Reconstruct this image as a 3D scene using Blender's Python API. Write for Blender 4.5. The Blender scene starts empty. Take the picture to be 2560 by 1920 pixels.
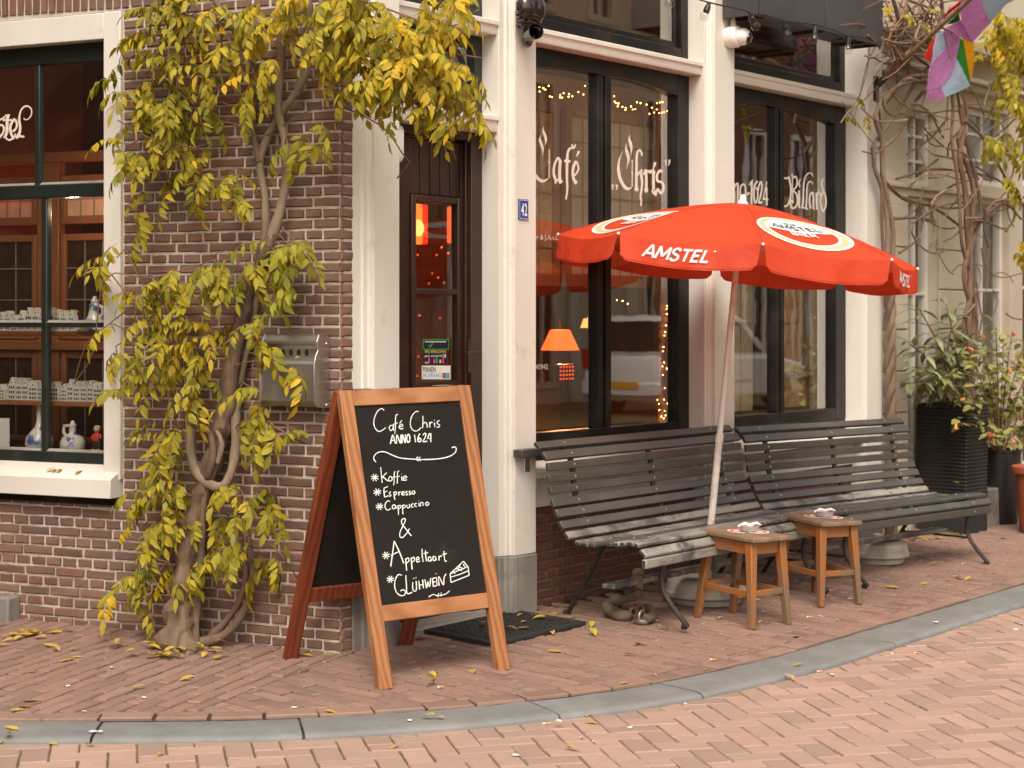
import bpy, math, random
from mathutils import Vector, Matrix, noise
rnd = random.Random(11)
sc = bpy.context.scene
COL = sc.collection
PI = math.pi
# ---------------------------------------------------------------- camera calibration
# photo pixels (2560 x 1920) give directions; distances come from the wall / ground they touch
F, HZ, CX, CZ = 4500., 795., 1280., 1.45
AR = math.atan2(4500, 3500)
U = (math.cos(AR), math.sin(AR)); V = (-math.sin(AR), math.cos(AR))
_h = math.hypot(9611, 4500)
LW = (-9611/_h*U[0]+4500/_h*U[1], -9611/_h*V[0]+4500/_h*V[1])      # direction of the side wall
LA = math.atan2(LW[1], LW[0])-PI/2
NI = (LW[1], -LW[0])
_Z = F*CZ/836; _X = (850-CX)/F*_Z
CAM = (-(_X*U[0]+_Z*U[1]), -(_X*V[0]+_Z*V[1]))

cam_d = bpy.data.cameras.new('camera'); cam = bpy.data.objects.new('camera', cam_d); COL.objects.link(cam)
cam.location = (CAM[0], CAM[1], CZ)
cam.rotation_euler = (PI/2, 0, -AR)
cam_d.sensor_width = 36; cam_d.lens = 36*F/2560
cam_d.shift_y = -(960-HZ)/2560
cam_d.clip_start = .1; cam_d.clip_end = 500
cam_d.dof.use_dof = True; cam_d.dof.focus_distance = 8.0; cam_d.dof.aperture_fstop = 4.2
sc.camera = cam
# ---------------------------------------------------------------- world, sun, exposure
SUN_EL, SUN_AZ = math.radians(52), math.radians(215)     # azimuth: direction in the ground plane the light comes from
w = bpy.data.worlds.new('World'); sc.world = w; w.use_nodes = True
nt = w.node_tree; nt.nodes.clear()
sky = nt.nodes.new('ShaderNodeTexSky'); sky.sky_type = 'NISHITA'; sky.sun_disc = False
sky.sun_elevation = SUN_EL; sky.sun_rotation = PI/2-SUN_AZ
sky.air_density = 1.0; sky.dust_density = 4.0; sky.ozone_density = 1.0
hs = nt.nodes.new('ShaderNodeHueSaturation'); hs.inputs['Saturation'].default_value = .22
mx = nt.nodes.new('ShaderNodeMix'); mx.data_type = 'RGBA'; mx.blend_type = 'MULTIPLY'; mx.inputs[0].default_value = 1
mx.inputs['B'].default_value = (1.0, .93, .85, 1)
bg = nt.nodes.new('ShaderNodeBackground'); bg.inputs['Strength'].default_value = .13
ow = nt.nodes.new('ShaderNodeOutputWorld')
nt.links.new(sky.outputs[0], hs.inputs['Color']); nt.links.new(hs.outputs[0], mx.inputs['A'])
nt.links.new(mx.outputs['Result'], bg.inputs['Color']); nt.links.new(bg.outputs[0], ow.inputs[0])
sd = bpy.data.lights.new('sun', 'SUN'); sd.energy = 1.1; sd.angle = math.radians(28); sd.color = (1, .91, .82)
sun = bpy.data.objects.new('sun', sd); COL.objects.link(sun)
_sv = Vector((math.cos(SUN_AZ)*math.cos(SUN_EL), math.sin(SUN_AZ)*math.cos(SUN_EL), math.sin(SUN_EL)))
sun.rotation_euler = _sv.to_track_quat('Z', 'Y').to_euler()
sun.location = (-4, -8, 12)
sc.view_settings.view_transform = 'Standard'; sc.view_settings.look = 'None'
sc.view_settings.gamma = 1; sc.view_settings.exposure = 0.91
try: sc.view_settings.use_curve_mapping = False
except Exception: pass
sc.render.engine = 'CYCLES'
sc.cycles.max_bounces = 8; sc.cycles.transparent_max_bounces = 24; sc.cycles.glossy_bounces = 4
sc.cycles.diffuse_bounces = 3; sc.cycles.caustics_reflective = False; sc.cycles.caustics_refractive = False
try: sc.cycles.use_denoising = True
except Exception: pass

# ---------------------------------------------------------------- pixel -> place
def ray(x, y):
    a = (x-CX)/F
    return (a*U[0]+U[1], a*V[0]+V[1], -(y-HZ)/F)
def at(x, y, z):
    r = ray(x, y); t = (z-CZ)/r[2]
    return (CAM[0]+t*r[0], CAM[1]+t*r[1])
_kp = [at(x, y, -.04) for x, y in [(0,1797),(320,1795),(640,1791),(960,1776),(1280,1750),(1612,1706),(1920,1640),(2101,1589)]]
def catmull(pts, step):
    P = [Vector(p) for p in pts]; P = [P[0]*2-P[1]]+P+[P[-1]*2-P[-2]]
    out = []
    for i in range(1, len(P)-2):
        a, b, c, d = P[i-1:i+3]; n = max(1, int((c-b).length/step))
        for k in range(n):
            t = k/n
            out.append(.5*((2*b)+(c-a)*t+(2*a-5*b+4*c-d)*t*t+(3*b-a-3*c+d)*t**3))
    out.append(P[-2]); return out
# the street-side edge of the pavement: from the side street round the corner and along the cafe
KIN = [(p[0], p[1]) for p in catmull([(-2.6,6.5),(-2.35,3.2),(-2.12,1.5),(-1.86,.72)]+_kp+[(3.2,-1.42),(5.2,-1.42),(9,-1.42),(24,-1.42)], .08)]
def dk(x, y):
    best = 9e9
    for (ax, ay), (bx, by) in zip(KIN, KIN[1:]):
        if abs(ax-x) > 2.2 and abs(bx-x) > 2.2: continue
        dx, dy = bx-ax, by-ay; l = dx*dx+dy*dy
        t = max(0, min(1, ((x-ax)*dx+(y-ay)*dy)/l)); d = math.hypot(x-ax-t*dx, y-ay-t*dy)
        if d < abs(best): best = d if dx*(y-ay)-dy*(x-ax) > 0 else -d
    return best
def gz(x, y):                      # the pavement rises gently from the kerb to the walls
    return -.04+.036*max(0, min(dk(x, y), 1.8))
def gnd(x, y):
    z = 0
    for i in range(5):
        p = at(x, y, z); z = gz(*p)
    return Vector((p[0], p[1], z))
def Rp(x, y, yp=0):                # pixel on a plane parallel to the cafe front
    r = ray(x, y); t = (yp-CAM[1])/r[1]
    return Vector((CAM[0]+t*r[0], yp, CZ+t*r[2]))
def Lp(x, y, n=0):                 # pixel on a plane parallel to the side wall (n metres behind it)
    r = ray(x, y); t = (n-(CAM[0]*NI[0]+CAM[1]*NI[1]))/(r[0]*NI[0]+r[1]*NI[1])
    return Vector((CAM[0]+t*r[0], CAM[1]+t*r[1], CZ+t*r[2]))
def Ll(x, y, n=0):                 # the same in the side wall's own frame (n, t, z)
    p = Lp(x, y, n); return Vector((n, p.x*LW[0]+p.y*LW[1], p.z))
def pix(p):
    dx, dy = p[0]-CAM[0], p[1]-CAM[1]; X = dx*U[0]+dy*V[0]; Z = dx*U[1]+dy*V[1]
    return (CX+F*X/Z, HZ-F*(p[2]-CZ)/Z, Z)
LM = Matrix.Rotation(LA, 4, 'Z')
def lw(n, t, z): return LM @ Vector((n, t, z))
D = 2560/2212.                     # overview picture -> photo pixels

# ---------------------------------------------------------------- mesh helpers
class MB:
    def __init__(s, xf=None): s.v = []; s.f = []; s.m = []; s.xf = xf; s.mi = 0
    def add(s, vs, fs):
        o = len(s.v)
        for p in vs:
            p = Vector(p); s.v.append(s.xf @ p if s.xf else p)
        for f in fs: s.f.append([i+o for i in f]); s.m.append(s.mi)
    def box(s, x0, x1, y0, y1, z0, z1):
        s.add([(x0,y0,z0),(x1,y0,z0),(x1,y1,z0),(x0,y1,z0),(x0,y0,z1),(x1,y0,z1),(x1,y1,z1),(x0,y1,z1)],
              [(3,2,1,0),(4,5,6,7),(0,1,5,4),(1,2,6,5),(2,3,7,6),(3,0,4,7)])
    def obox(s, M, sx, sy, sz):
        vs = [M @ Vector((a*sx/2, b*sy/2, c*sz/2)) for c in (-1,1) for a, b in ((-1,-1),(1,-1),(1,1),(-1,1))]
        s.add(vs, [(3,2,1,0),(4,5,6,7),(0,1,5,4),(1,2,6,5),(2,3,7,6),(3,0,4,7)])
    def beam(s, a, b, w, h, up=(0,0,1), w2=None, h2=None):
        a = Vector(a); b = Vector(b); d = (b-a).normalized(); up = Vector(up)
        x = d.cross(up)
        if x.length < 1e-4: x = d.cross(Vector((1,0,0)))
        x.normalize(); y = x.cross(d); w2 = w if w2 is None else w2; h2 = h if h2 is None else h2
        vs = [a+x*i*w/2+y*j*h/2 for i, j in ((-1,-1),(1,-1),(1,1),(-1,1))]+[b+x*i*w2/2+y*j*h2/2 for i, j in ((-1,-1),(1,-1),(1,1),(-1,1))]
        s.add(vs, [(3,2,1,0),(4,5,6,7),(0,1,5,4),(1,2,6,5),(2,3,7,6),(3,0,4,7)])
    def tube(s, pts, r, n=8, cap=True, jit=0, flat=None, lump=0):
        P = [Vector(p) for p in pts]; R = r if isinstance(r, (list, tuple)) else [r]*len(P)
        t0 = (P[1]-P[0]).normalized(); x = t0.orthogonal().normalized()
        if flat: x = (Vector(flat)-t0*Vector(flat).dot(t0)).normalized()
        vs = []
        for i, p in enumerate(P):
            t = (P[min(i+1,len(P)-1)]-P[max(i-1,0)]).normalized()
            x = (x-t*x.dot(t)); x = x.normalized() if x.length > 1e-6 else t.orthogonal().normalized()
            y = t.cross(x)
            for k in range(n):
                a = 2*PI*k/n; rr = R[i]*(1+(rnd.uniform(-jit,jit) if jit else 0)); q = x*math.cos(a)+y*math.sin(a)
                if lump: rr *= 1+lump*noise.noise((p+q*R[i])*16)+.6*lump*noise.noise((p+q*R[i])*38)
                vs.append(p+q*rr)
        fs = [(i*n+k, i*n+(k+1)%n, (i+1)*n+(k+1)%n, (i+1)*n+k) for i in range(len(P)-1) for k in range(n)]
        if cap: fs += [tuple(range(n))[::-1], tuple((len(P)-1)*n+k for k in range(n))]
        s.add(vs, fs)
    def lathe(s, prof, M=None, n=24, cap=True):
        M = M or Matrix.Identity(4)
        vs = [M @ Vector((r*math.cos(2*PI*k/n), r*math.sin(2*PI*k/n), z)) for r, z in prof for k in range(n)]
        fs = [(i*n+k, i*n+(k+1)%n, (i+1)*n+(k+1)%n, (i+1)*n+k) for i in range(len(prof)-1) for k in range(n)]
        if cap: fs += [tuple(range(n))[::-1], tuple((len(prof)-1)*n+k for k in range(n))]
        s.add(vs, fs)
    def sphere(s, c, r, n=12, m=8, sc=(1,1,1)):
        c = Vector(c)
        s.lathe([(max(1e-4, r*math.sin(PI*i/m)), -r*math.cos(PI*i/m)) for i in range(m+1)],
                Matrix.Translation(c) @ Matrix.Diagonal((sc[0],sc[1],sc[2],1)), n, False)
    def prism(s, poly, d):             # closed 3-D outline pushed along d
        k = len(poly); d = Vector(d); P = [Vector(p) for p in poly]
        s.add(P+[p+d for p in P], [tuple(range(k)), tuple(range(2*k-1, k-1, -1))]+[(i, i+k, (i+1)%k+k, (i+1)%k) for i in range(k)])
    def face(s, pts): s.add(pts, [tuple(range(len(pts)))])
    def mesh(s, name):
        me = bpy.data.meshes.new(name); me.from_pydata([tuple(p) for p in s.v], [], s.f); me.update()
        return me
    def build(s, name, mat, parent=None, smooth=True, bevel=0, ang=40, recalc=False):
        me = s.mesh(name)
        for mt in (mat if isinstance(mat, (list, tuple)) else [mat]): me.materials.append(M[mt] if isinstance(mt, str) else mt)
        if isinstance(mat, (list, tuple)): me.polygons.foreach_set('material_index', s.m)
        if recalc:
            import bmesh
            b = bmesh.new(); b.from_mesh(me); bmesh.ops.recalc_face_normals(b, faces=b.faces); b.to_mesh(me); b.free()
        if smooth:
            me.polygons.foreach_set('use_smooth', [True]*len(me.polygons)); me.set_sharp_from_angle(angle=math.radians(ang))
        o = bpy.data.objects.new(name, me); COL.objects.link(o)
        if bevel:
            b = o.modifiers.new('bevel', 'BEVEL'); b.width = bevel; b.segments = 2; b.limit_method = 'ANGLE'; b.angle_limit = math.radians(50)
        if parent is not None: put(o, parent)
        return o
LOC = {}
def put(o, parent):
    o.parent = parent
    L0 = LOC.get(parent.name)
    if L0 is not None: o.matrix_parent_inverse = L0.inverted()
def tag(o, label=None, cat=None, group=None, kind=None):
    if label: o['label'] = label
    if cat: o['category'] = cat
    if group: o['group'] = group
    if kind: o['kind'] = kind
    return o
def thing(name, label, cat, loc=(0,0,0), group=None, rz=0, world=True):
    """an Empty at the thing's base; with world=True its parts are given in world coordinates"""
    o = bpy.data.objects.new(name, None); COL.objects.link(o); o.empty_display_size = .1
    o.location = loc; o.rotation_euler = (0, 0, rz); tag(o, label, cat, group)
    if world: LOC[o.name] = Matrix.Translation(Vector(loc)) @ Matrix.Rotation(rz, 4, 'Z')
    return o
def group_part(name, parent):          # an Empty that is a part with sub-parts
    o = bpy.data.objects.new(name, None); COL.objects.link(o); o.empty_display_size = .05
    put(o, parent); LOC[o.name] = None
    return o
def struct(o): o['kind'] = 'structure'; return o
def copy_tree(o, parent=None):
    c = o.copy(); COL.objects.link(c); c.parent = parent
    for ch in list(o.children): copy_tree(ch, c)
    return c
_tc = {}
def text_geo(s, bold=0.0, res=3):
    """flat outline of a line of text: verts in units of the letter height, faces"""
    if (s, bold) in _tc: return _tc[(s, bold)]
    cu = bpy.data.curves.new('t', 'FONT'); cu.body = s; cu.size = 1; cu.offset = bold; cu.space_character = 1+bold*9; cu.resolution_u = res; cu.fill_mode = 'FRONT'
    ob = bpy.data.objects.new('t', cu); COL.objects.link(ob)
    me = bpy.data.meshes.new_from_object(ob)
    vs = [tuple(v.co) for v in me.vertices]; fs = [tuple(p.vertices) for p in me.polygons]
    bpy.data.objects.remove(ob); bpy.data.curves.remove(cu); bpy.data.meshes.remove(me)
    x0 = min(v[0] for v in vs); x1 = max(v[0] for v in vs); y0 = min(v[1] for v in vs); y1 = max(v[1] for v in vs)
    vs = [((v[0]-x0)/(x1-x0), (v[1]-y0)/(y1-y0)) for v in vs]
    _tc[(s, bold)] = (vs, fs); return vs, fs
def put_text(mb, s, fn, bold=0.0):
    vs, fs = text_geo(s, bold); mb.add([fn(a, b) for a, b in vs], fs)
def smooth2(pts, sub=5):
    P = [Vector((p[0], p[1], 0)) for p in pts]
    if len(P) < 3: return P
    P = [P[0]*2-P[1]]+P+[P[-1]*2-P[-2]]; out = []
    for i in range(1, len(P)-2):
        a, b, c, d = P[i-1:i+3]
        for k in range(sub):
            t = k/sub; out.append(.5*((2*b)+(c-a)*t+(2*a-5*b+4*c-d)*t*t+(3*b-a-3*c+d)*t**3))
    out.append(P[-2]); return out
GLY = {'A': [[(0,0),(.46,1)],[(.46,1),(.54,1)],[(.54,1),(1,0)],[(.20,.32),(.80,.32)]], 'M': [[(.03,0),(.10,1)],[(.10,1),(.50,.22)],[(.50,.22),(.90,1)],[(.90,1),(.97,0)]], 'T': [[(0,.93),(1,.93)],[(.5,.93),(.5,0)]],
 'E': [[(.12,0),(.12,1)],[(.12,.93),(.92,.93)],[(.12,.52),(.80,.52)],[(.12,.07),(.94,.07)]], 'L': [[(.12,1),(.12,0)],[(.12,.07),(.94,.07)]], 'I': [[(.5,0),(.5,1)]],
 'S': [[(.90,.80),(.72,.95),(.40,.97),(.14,.84),(.14,.66),(.34,.55),(.68,.46),(.88,.33),(.86,.14),(.62,.03),(.30,.03),(.06,.18)]],
 'B': [[(.12,0),(.12,1)],[(.12,.93),(.62,.93),(.84,.82),(.84,.64),(.62,.52),(.12,.52)],[(.62,.52),(.92,.40),(.92,.16),(.66,.06),(.12,.07)]], 'R': [[(.12,0),(.12,1)],[(.12,.93),(.66,.93),(.88,.80),(.88,.62),(.64,.48),(.12,.48)],[(.5,.48),(.94,0)]]}
GW = {'A': 1.0, 'M': 1.15, 'S': .78, 'T': .84, 'E': .76, 'L': .74, 'I': .34, 'B': .84, 'R': .88}
def caps(mb, s, fn, wt=.17, gap=.14, asp=1.0):
    """capital letters as strokes; fn(a, b, lift) with a, b in 0..1 over the whole word"""
    tot = sum(GW[c] for c in s)+gap*(len(s)-1); x = 0
    for ch in s:
        w_ = GW[ch]
        for st in GLY[ch]:
            ribbon(mb, [(x+p[0]*w_, p[1]*asp) for p in st], wt*(1 if ch not in 'AM' or abs(st[0][0]-st[-1][0]) > .2 or True else .8), lambda a, b, l: fn(a/tot, b/asp, l), curve=len(st) > 4)
        x += w_+gap
_rk = [0]
def ribbon(mb, pts, w, fn, nib=None, curve=True, taper=0, wob=0):
    """a painted stroke: 2-D pixel path -> thin strip on a surface; fn(x, y, lift) gives the place"""
    P = smooth2(pts) if curve else [Vector((p[0], p[1], 0)) for p in pts]
    n = len(P); vs = []; _rk[0] = (_rk[0]+1) % 40; l0 = _rk[0]*4e-5
    for i, p in enumerate(P):
        t = P[min(i+1,n-1)]-P[max(i-1,0)]; t.z = 0
        t = t.normalized() if t.length > 1e-6 else Vector((1,0,0))
        nn = Vector((-t.y, t.x, 0))
        ww = w if not isinstance(w, (list, tuple)) else w[0]+(w[1]-w[0])*i/max(1,n-1)
        if taper: ww *= max(.15, min(1, min(i, n-1-i)/(n*taper)))
        if wob: ww *= 1+rnd.uniform(-wob, wob)
        q = nn*ww/2
        if nib is not None:
            q = Vector((math.cos(nib), math.sin(nib), 0))*ww/2*(1 if nn.x*math.cos(nib)+nn.y*math.sin(nib) >= 0 else -1)
            q = q*.86+nn*ww*.09
        lift = l0+i*2e-6
        vs += [fn(p.x+q.x, p.y+q.y, lift), fn(p.x-q.x, p.y-q.y, lift)]
    mb.add(vs, [(2*i, 2*i+1, 2*i+3, 2*i+2) for i in range(n-1)])
# ---------------------------------------------------------------- materials
M = {}
def S(r, g, b):
    f = lambda c: c/12.92 if c <= .04045 else ((c+.055)/1.055)**2.4
    return (f(r/255), f(g/255), f(b/255), 1)
class NT:
    def __init__(s, name):
        m = bpy.data.materials.new(name); m.use_nodes = True; s.m = m; s.t = m.node_tree; s.t.nodes.clear(); M[name] = m
        s.out = s.n('ShaderNodeOutputMaterial'); s.tc = s.n('ShaderNodeTexCoord')
    def n(s, typ, **kw):
        x = s.t.nodes.new(typ)
        for k, v in kw.items(): setattr(x, k, v)
        return x
    def l(s, a, b): s.t.links.new(a, b)
    def noise(s, scale, detail=4, rough=.55, stretch=None, coord='Object'):
        x = s.n('ShaderNodeTexNoise'); x.inputs['Scale'].default_value = scale; x.inputs['Detail'].default_value = detail; x.inputs['Roughness'].default_value = rough
        if stretch:
            mp = s.n('ShaderNodeMapping'); mp.inputs['Scale'].default_value = stretch; s.l(s.tc.outputs[coord], mp.inputs[0]); s.l(mp.outputs[0], x.inputs['Vector'])
        else: s.l(s.tc.outputs[coord], x.inputs['Vector'])
        return x.outputs['Fac']
    def ramp(s, fac, stops, interp='LINEAR'):
        r = s.n('ShaderNodeValToRGB'); r.color_ramp.interpolation = interp; e = r.color_ramp.elements
        while len(e) > 1: e.remove(e[-1])
        e[0].position = stops[0][0]; e[0].color = stops[0][1]
        for p, c in stops[1:]:
            q = e.new(p); q.color = c
        s.l(fac, r.inputs[0]); return r.outputs[0]
    def mix(s, fac, a, b, mode='MIX'):
        x = s.n('ShaderNodeMix'); x.data_type = 'RGBA'; x.blend_type = mode
        for k, q in ((0, fac), ('A', a), ('B', b)):
            if hasattr(q, 'is_linked'): s.l(q, x.inputs[k])
            else: x.inputs[k].default_value = q
        return x.outputs['Result']
    def math(s, op, a, b=0.):
        x = s.n('ShaderNodeMath', operation=op)
        for i, q in enumerate((a, b)):
            if hasattr(q, 'is_linked'): s.l(q, x.inputs[i])
            else: x.inputs[i].default_value = q
        return x.outputs[0]
    def rand(s):                       # differs by object and by loose piece of a joined mesh
        oi = s.n('ShaderNodeObjectInfo'); ge = s.n('ShaderNodeNewGeometry')
        return s.math('FRACT', s.math('ADD', oi.outputs['Random'], ge.outputs['Random Per Island']))
    def bump(s, h, strength=.3, dist=.01):
        b = s.n('ShaderNodeBump'); b.inputs['Strength'].default_value = strength; b.inputs['Distance'].default_value = dist
        s.l(h, b.inputs['Height']); return b.outputs[0]
    def pr(s, col, rough=.6, metal=0, spec=.5, normal=None, **kw):
        p = s.n('ShaderNodeBsdfPrincipled')
        for k, q in (('Base Color', col), ('Roughness', rough), ('Metallic', metal), ('Specular IOR Level', spec)):
            if hasattr(q, 'is_linked'): s.l(q, p.inputs[k])
            else: p.inputs[k].default_value = q
        for k, q in kw.items(): p.inputs[k.replace('_', ' ')].default_value = q
        if normal is not None: s.l(normal, p.inputs['Normal'])
        s.l(p.outputs[0], s.out.inputs[0]); return p
def c4(c): return (c[0], c[1], c[2], 1)
def mul(c, k): return (c[0]*k, c[1]*k, c[2]*k, 1)

def plain(name, col, rough=.6, var=.12, scale=8, bump=.15, bscale=60, metal=0, spec=.5, dirt=None, dscale=3, stretch=None, bdist=.004, **kw):
    t = NT(name); col = c4(col)
    f = t.noise(scale, 5, .6, stretch)
    c = t.ramp(f, [(.25, mul(col, 1-var)), (.5, col), (.78, mul(col, 1+var))])
    if dirt is not None:
        d = t.ramp(t.noise(dscale, 7, .68), [(.5, (0,0,0,1)), (.68, (1,1,1,1))])
        c = t.mix(t.math('MULTIPLY', d, .75), c, c4(dirt))
    nb = t.noise(bscale, 4, .6, stretch)
    t.pr(c, t.math('ADD', t.math('MULTIPLY', f, .2), rough-.1), metal, spec, t.bump(nb, bump, bdist), **kw)
    return t

# ---- masonry
def brickmat(name, cols, soot=.5, grime=(.09,.065,.055,1), bump=.55):
    t = NT(name); r = t.rand()
    c = t.ramp(r, [(i/(len(cols)-1), c4(q)) for i, q in enumerate(cols)])
    n1 = t.noise(45, 6, .65); n2 = t.noise(9, 5, .6); n3 = t.noise(1.2, 5, .6)
    c = t.mix(t.ramp(n1, [(.35, (0,0,0,1)), (.75, (.55,.55,.55,1))]), c, (.62,.40,.28,1), 'OVERLAY')
    c = t.mix(t.math('MULTIPLY', t.ramp(n2, [(.45, (0,0,0,1)), (.75, (1,1,1,1))]), soot), c, grime)
    c = t.mix(t.math('MULTIPLY', t.ramp(n3, [(.4, (0,0,0,1)), (.66, (1,1,1,1))]), .42), c, (.165,.125,.105,1))
    h = t.math('ADD', t.math('MULTIPLY', n1, .6), n2)
    t.pr(c, .88, 0, .25, t.bump(h, bump, .006)); return t
brickmat('brick', [(.13,.082,.063),(.228,.124,.087),(.265,.15,.105),(.172,.102,.079),(.31,.185,.132),(.142,.093,.076),(.245,.132,.091),(.20,.122,.096),(.17,.088,.066)], .42)
brickmat('brick_low', [(.135,.058,.042),(.19,.075,.05),(.16,.065,.048),(.21,.085,.055)], .5)
plain('mortar', (.60,.52,.435), .95, .18, 14, .5, 120, dirt=(.22,.17,.13), dscale=2.2)
plain('mortar_brown', (.27,.17,.12), .95, .2, 14, .5, 120, dirt=(.13,.08,.06), dscale=3)
def pavermat(name, cols, dark, lite):
    t = NT(name); r = t.rand()
    c = t.ramp(r, [(i/(len(cols)-1), c4(q)) for i, q in enumerate(cols)])
    n1 = t.noise(70, 5, .65); n2 = t.noise(6, 6, .62); n3 = t.noise(1.1, 5, .6)
    c = t.mix(t.math('MULTIPLY', t.ramp(n2, [(.42, (0,0,0,1)), (.72, (1,1,1,1))]), .4), c, dark)
    c = t.mix(t.math('MULTIPLY', t.ramp(n3, [(.42, (0,0,0,1)), (.66, (1,1,1,1))]), .35), c, lite)
    c = t.mix(t.ramp(n1, [(.3, (.3,.3,.3,1)), (.5, (.5,.5,.5,1)), (.75, (.62,.62,.62,1))]), c, c, 'OVERLAY')
    t.pr(c, t.math('ADD', t.math('MULTIPLY', n2, .25), .58), 0, .35, t.bump(t.math('ADD', t.math('MULTIPLY', n1, .5), n2), .3, .004)); return t
pavermat('paver', [(.255,.178,.147),(.345,.238,.192),(.30,.213,.176),(.375,.262,.213),(.275,.195,.162),(.36,.238,.187),(.32,.215,.170)], (.20,.142,.115,1), (.41,.305,.25,1))
pavermat('road_paver', [(.36,.27,.222),(.435,.322,.264),(.40,.304,.256),(.465,.346,.286),(.345,.258,.213),(.45,.328,.266)], (.30,.222,.182,1), (.49,.382,.32,1))
t = NT('joint'); n = t.noise(9, 6, .65); n2 = t.noise(2.0, 5, .6)
c = t.ramp(n, [(.3, (.022,.016,.013,1)), (.6, (.055,.04,.03,1)), (.8, (.11,.08,.06,1))])
c = t.mix(t.ramp(n2, [(.5, (0,0,0,1)), (.62, (1,1,1,1))]), c, (.12,.10,.02,1)); t.pr(c, .95, 0, .2, t.bump(n, .5, .004))
t = NT('joint_mossy'); n = t.noise(9, 6, .65); n2 = t.noise(1.6, 5, .6)
c = t.ramp(n, [(.3, (.075,.052,.038,1)), (.6, (.15,.11,.08,1)), (.8, (.27,.20,.15,1))])
c = t.mix(t.ramp(n2, [(.44, (0,0,0,1)), (.56, (1,1,1,1))]), c, (.16,.125,.018,1)); t.pr(c, .95, 0, .2, t.bump(n, .5, .004))
t = NT('kerb'); n = t.noise(5, 6, .65); n1 = t.noise(150, 4, .6); n3 = t.noise(1.3, 4)
c = t.ramp(n, [(.25, (.14,.145,.14,1)), (.5, (.195,.20,.193,1)), (.8, (.275,.272,.258,1))])
c = t.mix(t.ramp(n1, [(.62, (0,0,0,1)), (.74, (.5,.5,.5,1))]), c, (.36,.34,.31,1))
c = t.mix(t.math('MULTIPLY', t.ramp(n3, [(.45, (0,0,0,1)), (.7, (1,1,1,1))]), .5), c, (.20,.18,.155,1))
t.pr(c, .62, 0, .4, t.bump(t.math('ADD', n1, n), .25, .004))
plain('stone', (.25,.225,.195), .85, .3, 5, .5, 70, dirt=(.11,.09,.07), dscale=4, stretch=(1,1,.35))
plain('render_cream', (.56,.485,.38), .8, .07, 3, .2, 90, dirt=(.45,.38,.29), dscale=1.3)
# ---- paint
t = NT('white_paint'); n = t.noise(2.2, 5, .6, (1,1,.25)); n1 = t.noise(55, 4, .6, (1,1,.12)); n2 = t.noise(7, 7, .7)
c = t.ramp(n, [(.3, (.70,.645,.565,1)), (.55, (.76,.71,.635,1)), (.8, (.79,.745,.675,1))])
c = t.mix(t.math('MULTIPLY', t.ramp(n2, [(.58, (0,0,0,1)), (.70, (1,1,1,1))]), .40), c, (.50,.43,.35,1))
n4 = t.noise(26, 6, .7); c = t.mix(t.ramp(n4, [(.70, (0,0,0,1)), (.73, (1,1,1,1))]), c, (.36,.30,.24,1))
t.pr(c, .42, 0, .45, t.bump(n1, .12, .003))
t = NT('dark_green'); n = t.noise(6, 6, .65, (1,1,.5)); n1 = t.noise(60, 5, .6, (1,1,.2))
c = t.ramp(n, [(.3, (.010,.014,.011,1)), (.6, (.020,.026,.020,1)), (.85, (.05,.053,.042,1))])
t.pr(c, t.math('ADD', t.math('MULTIPLY', n1, .3), .22), 0, .5, t.bump(n1, .25, .003))
plain('dark_frame', (.012,.0105,.009), .36, .5, 5, .3, 60, spec=.28, dirt=(.034,.028,.022), dscale=5)
plain('dark_wood', (.026,.0095,.0055), .42, .45, 5, .35, 40, stretch=(1,1,.12), dirt=(.06,.02,.009), dscale=4)
plain('warm_wood', (.30,.115,.045), .45, .3, 5, .25, 45, stretch=(1,1,.12))
plain('bench_paint', (.068,.064,.054), .40, .35, 4, .25, 50, spec=.5, dirt=(.10,.095,.085), dscale=6, stretch=(.25,1,1))
t = NT('bench_worn'); n = t.noise(7, 7, .7, (.35,1.4,1.4)); n1 = t.noise(40, 5, .6, (.1,1,1)); n2 = t.noise(2.3, 5, .7)
c = t.ramp(n, [(.33, (.06,.058,.05,1)), (.43, (.15,.145,.13,1)), (.54, (.28,.265,.235,1)), (.70, (.36,.32,.265,1))])
c = t.mix(t.ramp(n2, [(.52, (0,0,0,1)), (.60, (1,1,1,1))]), c, (.07,.068,.058,1)); t.pr(c, .42, 0, .5, t.bump(n1, .3, .003))
plain('bench_end', (.022,.042,.034), .5, .4, 20, .3, 60, dirt=(.2,.13,.08), dscale=12)
plain('iron', (.05,.042,.036), .45, .4, 20, .35, 90, metal=.5, dirt=(.14,.07,.04), dscale=9)
plain('rust', (.25,.11,.06), .8, .4, 30, .5, 120)
plain('steel', (.60,.57,.53), .40, .10, 3, .06, 160, metal=1, stretch=(1,1,.06), dirt=(.36,.34,.31), dscale=3)
plain('bolt', (.62,.60,.56), .35, .1, 10, 0, metal=.9)
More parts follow.
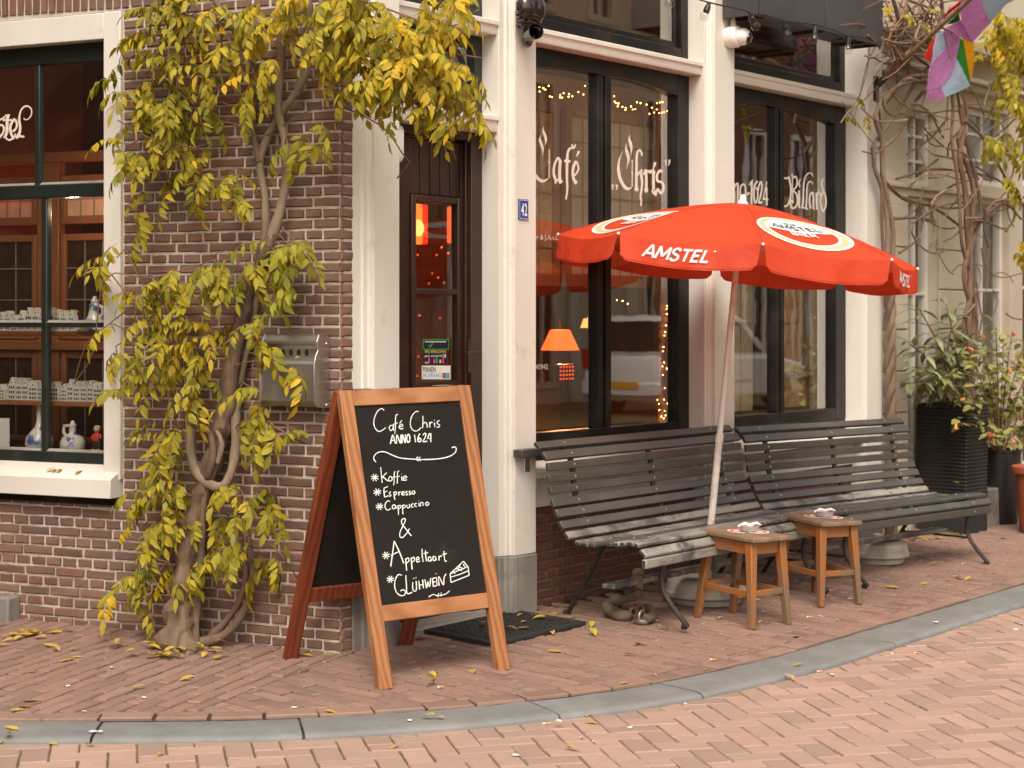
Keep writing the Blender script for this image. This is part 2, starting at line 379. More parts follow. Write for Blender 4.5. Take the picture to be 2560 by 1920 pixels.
def woodmat(name, c1, c2, c3, scale=7, st=(1,1,.1), rough=.45, wear=None, coord='Object'):
    t = NT(name); n = t.noise(scale, 6, .6, st, coord); n1 = t.noise(scale*9, 4, .6, st, coord); n2 = t.noise(3.1, 6, .65)
    r = t.n('ShaderNodeTexWave'); r.wave_type = 'BANDS'; r.bands_direction = 'X'; r.inputs['Scale'].default_value = scale*1.7; r.inputs['Distortion'].default_value = 5; r.inputs['Detail'].default_value = 3
    mp = t.n('ShaderNodeMapping'); mp.inputs['Scale'].default_value = st; t.l(t.tc.outputs[coord], mp.inputs[0]); t.l(mp.outputs[0], r.inputs['Vector'])
    f = t.math('ADD', t.math('MULTIPLY', n, .6), t.math('MULTIPLY', r.outputs['Fac'], .4))
    c = t.ramp(f, [(.25, c4(c1)), (.5, c4(c2)), (.8, c4(c3))])
    c = t.mix(t.math('MULTIPLY', n1, .25), c, mul(c1, .7))
    if wear: c = t.mix(t.ramp(n2, [(.47, (0,0,0,1)), (.57, (1,1,1,1))]), c, c4(wear))
    t.pr(c, rough, 0, .45, t.bump(n1, .2, .002)); return t
woodmat('board_wood', (.27,.10,.034), (.37,.152,.056), (.45,.21,.086), 6, (1,1,.12))
woodmat('board_rail', (.29,.11,.038), (.385,.163,.062), (.46,.22,.093), 6, (.12,1,1))
woodmat('board_red', (.13,.026,.010), (.19,.040,.014), (.25,.062,.022), 6, (1,1,.12))
woodmat('stool_wood', (.36,.115,.022), (.31,.13,.043), (.26,.145,.072), 9, (1,1,.15), .42, (.20,.125,.072))
woodmat('stool_top', (.20,.13,.08), (.25,.165,.10), (.30,.20,.125), 10, (.15,1,1), .6, (.21,.125,.07))
t = NT('slate'); n = t.noise(3.5, 7, .7); n1 = t.noise(90, 4)
c = t.ramp(n, [(.3, (.011,.009,.008,1)), (.58, (.015,.012,.0105,1)), (.70, (.030,.026,.023,1)), (.82, (.075,.068,.062,1))]); t.pr(c, .7, 0, .2, t.bump(n1, .08, .001))
t = NT('chalk'); n = t.noise(160, 4, .7); c = t.ramp(n, [(.3, (.62,.60,.56,1)), (.6, (.84,.82,.78,1))]); t.pr(c, .9, 0, .1)
plain('glass_paint', (.80,.70,.60), .5, .06, 20, 0)
plain('white_plastic', (.80,.77,.74), .35, .03, 6, .03)
plain('white_print', (.85,.82,.79), .55, .03, 20, 0)
plain('gold_print', (.62,.46,.25), .5, .06, 20, 0)
plain('black_print', (.03,.03,.035), .5, .1, 20, 0)
plain('blue_print', (.15,.35,.45), .5, .1, 20, 0)
# ---- umbrella cloth lets light through
def cloth(name, col, tr=.35, rough=.8, bs=300):
    t = NT(name); n = t.noise(3, 4); c = t.ramp(t.noise(2.2, 6, .65), [(.3, mul(col, .86)), (.7, mul(col, 1.08))])
    nb = t.noise(5, 4); wv = t.noise(bs, 2)
    nf_ = t.noise(14, 3); nrm = t.bump(t.math('ADD', t.math('ADD', nb, t.math('MULTIPLY', nf_, .35)), t.math('MULTIPLY', wv, .04)), .45, .04)
    d = t.n('ShaderNodeBsdfDiffuse'); q = t.n('ShaderNodeBsdfTranslucent'); g = t.n('ShaderNodeBsdfGlossy'); g.inputs['Roughness'].default_value = .45; g.inputs[0].default_value = (1,1,1,1)
    for x in (d, q): t.l(c, x.inputs['Color']); t.l(nrm, x.inputs['Normal'])
    a = t.n('ShaderNodeMixShader'); a.inputs[0].default_value = tr; t.l(d.outputs[0], a.inputs[1]); t.l(q.outputs[0], a.inputs[2])
    b = t.n('ShaderNodeMixShader'); b.inputs[0].default_value = .025; t.l(a.outputs[0], b.inputs[1]); t.l(g.outputs[0], b.inputs[2])
    t.l(b.outputs[0], t.out.inputs[0]); return t
cloth('red_cloth', (.80,.085,.030), .35)
plain('red_seam', (.50,.040,.018), .8, .2, 40, .3, 200)
for nm, col in (('flag_purple', (.66,.28,.60)), ('flag_blue', (.46,.58,.72)), ('flag_green', (.035,.28,.03)), ('flag_yellow', (.80,.40,.01)), ('flag_red', (.75,.04,.015))): cloth(nm, col, .3)
# ---- glass: a clear pane with its own reflection
def glass(name, tint=(1,1,1), wav=.0, base=.0, fk=3.6):
    t = NT(name); tr = t.n('ShaderNodeBsdfTransparent'); tr.inputs[0].default_value = c4(tint)
    g = t.n('ShaderNodeBsdfGlossy'); g.inputs['Roughness'].default_value = .0; g.inputs[0].default_value = (1,1,1,1)
    fr = t.n('ShaderNodeFresnel'); fr.inputs['IOR'].default_value = 1.52
    if wav:
        nb = t.noise(3.2, 2, .5); nn = t.bump(nb, wav, .02); t.l(nn, g.inputs['Normal'])
    ge = t.n('ShaderNodeNewGeometry'); f = t.math('MULTIPLY', t.math('ADD', t.math('MULTIPLY', fr.outputs[0], fk), base), t.math('SUBTRACT', 1., ge.outputs['Backfacing']))
    x = t.n('ShaderNodeMixShader'); t.l(f, x.inputs[0]); t.l(tr.outputs[0], x.inputs[1]); t.l(g.outputs[0], x.inputs[2]); t.l(x.outputs[0], t.out.inputs[0]); return t
glass('glass', (.95,.95,.93), .015, .025)
glass('glass_door', (.93,.93,.9), .01, .0, 1.2)
glass('bulb_glass', (.9,.9,.88), 0, .0, 1.2)
def leadglass(name, a, b, amt=.55):
    t = NT(name); n = t.noise(25, 5, .6); c = t.ramp(n, [(.35, c4(a)), (.65, c4(b))])
    tr = t.n('ShaderNodeBsdfTransparent'); t.l(c, tr.inputs[0]); d = t.n('ShaderNodeBsdfDiffuse'); t.l(c, d.inputs[0])
    q = t.n('ShaderNodeBsdfTranslucent'); t.l(c, q.inputs[0]); y = t.n('ShaderNodeMixShader'); y.inputs[0].default_value = .35; t.l(d.outputs[0], y.inputs[1]); t.l(q.outputs[0], y.inputs[2])
    x = t.n('ShaderNodeMixShader'); x.inputs[0].default_value = amt; t.l(tr.outputs[0], x.inputs[1]); t.l(y.outputs[0], x.inputs[2]); t.l(x.outputs[0], t.out.inputs[0])
leadglass('lead_amber', (.70,.38,.14), (.86,.62,.36), .80)
leadglass('lead_clear', (.78,.63,.45), (.90,.76,.58), .85)
leadglass('lead_dark', (.10,.06,.04), (.17,.10,.07), .5)
plain('came', (.34,.32,.28), .5, .1, 20, 0, metal=.3)
def emit(name, col, s, base=None):
    t = NT(name); p = t.pr(c4(base or col), .5); p.inputs['Emission Color'].default_value = c4(col); p.inputs['Emission Strength'].default_value = s
emit('fairy', (1,.46,.12), 9)
emit('lamp_red', (1,.07,.012), 1.1)
emit('lamp_orange', (1,.135,.022), 1.35)
emit('lamp_amber', (1,.40,.10), 1.3)
emit('lamp_deep', (.9,.035,.01), .5)
emit('lamp_dim', (.9,.07,.015), .4)
plain('room_dark', (.045,.022,.015), .8, .3, 2, .1)
plain('room', (.16,.085,.055), .8, .3, 2, .1)
plain('room_red', (.34,.13,.07), .7, .3, 2, .1)
plain('room_tan', (.58,.45,.31), .8, .15, 2, .1)
plain('ceramic', (.72,.69,.62), .15, .05, 9, 0, dirt=None)
t = NT('delft'); n = t.noise(16, 4, .6); c = t.ramp(n, [(.52, (.72,.69,.62,1)), (.60, (.10,.15,.38,1)), (.7, (.05,.08,.28,1))]); t.pr(c, .13, 0, .6)
plain('cork', (.75,.27,.05), .6, .1)
plain('skin', (.70,.42,.28), .6, .1)
plain('red_shirt', (.62,.05,.03), .6, .1)
plain('black_cloth', (.02,.018,.018), .7, .2)
plain('paper', (.78,.77,.75), .7, .04)
plain('black_gloss', (.016,.011,.010), .10, .3, 30, .25, 40, spec=.7, dirt=(.05,.012,.012), dscale=7)
plain('black_rubber', (.022,.020,.019), .75, .3, 20, .4, 90)
plain('black_plastic', (.020,.018,.017), .4, .3, 20, .1, 60)
plain('planter_black', (.008,.006,.0055), .30, .5, 9, .3, 60, spec=.45)
plain('box_metal', (.055,.052,.050), .5, .25, 4, .15, 40)
plain('terracotta', (.36,.085,.035), .75, .2, 8, .3, 60, dirt=(.2,.06,.035), dscale=5)
plain('soil', (.05,.032,.02), .95, .4, 30, .6, 60)
plain('base_white', (.50,.45,.38), .6, .12, 9, .25, 60, dirt=(.20,.16,.12), dscale=6)
plain('pole_white', (.72,.66,.60), .35, .05, 9, .1, 60, dirt=(.45,.36,.3), dscale=9)
plain('canvas', (.15,.105,.068), .95, .3, 30, .6, 120, dirt=(.07,.05,.035), dscale=9)
plain('brass', (.55,.42,.24), .3, .2, 20, .1, metal=1)
plain('plate_blue', (.035,.06,.26), .25, .15, 12, .05)
plain('sticker_dark', (.008,.012,.04), .4)
plain('sticker_yellow', (.75,.55,.02), .5)
plain('sticker_green', (.03,.35,.06), .5)
plain('sticker_cyan', (.05,.42,.62), .5)
plain('sticker_pink', (.7,.05,.25), .5)
plain('car_paint', (.72,.70,.67), .2, .02, 3, 0, spec=.6)
plain('car_glass', (.012,.010,.010), .08, .2, 3, 0, spec=.7)
plain('car_black', (.02,.02,.02), .6)
plain('car_red', (.45,.02,.015), .25)
plain('plate_yellow', (.75,.36,.03), .5, .1)
plain('facade_cream', (.60,.51,.385), .8, .1, 1.2, .1)
plain('facade_brick', (.20,.09,.06), .9, .35, 2.5, .4, 30)
plain('facade_tan', (.56,.44,.31), .85, .2, 1.2, .2)
# ---- plants
def barkmat(name, c1, c2, c3, s=9):
    t = NT(name); n = t.noise(s, 6, .65, (1,1,.3)); n1 = t.noise(70, 5, .65, (1,1,.35))
    c = t.ramp(n, [(.28, c4(c1)), (.5, c4(c2)), (.75, c4(c3))]); c = t.mix(t.math('MULTIPLY', n1, .4), c, mul(c1, .6))
    t.pr(c, .85, 0, .25, t.bump(t.math('ADD', n, n1), .6, .008))
barkmat('bark', (.11,.072,.046), (.20,.135,.09), (.33,.24,.165))
barkmat('bark_pale', (.17,.12,.08), (.29,.21,.145), (.41,.31,.225))
barkmat('twig', (.16,.085,.045), (.26,.15,.085), (.36,.24,.15), 20)
barkmat('bark_brown', (.13,.075,.05), (.21,.13,.088), (.30,.20,.14))
def leafmat(name, stops, tr=.38, obj=True, spots=(.30,.17,.02)):
    t = NT(name); r = t.rand(); c = t.ramp(r, [(p, c4(q)) for p, q in stops])
    if obj:
        oi = t.n('ShaderNodeObjectInfo'); c = t.mix(1., c, oi.outputs['Color'], 'MULTIPLY')
    n = t.noise(22, 5, .65); c = t.mix(t.math('MULTIPLY', t.ramp(n, [(.5, (0,0,0,1)), (.68, (1,1,1,1))]), .45), c, c4(spots))
    ge = t.n('ShaderNodeNewGeometry'); c = t.mix(t.math('MULTIPLY', ge.outputs['Backfacing'], .25), c, (.46,.42,.10,1))
    p = t.n('ShaderNodeBsdfPrincipled'); t.l(c, p.inputs['Base Color']); p.inputs['Roughness'].default_value = .5; p.inputs['Specular IOR Level'].default_value = .22
    q = t.n('ShaderNodeBsdfTranslucent'); t.l(c, q.inputs[0])
    x = t.n('ShaderNodeMixShader'); x.inputs[0].default_value = tr; t.l(p.outputs[0], x.inputs[1]); t.l(q.outputs[0], x.inputs[2]); t.l(x.outputs[0], t.out.inputs[0])
leafmat('leaf_autumn', [(0, (.17,.165,.010)), (.25, (.30,.26,.008)), (.55, (.47,.365,.008)), (.85, (.66,.48,.010)), (1, (.66,.38,.010))])
leafmat('leaf_fallen', [(0, (.62,.40,.03)), (.4, (.66,.42,.08)), (.7, (.60,.36,.14)), (.9, (.48,.42,.04)), (1, (.55,.24,.04))], .2, False)
leafmat('leaf_oleander', [(0, (.15,.19,.08)), (.5, (.235,.27,.125)), (1, (.36,.38,.21))], .2, False, (.10,.12,.05))
leafmat('leaf_shrub', [(0, (.15,.17,.045)), (.5, (.25,.26,.085)), (1, (.38,.35,.13))], .25, False, (.10,.10,.03))
plain('flower_red', (.62,.045,.02), .6, .3)
plain('flower_orange', (.68,.24,.06), .6, .3)
plain('butt', (.66,.30,.10), .8, .15); plain('litter_white', (.74,.70,.66), .8, .05)
# ---------------------------------------------------------------- ground
def clip(poly, p0, nrm):               # keep the side where (q-p0).nrm >= 0
    out = []
    for i, a in enumerate(poly):
        b = poly[(i+1) % len(poly)]
        da = (a[0]-p0[0])*nrm[0]+(a[1]-p0[1])*nrm[1]; db = (b[0]-p0[0])*nrm[0]+(b[1]-p0[1])*nrm[1]
        if da >= 0: out.append(a)
        if da*db < 0:
            t = da/(da-db); out.append((a[0]+(b[0]-a[0])*t, a[1]+(b[1]-a[1])*t))
    return out
def area(p): return abs(sum(p[i][0]*p[(i+1)%len(p)][1]-p[(i+1)%len(p)][0]*p[i][1] for i in range(len(p))))/2
ROADZ = -.072
mb = MB(); n = 24
for i in range(n):
    for j in range(n):
        x, y = -60+i*6, -70+j*6
        mb.face([(x,y,ROADZ-.007),(x+6,y,ROADZ-.007),(x+6,y+6,ROADZ-.007),(x,y+6,ROADZ-.007)])
road = struct(mb.build('road', 'joint_mossy', smooth=False))
KT = []
for i in range(len(KIN)):
    a = Vector(KIN[max(0,i-1)]); b = Vector(KIN[min(len(KIN)-1,i+1)]); d = (b-a).normalized(); KT.append((d.x, d.y))
def knear(x, y):
    i = min(range(len(KIN)), key=lambda k: (KIN[k][0]-x)**2+(KIN[k][1]-y)**2); return i
def koff(i, d):                         # d > 0: towards the walls
    return (KIN[i][0]-KT[i][1]*d, KIN[i][1]+KT[i][0]*d)
mb = MB(); offs = [-.005, .15, .4, .7, .95]
for i in range(len(KIN)-1):
    for a, b in zip(offs, offs[1:]):
        q = [koff(i,a), koff(i+1,a), koff(i+1,b), koff(i,b)]
        mb.face([(p[0], p[1], -.052+.036*max(0,o)) for p, o in zip(q, (a,a,b,b))])
gx = [-3+.25*i for i in range(56)]; gy = [-1.2+.25*i for i in range(28)]
dd = {(i,j): dk(x,y) for i, x in enumerate(gx) for j, y in enumerate(gy)}
for i in range(len(gx)-1):
    for j in range(len(gy)-1):
        ks = [(i,j),(i+1,j),(i+1,j+1),(i,j+1)]
        if all(dd[k] > .45 for k in ks):
            mb.face([(gx[k[0]], gy[k[1]], -.054+.036*min(dd[k],1.8)) for k in ks])
pavement = struct(mb.build('pavement', 'joint'))
# kerb stones, each cut along the curve
cum = [0]
for a, b in zip(KIN, KIN[1:]): cum.append(cum[-1]+math.hypot(b[0]-a[0], b[1]-a[1]))
def kat(s):
    for i in range(len(cum)-1):
        if cum[i+1] >= s:
            t = (s-cum[i])/(cum[i+1]-cum[i]); a, b = KIN[i], KIN[i+1]
            p = (a[0]+(b[0]-a[0])*t, a[1]+(b[1]-a[1])*t); q = Vector(KT[i]).lerp(Vector(KT[i+1]), t).normalized(); return p, (q.x, q.y)
    return KIN[-1], KT[-1]
def sof(px, py): return cum[knear(*at(px, py, -.05))]
jo = sorted([sof(270,1797), sof(770,1787), sof(1305,1750), sof(1625,1705), sof(2105,1590)])
jo = [jo[0]-2.9, jo[0]-1.9, jo[0]-.95]+jo+[jo[-1]+1.05*k for k in range(1, 9)]
kerb = struct(bpy.data.objects.new('kerb', None)); COL.objects.link(kerb)
KW = .255
for a, b in zip(jo, jo[1:]):
    mb = MB(); a += .005; b -= .005; n = max(2, int((b-a)/.07)); rings = []
    dz = rnd.uniform(-.002, .002)
    prof = [(0,-.053),(.02,-.0505),(KW*.5,-.051),(KW-.045,-.0525),(KW-.02,-.055),(KW-.006,-.061),(KW,-.073),(KW+.001,-.16),(0,-.16)]
    for k in range(n+1):
        p, t = kat(a+(b-a)*k/n); j = .6 if k in (0, n) else 0
        rings.append([(p[0]+t[1]*d, p[1]-t[0]*d, z+dz+rnd.uniform(-.0012,.0012)-(.003*j if 0 < i < 6 else 0)) for i, (d, z) in enumerate(prof)])
    m = len(prof); vs = [q for r in rings for q in r]
    fs = [(k*m+i, (k+1)*m+i, (k+1)*m+(i+1)%m, k*m+(i+1)%m) for k in range(n) for i in range(m)]+[tuple(range(m)), tuple(range(n*m+m-1, n*m-1, -1))]
    mb.add(vs, fs); mb.build('kerb_stone', 'kerb', kerb, ang=50, recalc=True)
# paving bricks
def pav_mesh(name, Lx, Wy, th=.05, mat='paver', k=6, ch=.004):
    out = []
    for v in range(k):
        mb = MB(); nx, ny = 5, 3; X = Lx/2; Y = Wy/2
        j = lambda s: rnd.uniform(-s, s)
        top = [(-X+ch+(2*X-2*ch)*a/(nx-1)+j(.0015), -Y+ch+(2*Y-2*ch)*b/(ny-1)+j(.0012), j(.0012)) for b in range(ny) for a in range(nx)]
        edge = [(a, 0) for a in range(nx)]+[(nx-1, b) for b in range(1, ny)]+[(a, ny-1) for a in range(nx-2, -1, -1)]+[(0, b) for b in range(ny-2, 0, -1)]
        side = []
        for a, b in edge:
            x, y, z = top[b*nx+a]
            ox = -ch if a == 0 else (ch if a == nx-1 else 0); oy = -ch if b == 0 else (ch if b == ny-1 else 0)
            side.append((x+ox+j(.001), y+oy+j(.001), -ch-.001))
        bot = [(x, y, -th) for x, y, z in side]
        vs = top+side+bot; o1 = len(top); o2 = o1+len(side); E = len(edge)
        fs = [(b*nx+a, b*nx+a+1, (b+1)*nx+a+1, (b+1)*nx+a) for b in range(ny-1) for a in range(nx-1)]
        for i in range(E):
            q = (i+1) % E; a0 = edge[i][1]*nx+edge[i][0]; a1 = edge[q][1]*nx+edge[q][0]
            fs += [(a0, o1+i, o1+q, a1), (o1+i, o2+i, o2+q, o1+q)]
        mb.add(vs, fs); me = mb.mesh(name); me.materials.append(M[mat])
        me.polygons.foreach_set('use_smooth', [True]*len(me.polygons)); me.set_sharp_from_angle(angle=math.radians(35)); out.append(me)
    return out
def slope_rot(x, y, ang, jit=.014):
    e = .05; nx = -(gz(x+e,y)-gz(x-e,y))/(2*e); ny = -(gz(x,y+e)-gz(x,y-e))/(2*e)
    n = Vector((nx+rnd.uniform(-jit,jit), ny+rnd.uniform(-jit,jit), 1)).normalized()
    return (n.to_track_quat('Z', 'Y').to_matrix().to_4x4()) @ Matrix.Rotation(ang, 4, 'Z') if False else Vector((0,0,1)).rotation_difference(n).to_matrix().to_4x4() @ Matrix.Rotation(ang, 4, 'Z')
def inview(x, y, z, m=120):
    p = pix((x, y, z)); return -m < p[0] < 2560+m and 1200 < p[1] < 1920+m
def lay(name, parent, full, cut, meshes, mat, nmax=300, stuffname='paving'):
    """full: (x, y, z, angle); cut: (polygon, z, slope fn)"""
    full = sorted(full, key=lambda q: pix((q[0],q[1],q[2]))[2] + (0 if inview(q[0],q[1],q[2],0) else 100))
    for i, (x, y, z, a, sl) in enumerate(full):
        Mx = Matrix.Translation((x, y, z)) @ (slope_rot(x, y, a) if sl else Matrix.Rotation(a, 4, 'Z') @ Matrix.Rotation(rnd.uniform(-.006,.006), 4, 'X') @ Matrix.Rotation(rnd.uniform(-.004,.004), 4, 'Y'))
        me = meshes[rnd.randrange(len(meshes))]
        if i < nmax:
            o = bpy.data.objects.new(name, me); COL.objects.link(o); o.parent = parent; o.matrix_world = Mx; o.matrix_basis = Mx
        else:
            REST.append((me, Mx))
    mb = MB()
    for me, Mx in REST: mb.add([Mx @ v.co for v in me.vertices], [tuple(p.vertices) for p in me.polygons])
    for poly, zf in cut:
        k = len(poly); c = (sum(p[0] for p in poly)/k, sum(p[1] for p in poly)/k)
        ins = [(c[0]+(p[0]-c[0])*.93, c[1]+(p[1]-c[1])*.93) for p in poly]
        dz = rnd.uniform(-.002, .002)
        vs = [(p[0],p[1],zf(*p)+dz) for p in ins]+[(p[0],p[1],zf(*p)+dz-.004) for p in poly]+[(p[0],p[1],zf(*p)-.05) for p in poly]
        fs = [tuple(range(k))]+[(i, k+i, k+(i+1)%k, (i+1)%k) for i in range(k)]+[(k+i, 2*k+i, 2*k+(i+1)%k, k+(i+1)%k) for i in range(k)]
        mb.add(vs, fs)
    REST.clear()
    if mb.v: tag(mb.build(stuffname, mat, parent, ang=30, recalc=True), kind='stuff')
REST = []
s0 = gnd(850, 1642); s1 = gnd(590, 1740); sd_ = (s1-s0).normalized(); sn = (-sd_.y, sd_.x)
if (gnd(200,1700)-s0).x*sn[0]+(gnd(200,1700)-s0).y*sn[1] < 0: sn = (-sn[0], -sn[1])
PL, PW, ROW = .205, .072, .092
full, cut = [], []
for fld, ang, side in (('A', math.radians(15), 1), ('B', math.radians(-94), -1)):
    ca, sa = math.cos(ang), math.sin(ang)
    for r in range(-150, 150):
        for c in range(-60, 60):
            lx = c*PL+(r % 2)*PL*.5+((r*7919) % 13-6)*.002; ly = r*PW
            x, y = s0.x+lx*ca-ly*sa, s0.y+lx*sa+ly*ca
            if x < -3 or x > 10 or y < -1.5 or y > 4.5: continue
            if not inview(x, y, 0, 1100): continue
            if y > .35 and x > 0: continue
            if (x*NI[0]+y*NI[1]) > .25 and y > 0: continue
            d = dk(x, y)
            if d < -.02: continue
            ds = ((x-s0.x)*sn[0]+(y-s0.y)*sn[1])*side
            if ds < -.12: continue
            q = [(x+a*ca-b*sa, y+a*sa+b*ca) for a, b in ((-PL/2+.006,-PW/2+.0055),(PL/2-.006,-PW/2+.0055),(PL/2-.006,PW/2-.0055),(-PL/2+.006,PW/2-.0055))]
            c2 = False
            if ds < .13:
                p2 = clip(q, (s0.x+sn[0]*side*.003, s0.y+sn[1]*side*.003), (sn[0]*side, sn[1]*side))
                c2 = len(p2) != 4 or abs(area(p2)-area(q)) > 1e-5; q = p2
            if len(q) > 2 and d < ROW+.13:
                i = knear(x, y); a0 = area(q); p2 = clip(q, koff(i, ROW+.004), (-KT[i][1], KT[i][0]))
                if len(p2) < 3 or abs(area(p2)-a0) > 1e-5: c2 = True
                q = p2
            if len(q) < 3 or area(q) < 8e-4: continue
            if c2: cut.append((q, gz))
            else: full.append((x, y, gz(x, y)+rnd.uniform(-.003,.003), ang+rnd.uniform(-.012,.012), True))
s = jo[0]; 
while s < jo[-1]:
    p, t = kat(s+.1); p = (p[0]-t[1]*ROW*.5, p[1]+t[0]*ROW*.5)
    if inview(p[0], p[1], 0, 1100):
        a = math.atan2(t[1], t[0]); w_ = rnd.uniform(.195,.215); ca, sa = math.cos(a), math.sin(a)
        q = [(p[0]+i*ca-j*sa, p[1]+i*sa+j*ca) for i, j in ((-w_/2+.004,-ROW/2+.002),(w_/2-.004,-ROW/2+.002),(w_/2-.004,ROW/2-.002),(-w_/2+.004,ROW/2-.002))]
        dz = rnd.uniform(-.002,.002); cut.append((q, lambda x, y, dz=dz: gz(x, y)+dz))
    s += .206
lay('paving_brick', pavement, full, cut, pav_mesh('paving_brick', PL-.012, PW-.0115), 'paver', 300, 'paving')
# street: herringbone
full, cut = [], []
W_ = .1; ra = math.radians(-40); ca, sa = math.cos(ra), math.sin(ra)
for cx in range(-70, 110):
    for cy in range(-90, 80):
        m = (cx-cy) % 4
        if m == 0: lx, ly, rot = (cx+1)*W_, (cy+.5)*W_, 0
        elif m == 2: lx, ly, rot = (cx+.5)*W_, cy*W_, PI/2
        else: continue
        x, y = -.5+lx*ca-ly*sa, -2.2+lx*sa+ly*ca
        if not inview(x, y, ROADZ, 1100): continue
        if y > 3: continue
        d = dk(x, y)
        if d > -KW+.10: continue
        a2 = ra+rot; c2, s2 = math.cos(a2), math.sin(a2)
        if d > -KW-.16:
            q = [(x+a*c2-b*s2, y+a*s2+b*c2) for a, b in ((-.0975,-.0475),(.0975,-.0475),(.0975,.0475),(-.0975,.0475))]
            i = knear(x, y); a0 = area(q); p2 = clip(q, koff(i, -KW-.012), (KT[i][1], -KT[i][0]))
            if len(p2) < 3 or area(p2) < 8e-4: continue
            if abs(area(p2)-a0) > 1e-5: cut.append((p2, lambda x, y: ROADZ)); continue
        full.append((x, y, ROADZ+rnd.uniform(-.002,.002), a2+rnd.uniform(-.008,.008), False))
lay('street_brick', road, full, cut, pav_mesh('street_brick', .1935, .0942, .05, 'road_paver', 6, .003), 'road_paver', 300, 'street_paving')
# ---------------------------------------------------------------- corner building
B = thing('corner_building', 'brown brick corner building with white pilasters, dark green windows and a wooden door', 'building')
TOP = 3.75
# side wall: mortar body with the window opening
T0, T1, TE = 1.16, 2.52, 5.2          # outer window frame along the wall, end of wall
Z0, Z1 = .615, 2.868
mb = MB(LM)
mb.box(.006,.30, .006, T0, -.05, TOP); mb.box(.006,.30, T0, T1, -.05, Z0); mb.box(.006,.30, T0, T1, Z1, TOP); mb.box(.006,.30, T1, TE, -.05, TOP)
side = mb.build('side_wall', 'mortar', B, smooth=False)
def brick_mesh(l, h, d, mat, k=5, nx=5, nz=3, rough=.0022):
    """a hand-made wall brick, face at x=0 looking to -x, length along y, height z, body to +x"""
    out = []
    for v in range(k):
        mb = MB(); ch = .004; j = lambda s: rnd.uniform(-s, s)
        fr = [(-.002+j(rough), -l/2+ch+(l-2*ch)*a/(nx-1)+j(.0015), -h/2+ch+(h-2*ch)*b/(nz-1)+j(.0013)) for b in range(nz) for a in range(nx)]
        edge = [(a,0) for a in range(nx)]+[(nx-1,b) for b in range(1,nz)]+[(a,nz-1) for a in range(nx-2,-1,-1)]+[(0,b) for b in range(nz-2,0,-1)]
        sd = []
        for a, b in edge:
            x, y, z = fr[b*nx+a]; sd.append((.005, y+(-ch if a==0 else ch if a==nx-1 else 0)+j(.001), z+(-ch if b==0 else ch if b==nz-1 else 0)+j(.0012)))
        bk = [(d, y, z) for x, y, z in sd]; E = len(edge); o1 = len(fr); o2 = o1+E
        fs = [(b*nx+a, (b+1)*nx+a, (b+1)*nx+a+1, b*nx+a+1) for b in range(nz-1) for a in range(nx-1)]
        for i in range(E):
            q = (i+1) % E; a0 = edge[i][1]*nx+edge[i][0]; a1 = edge[q][1]*nx+edge[q][0]
            fs += [(a0, a1, o1+q, o1+i), (o1+i, o1+q, o2+q, o2+i)]
        mb.add(fr+sd+bk, fs); me = mb.mesh('brick'); me.materials.append(M[mat])
        me.polygons.foreach_set('use_smooth', [True]*len(me.polygons)); me.set_sharp_from_angle(angle=math.radians(38)); out.append(me)
    return out
CH, ST = .0471, .18
JT = .0108
lib = {}
def get_brick(l, mat='brick', h=CH-JT):
    key = (round(l/.006), mat, round(h, 3))
    if key not in lib: lib[key] = brick_mesh(key[0]*.006, h, .085, mat, 5)
    return lib[key][rnd.randrange(5)]
bl = []                                # (t0, t1, zc, kind)
nrow = int(TOP/CH)
for r in range(nrow):
    z = r*CH+CH/2; t = .0; head = r % 2 == 0; first = True
    lim = TE
    while t < lim-.02:
        l = ST/2 if head else ST
        if first: l = (ST*.5 if head else ST*.75) ; first = False
        l *= 1+rnd.uniform(-.035, .035)
        a, b = t, t+l
        t = b
        inz = Z0-.012 < z < (Z1+.215 if True else Z1)
        if inz and z > Z1-.01 and b > T0-.04 and a < T1+.04:      # soldier course above the window
            if a < T0-.06: b = T0-.04
            elif b > T1+.06: a = T1+.04
            else: continue
        elif inz and z <= Z1 and b > T0 and a < T1:
            if a < T0-.03: b = T0-.004
            elif b > T1+.03: a = T1+.004
            else: continue
        if b-a < .03: continue
        bl.append(((a+b)/2, b-a-JT, z+rnd.uniform(-.0018,.0018), 0))
t = T0-.038
while t < T1+.03:
    bl.append((t+.0235, .0375, Z1+.11+.01*math.sin((t-T0)/(T1-T0)*PI), 1)); t += .047
vis = []
for q in bl:
    p = pix(lw(0, q[0], q[2])); q += (p,)
    vis.append((0 if (-20 < p[0] < 2580 and -20 < p[1] < 1920) else 1, p[2], q))
vis.sort(key=lambda k: (k[0], k[1]))
mbr = MB()
for i, (_, _, (tc, l, z, sol, p)) in enumerate(vis):
    if sol: me = get_brick(.2, 'brick', .0375); Mx = LM @ Matrix.Translation((rnd.uniform(-.0015,.0015), tc, z)) @ Matrix.Rotation(PI/2, 4, 'X')
    else: me = get_brick(l); Mx = LM @ Matrix.Translation((rnd.uniform(-.002,.002), tc, z)) @ Matrix.Rotation(rnd.uniform(-.012,.012), 4, 'X')
    if i < 300:
        o = bpy.data.objects.new('brick', me); COL.objects.link(o); o.parent = side; o.matrix_basis = Mx
    else: mbr.add([Mx @ v.co for v in me.vertices], [tuple(q.vertices) for q in me.polygons])
tag(mbr.build('brickwork', 'brick', side, ang=38), kind='stuff')
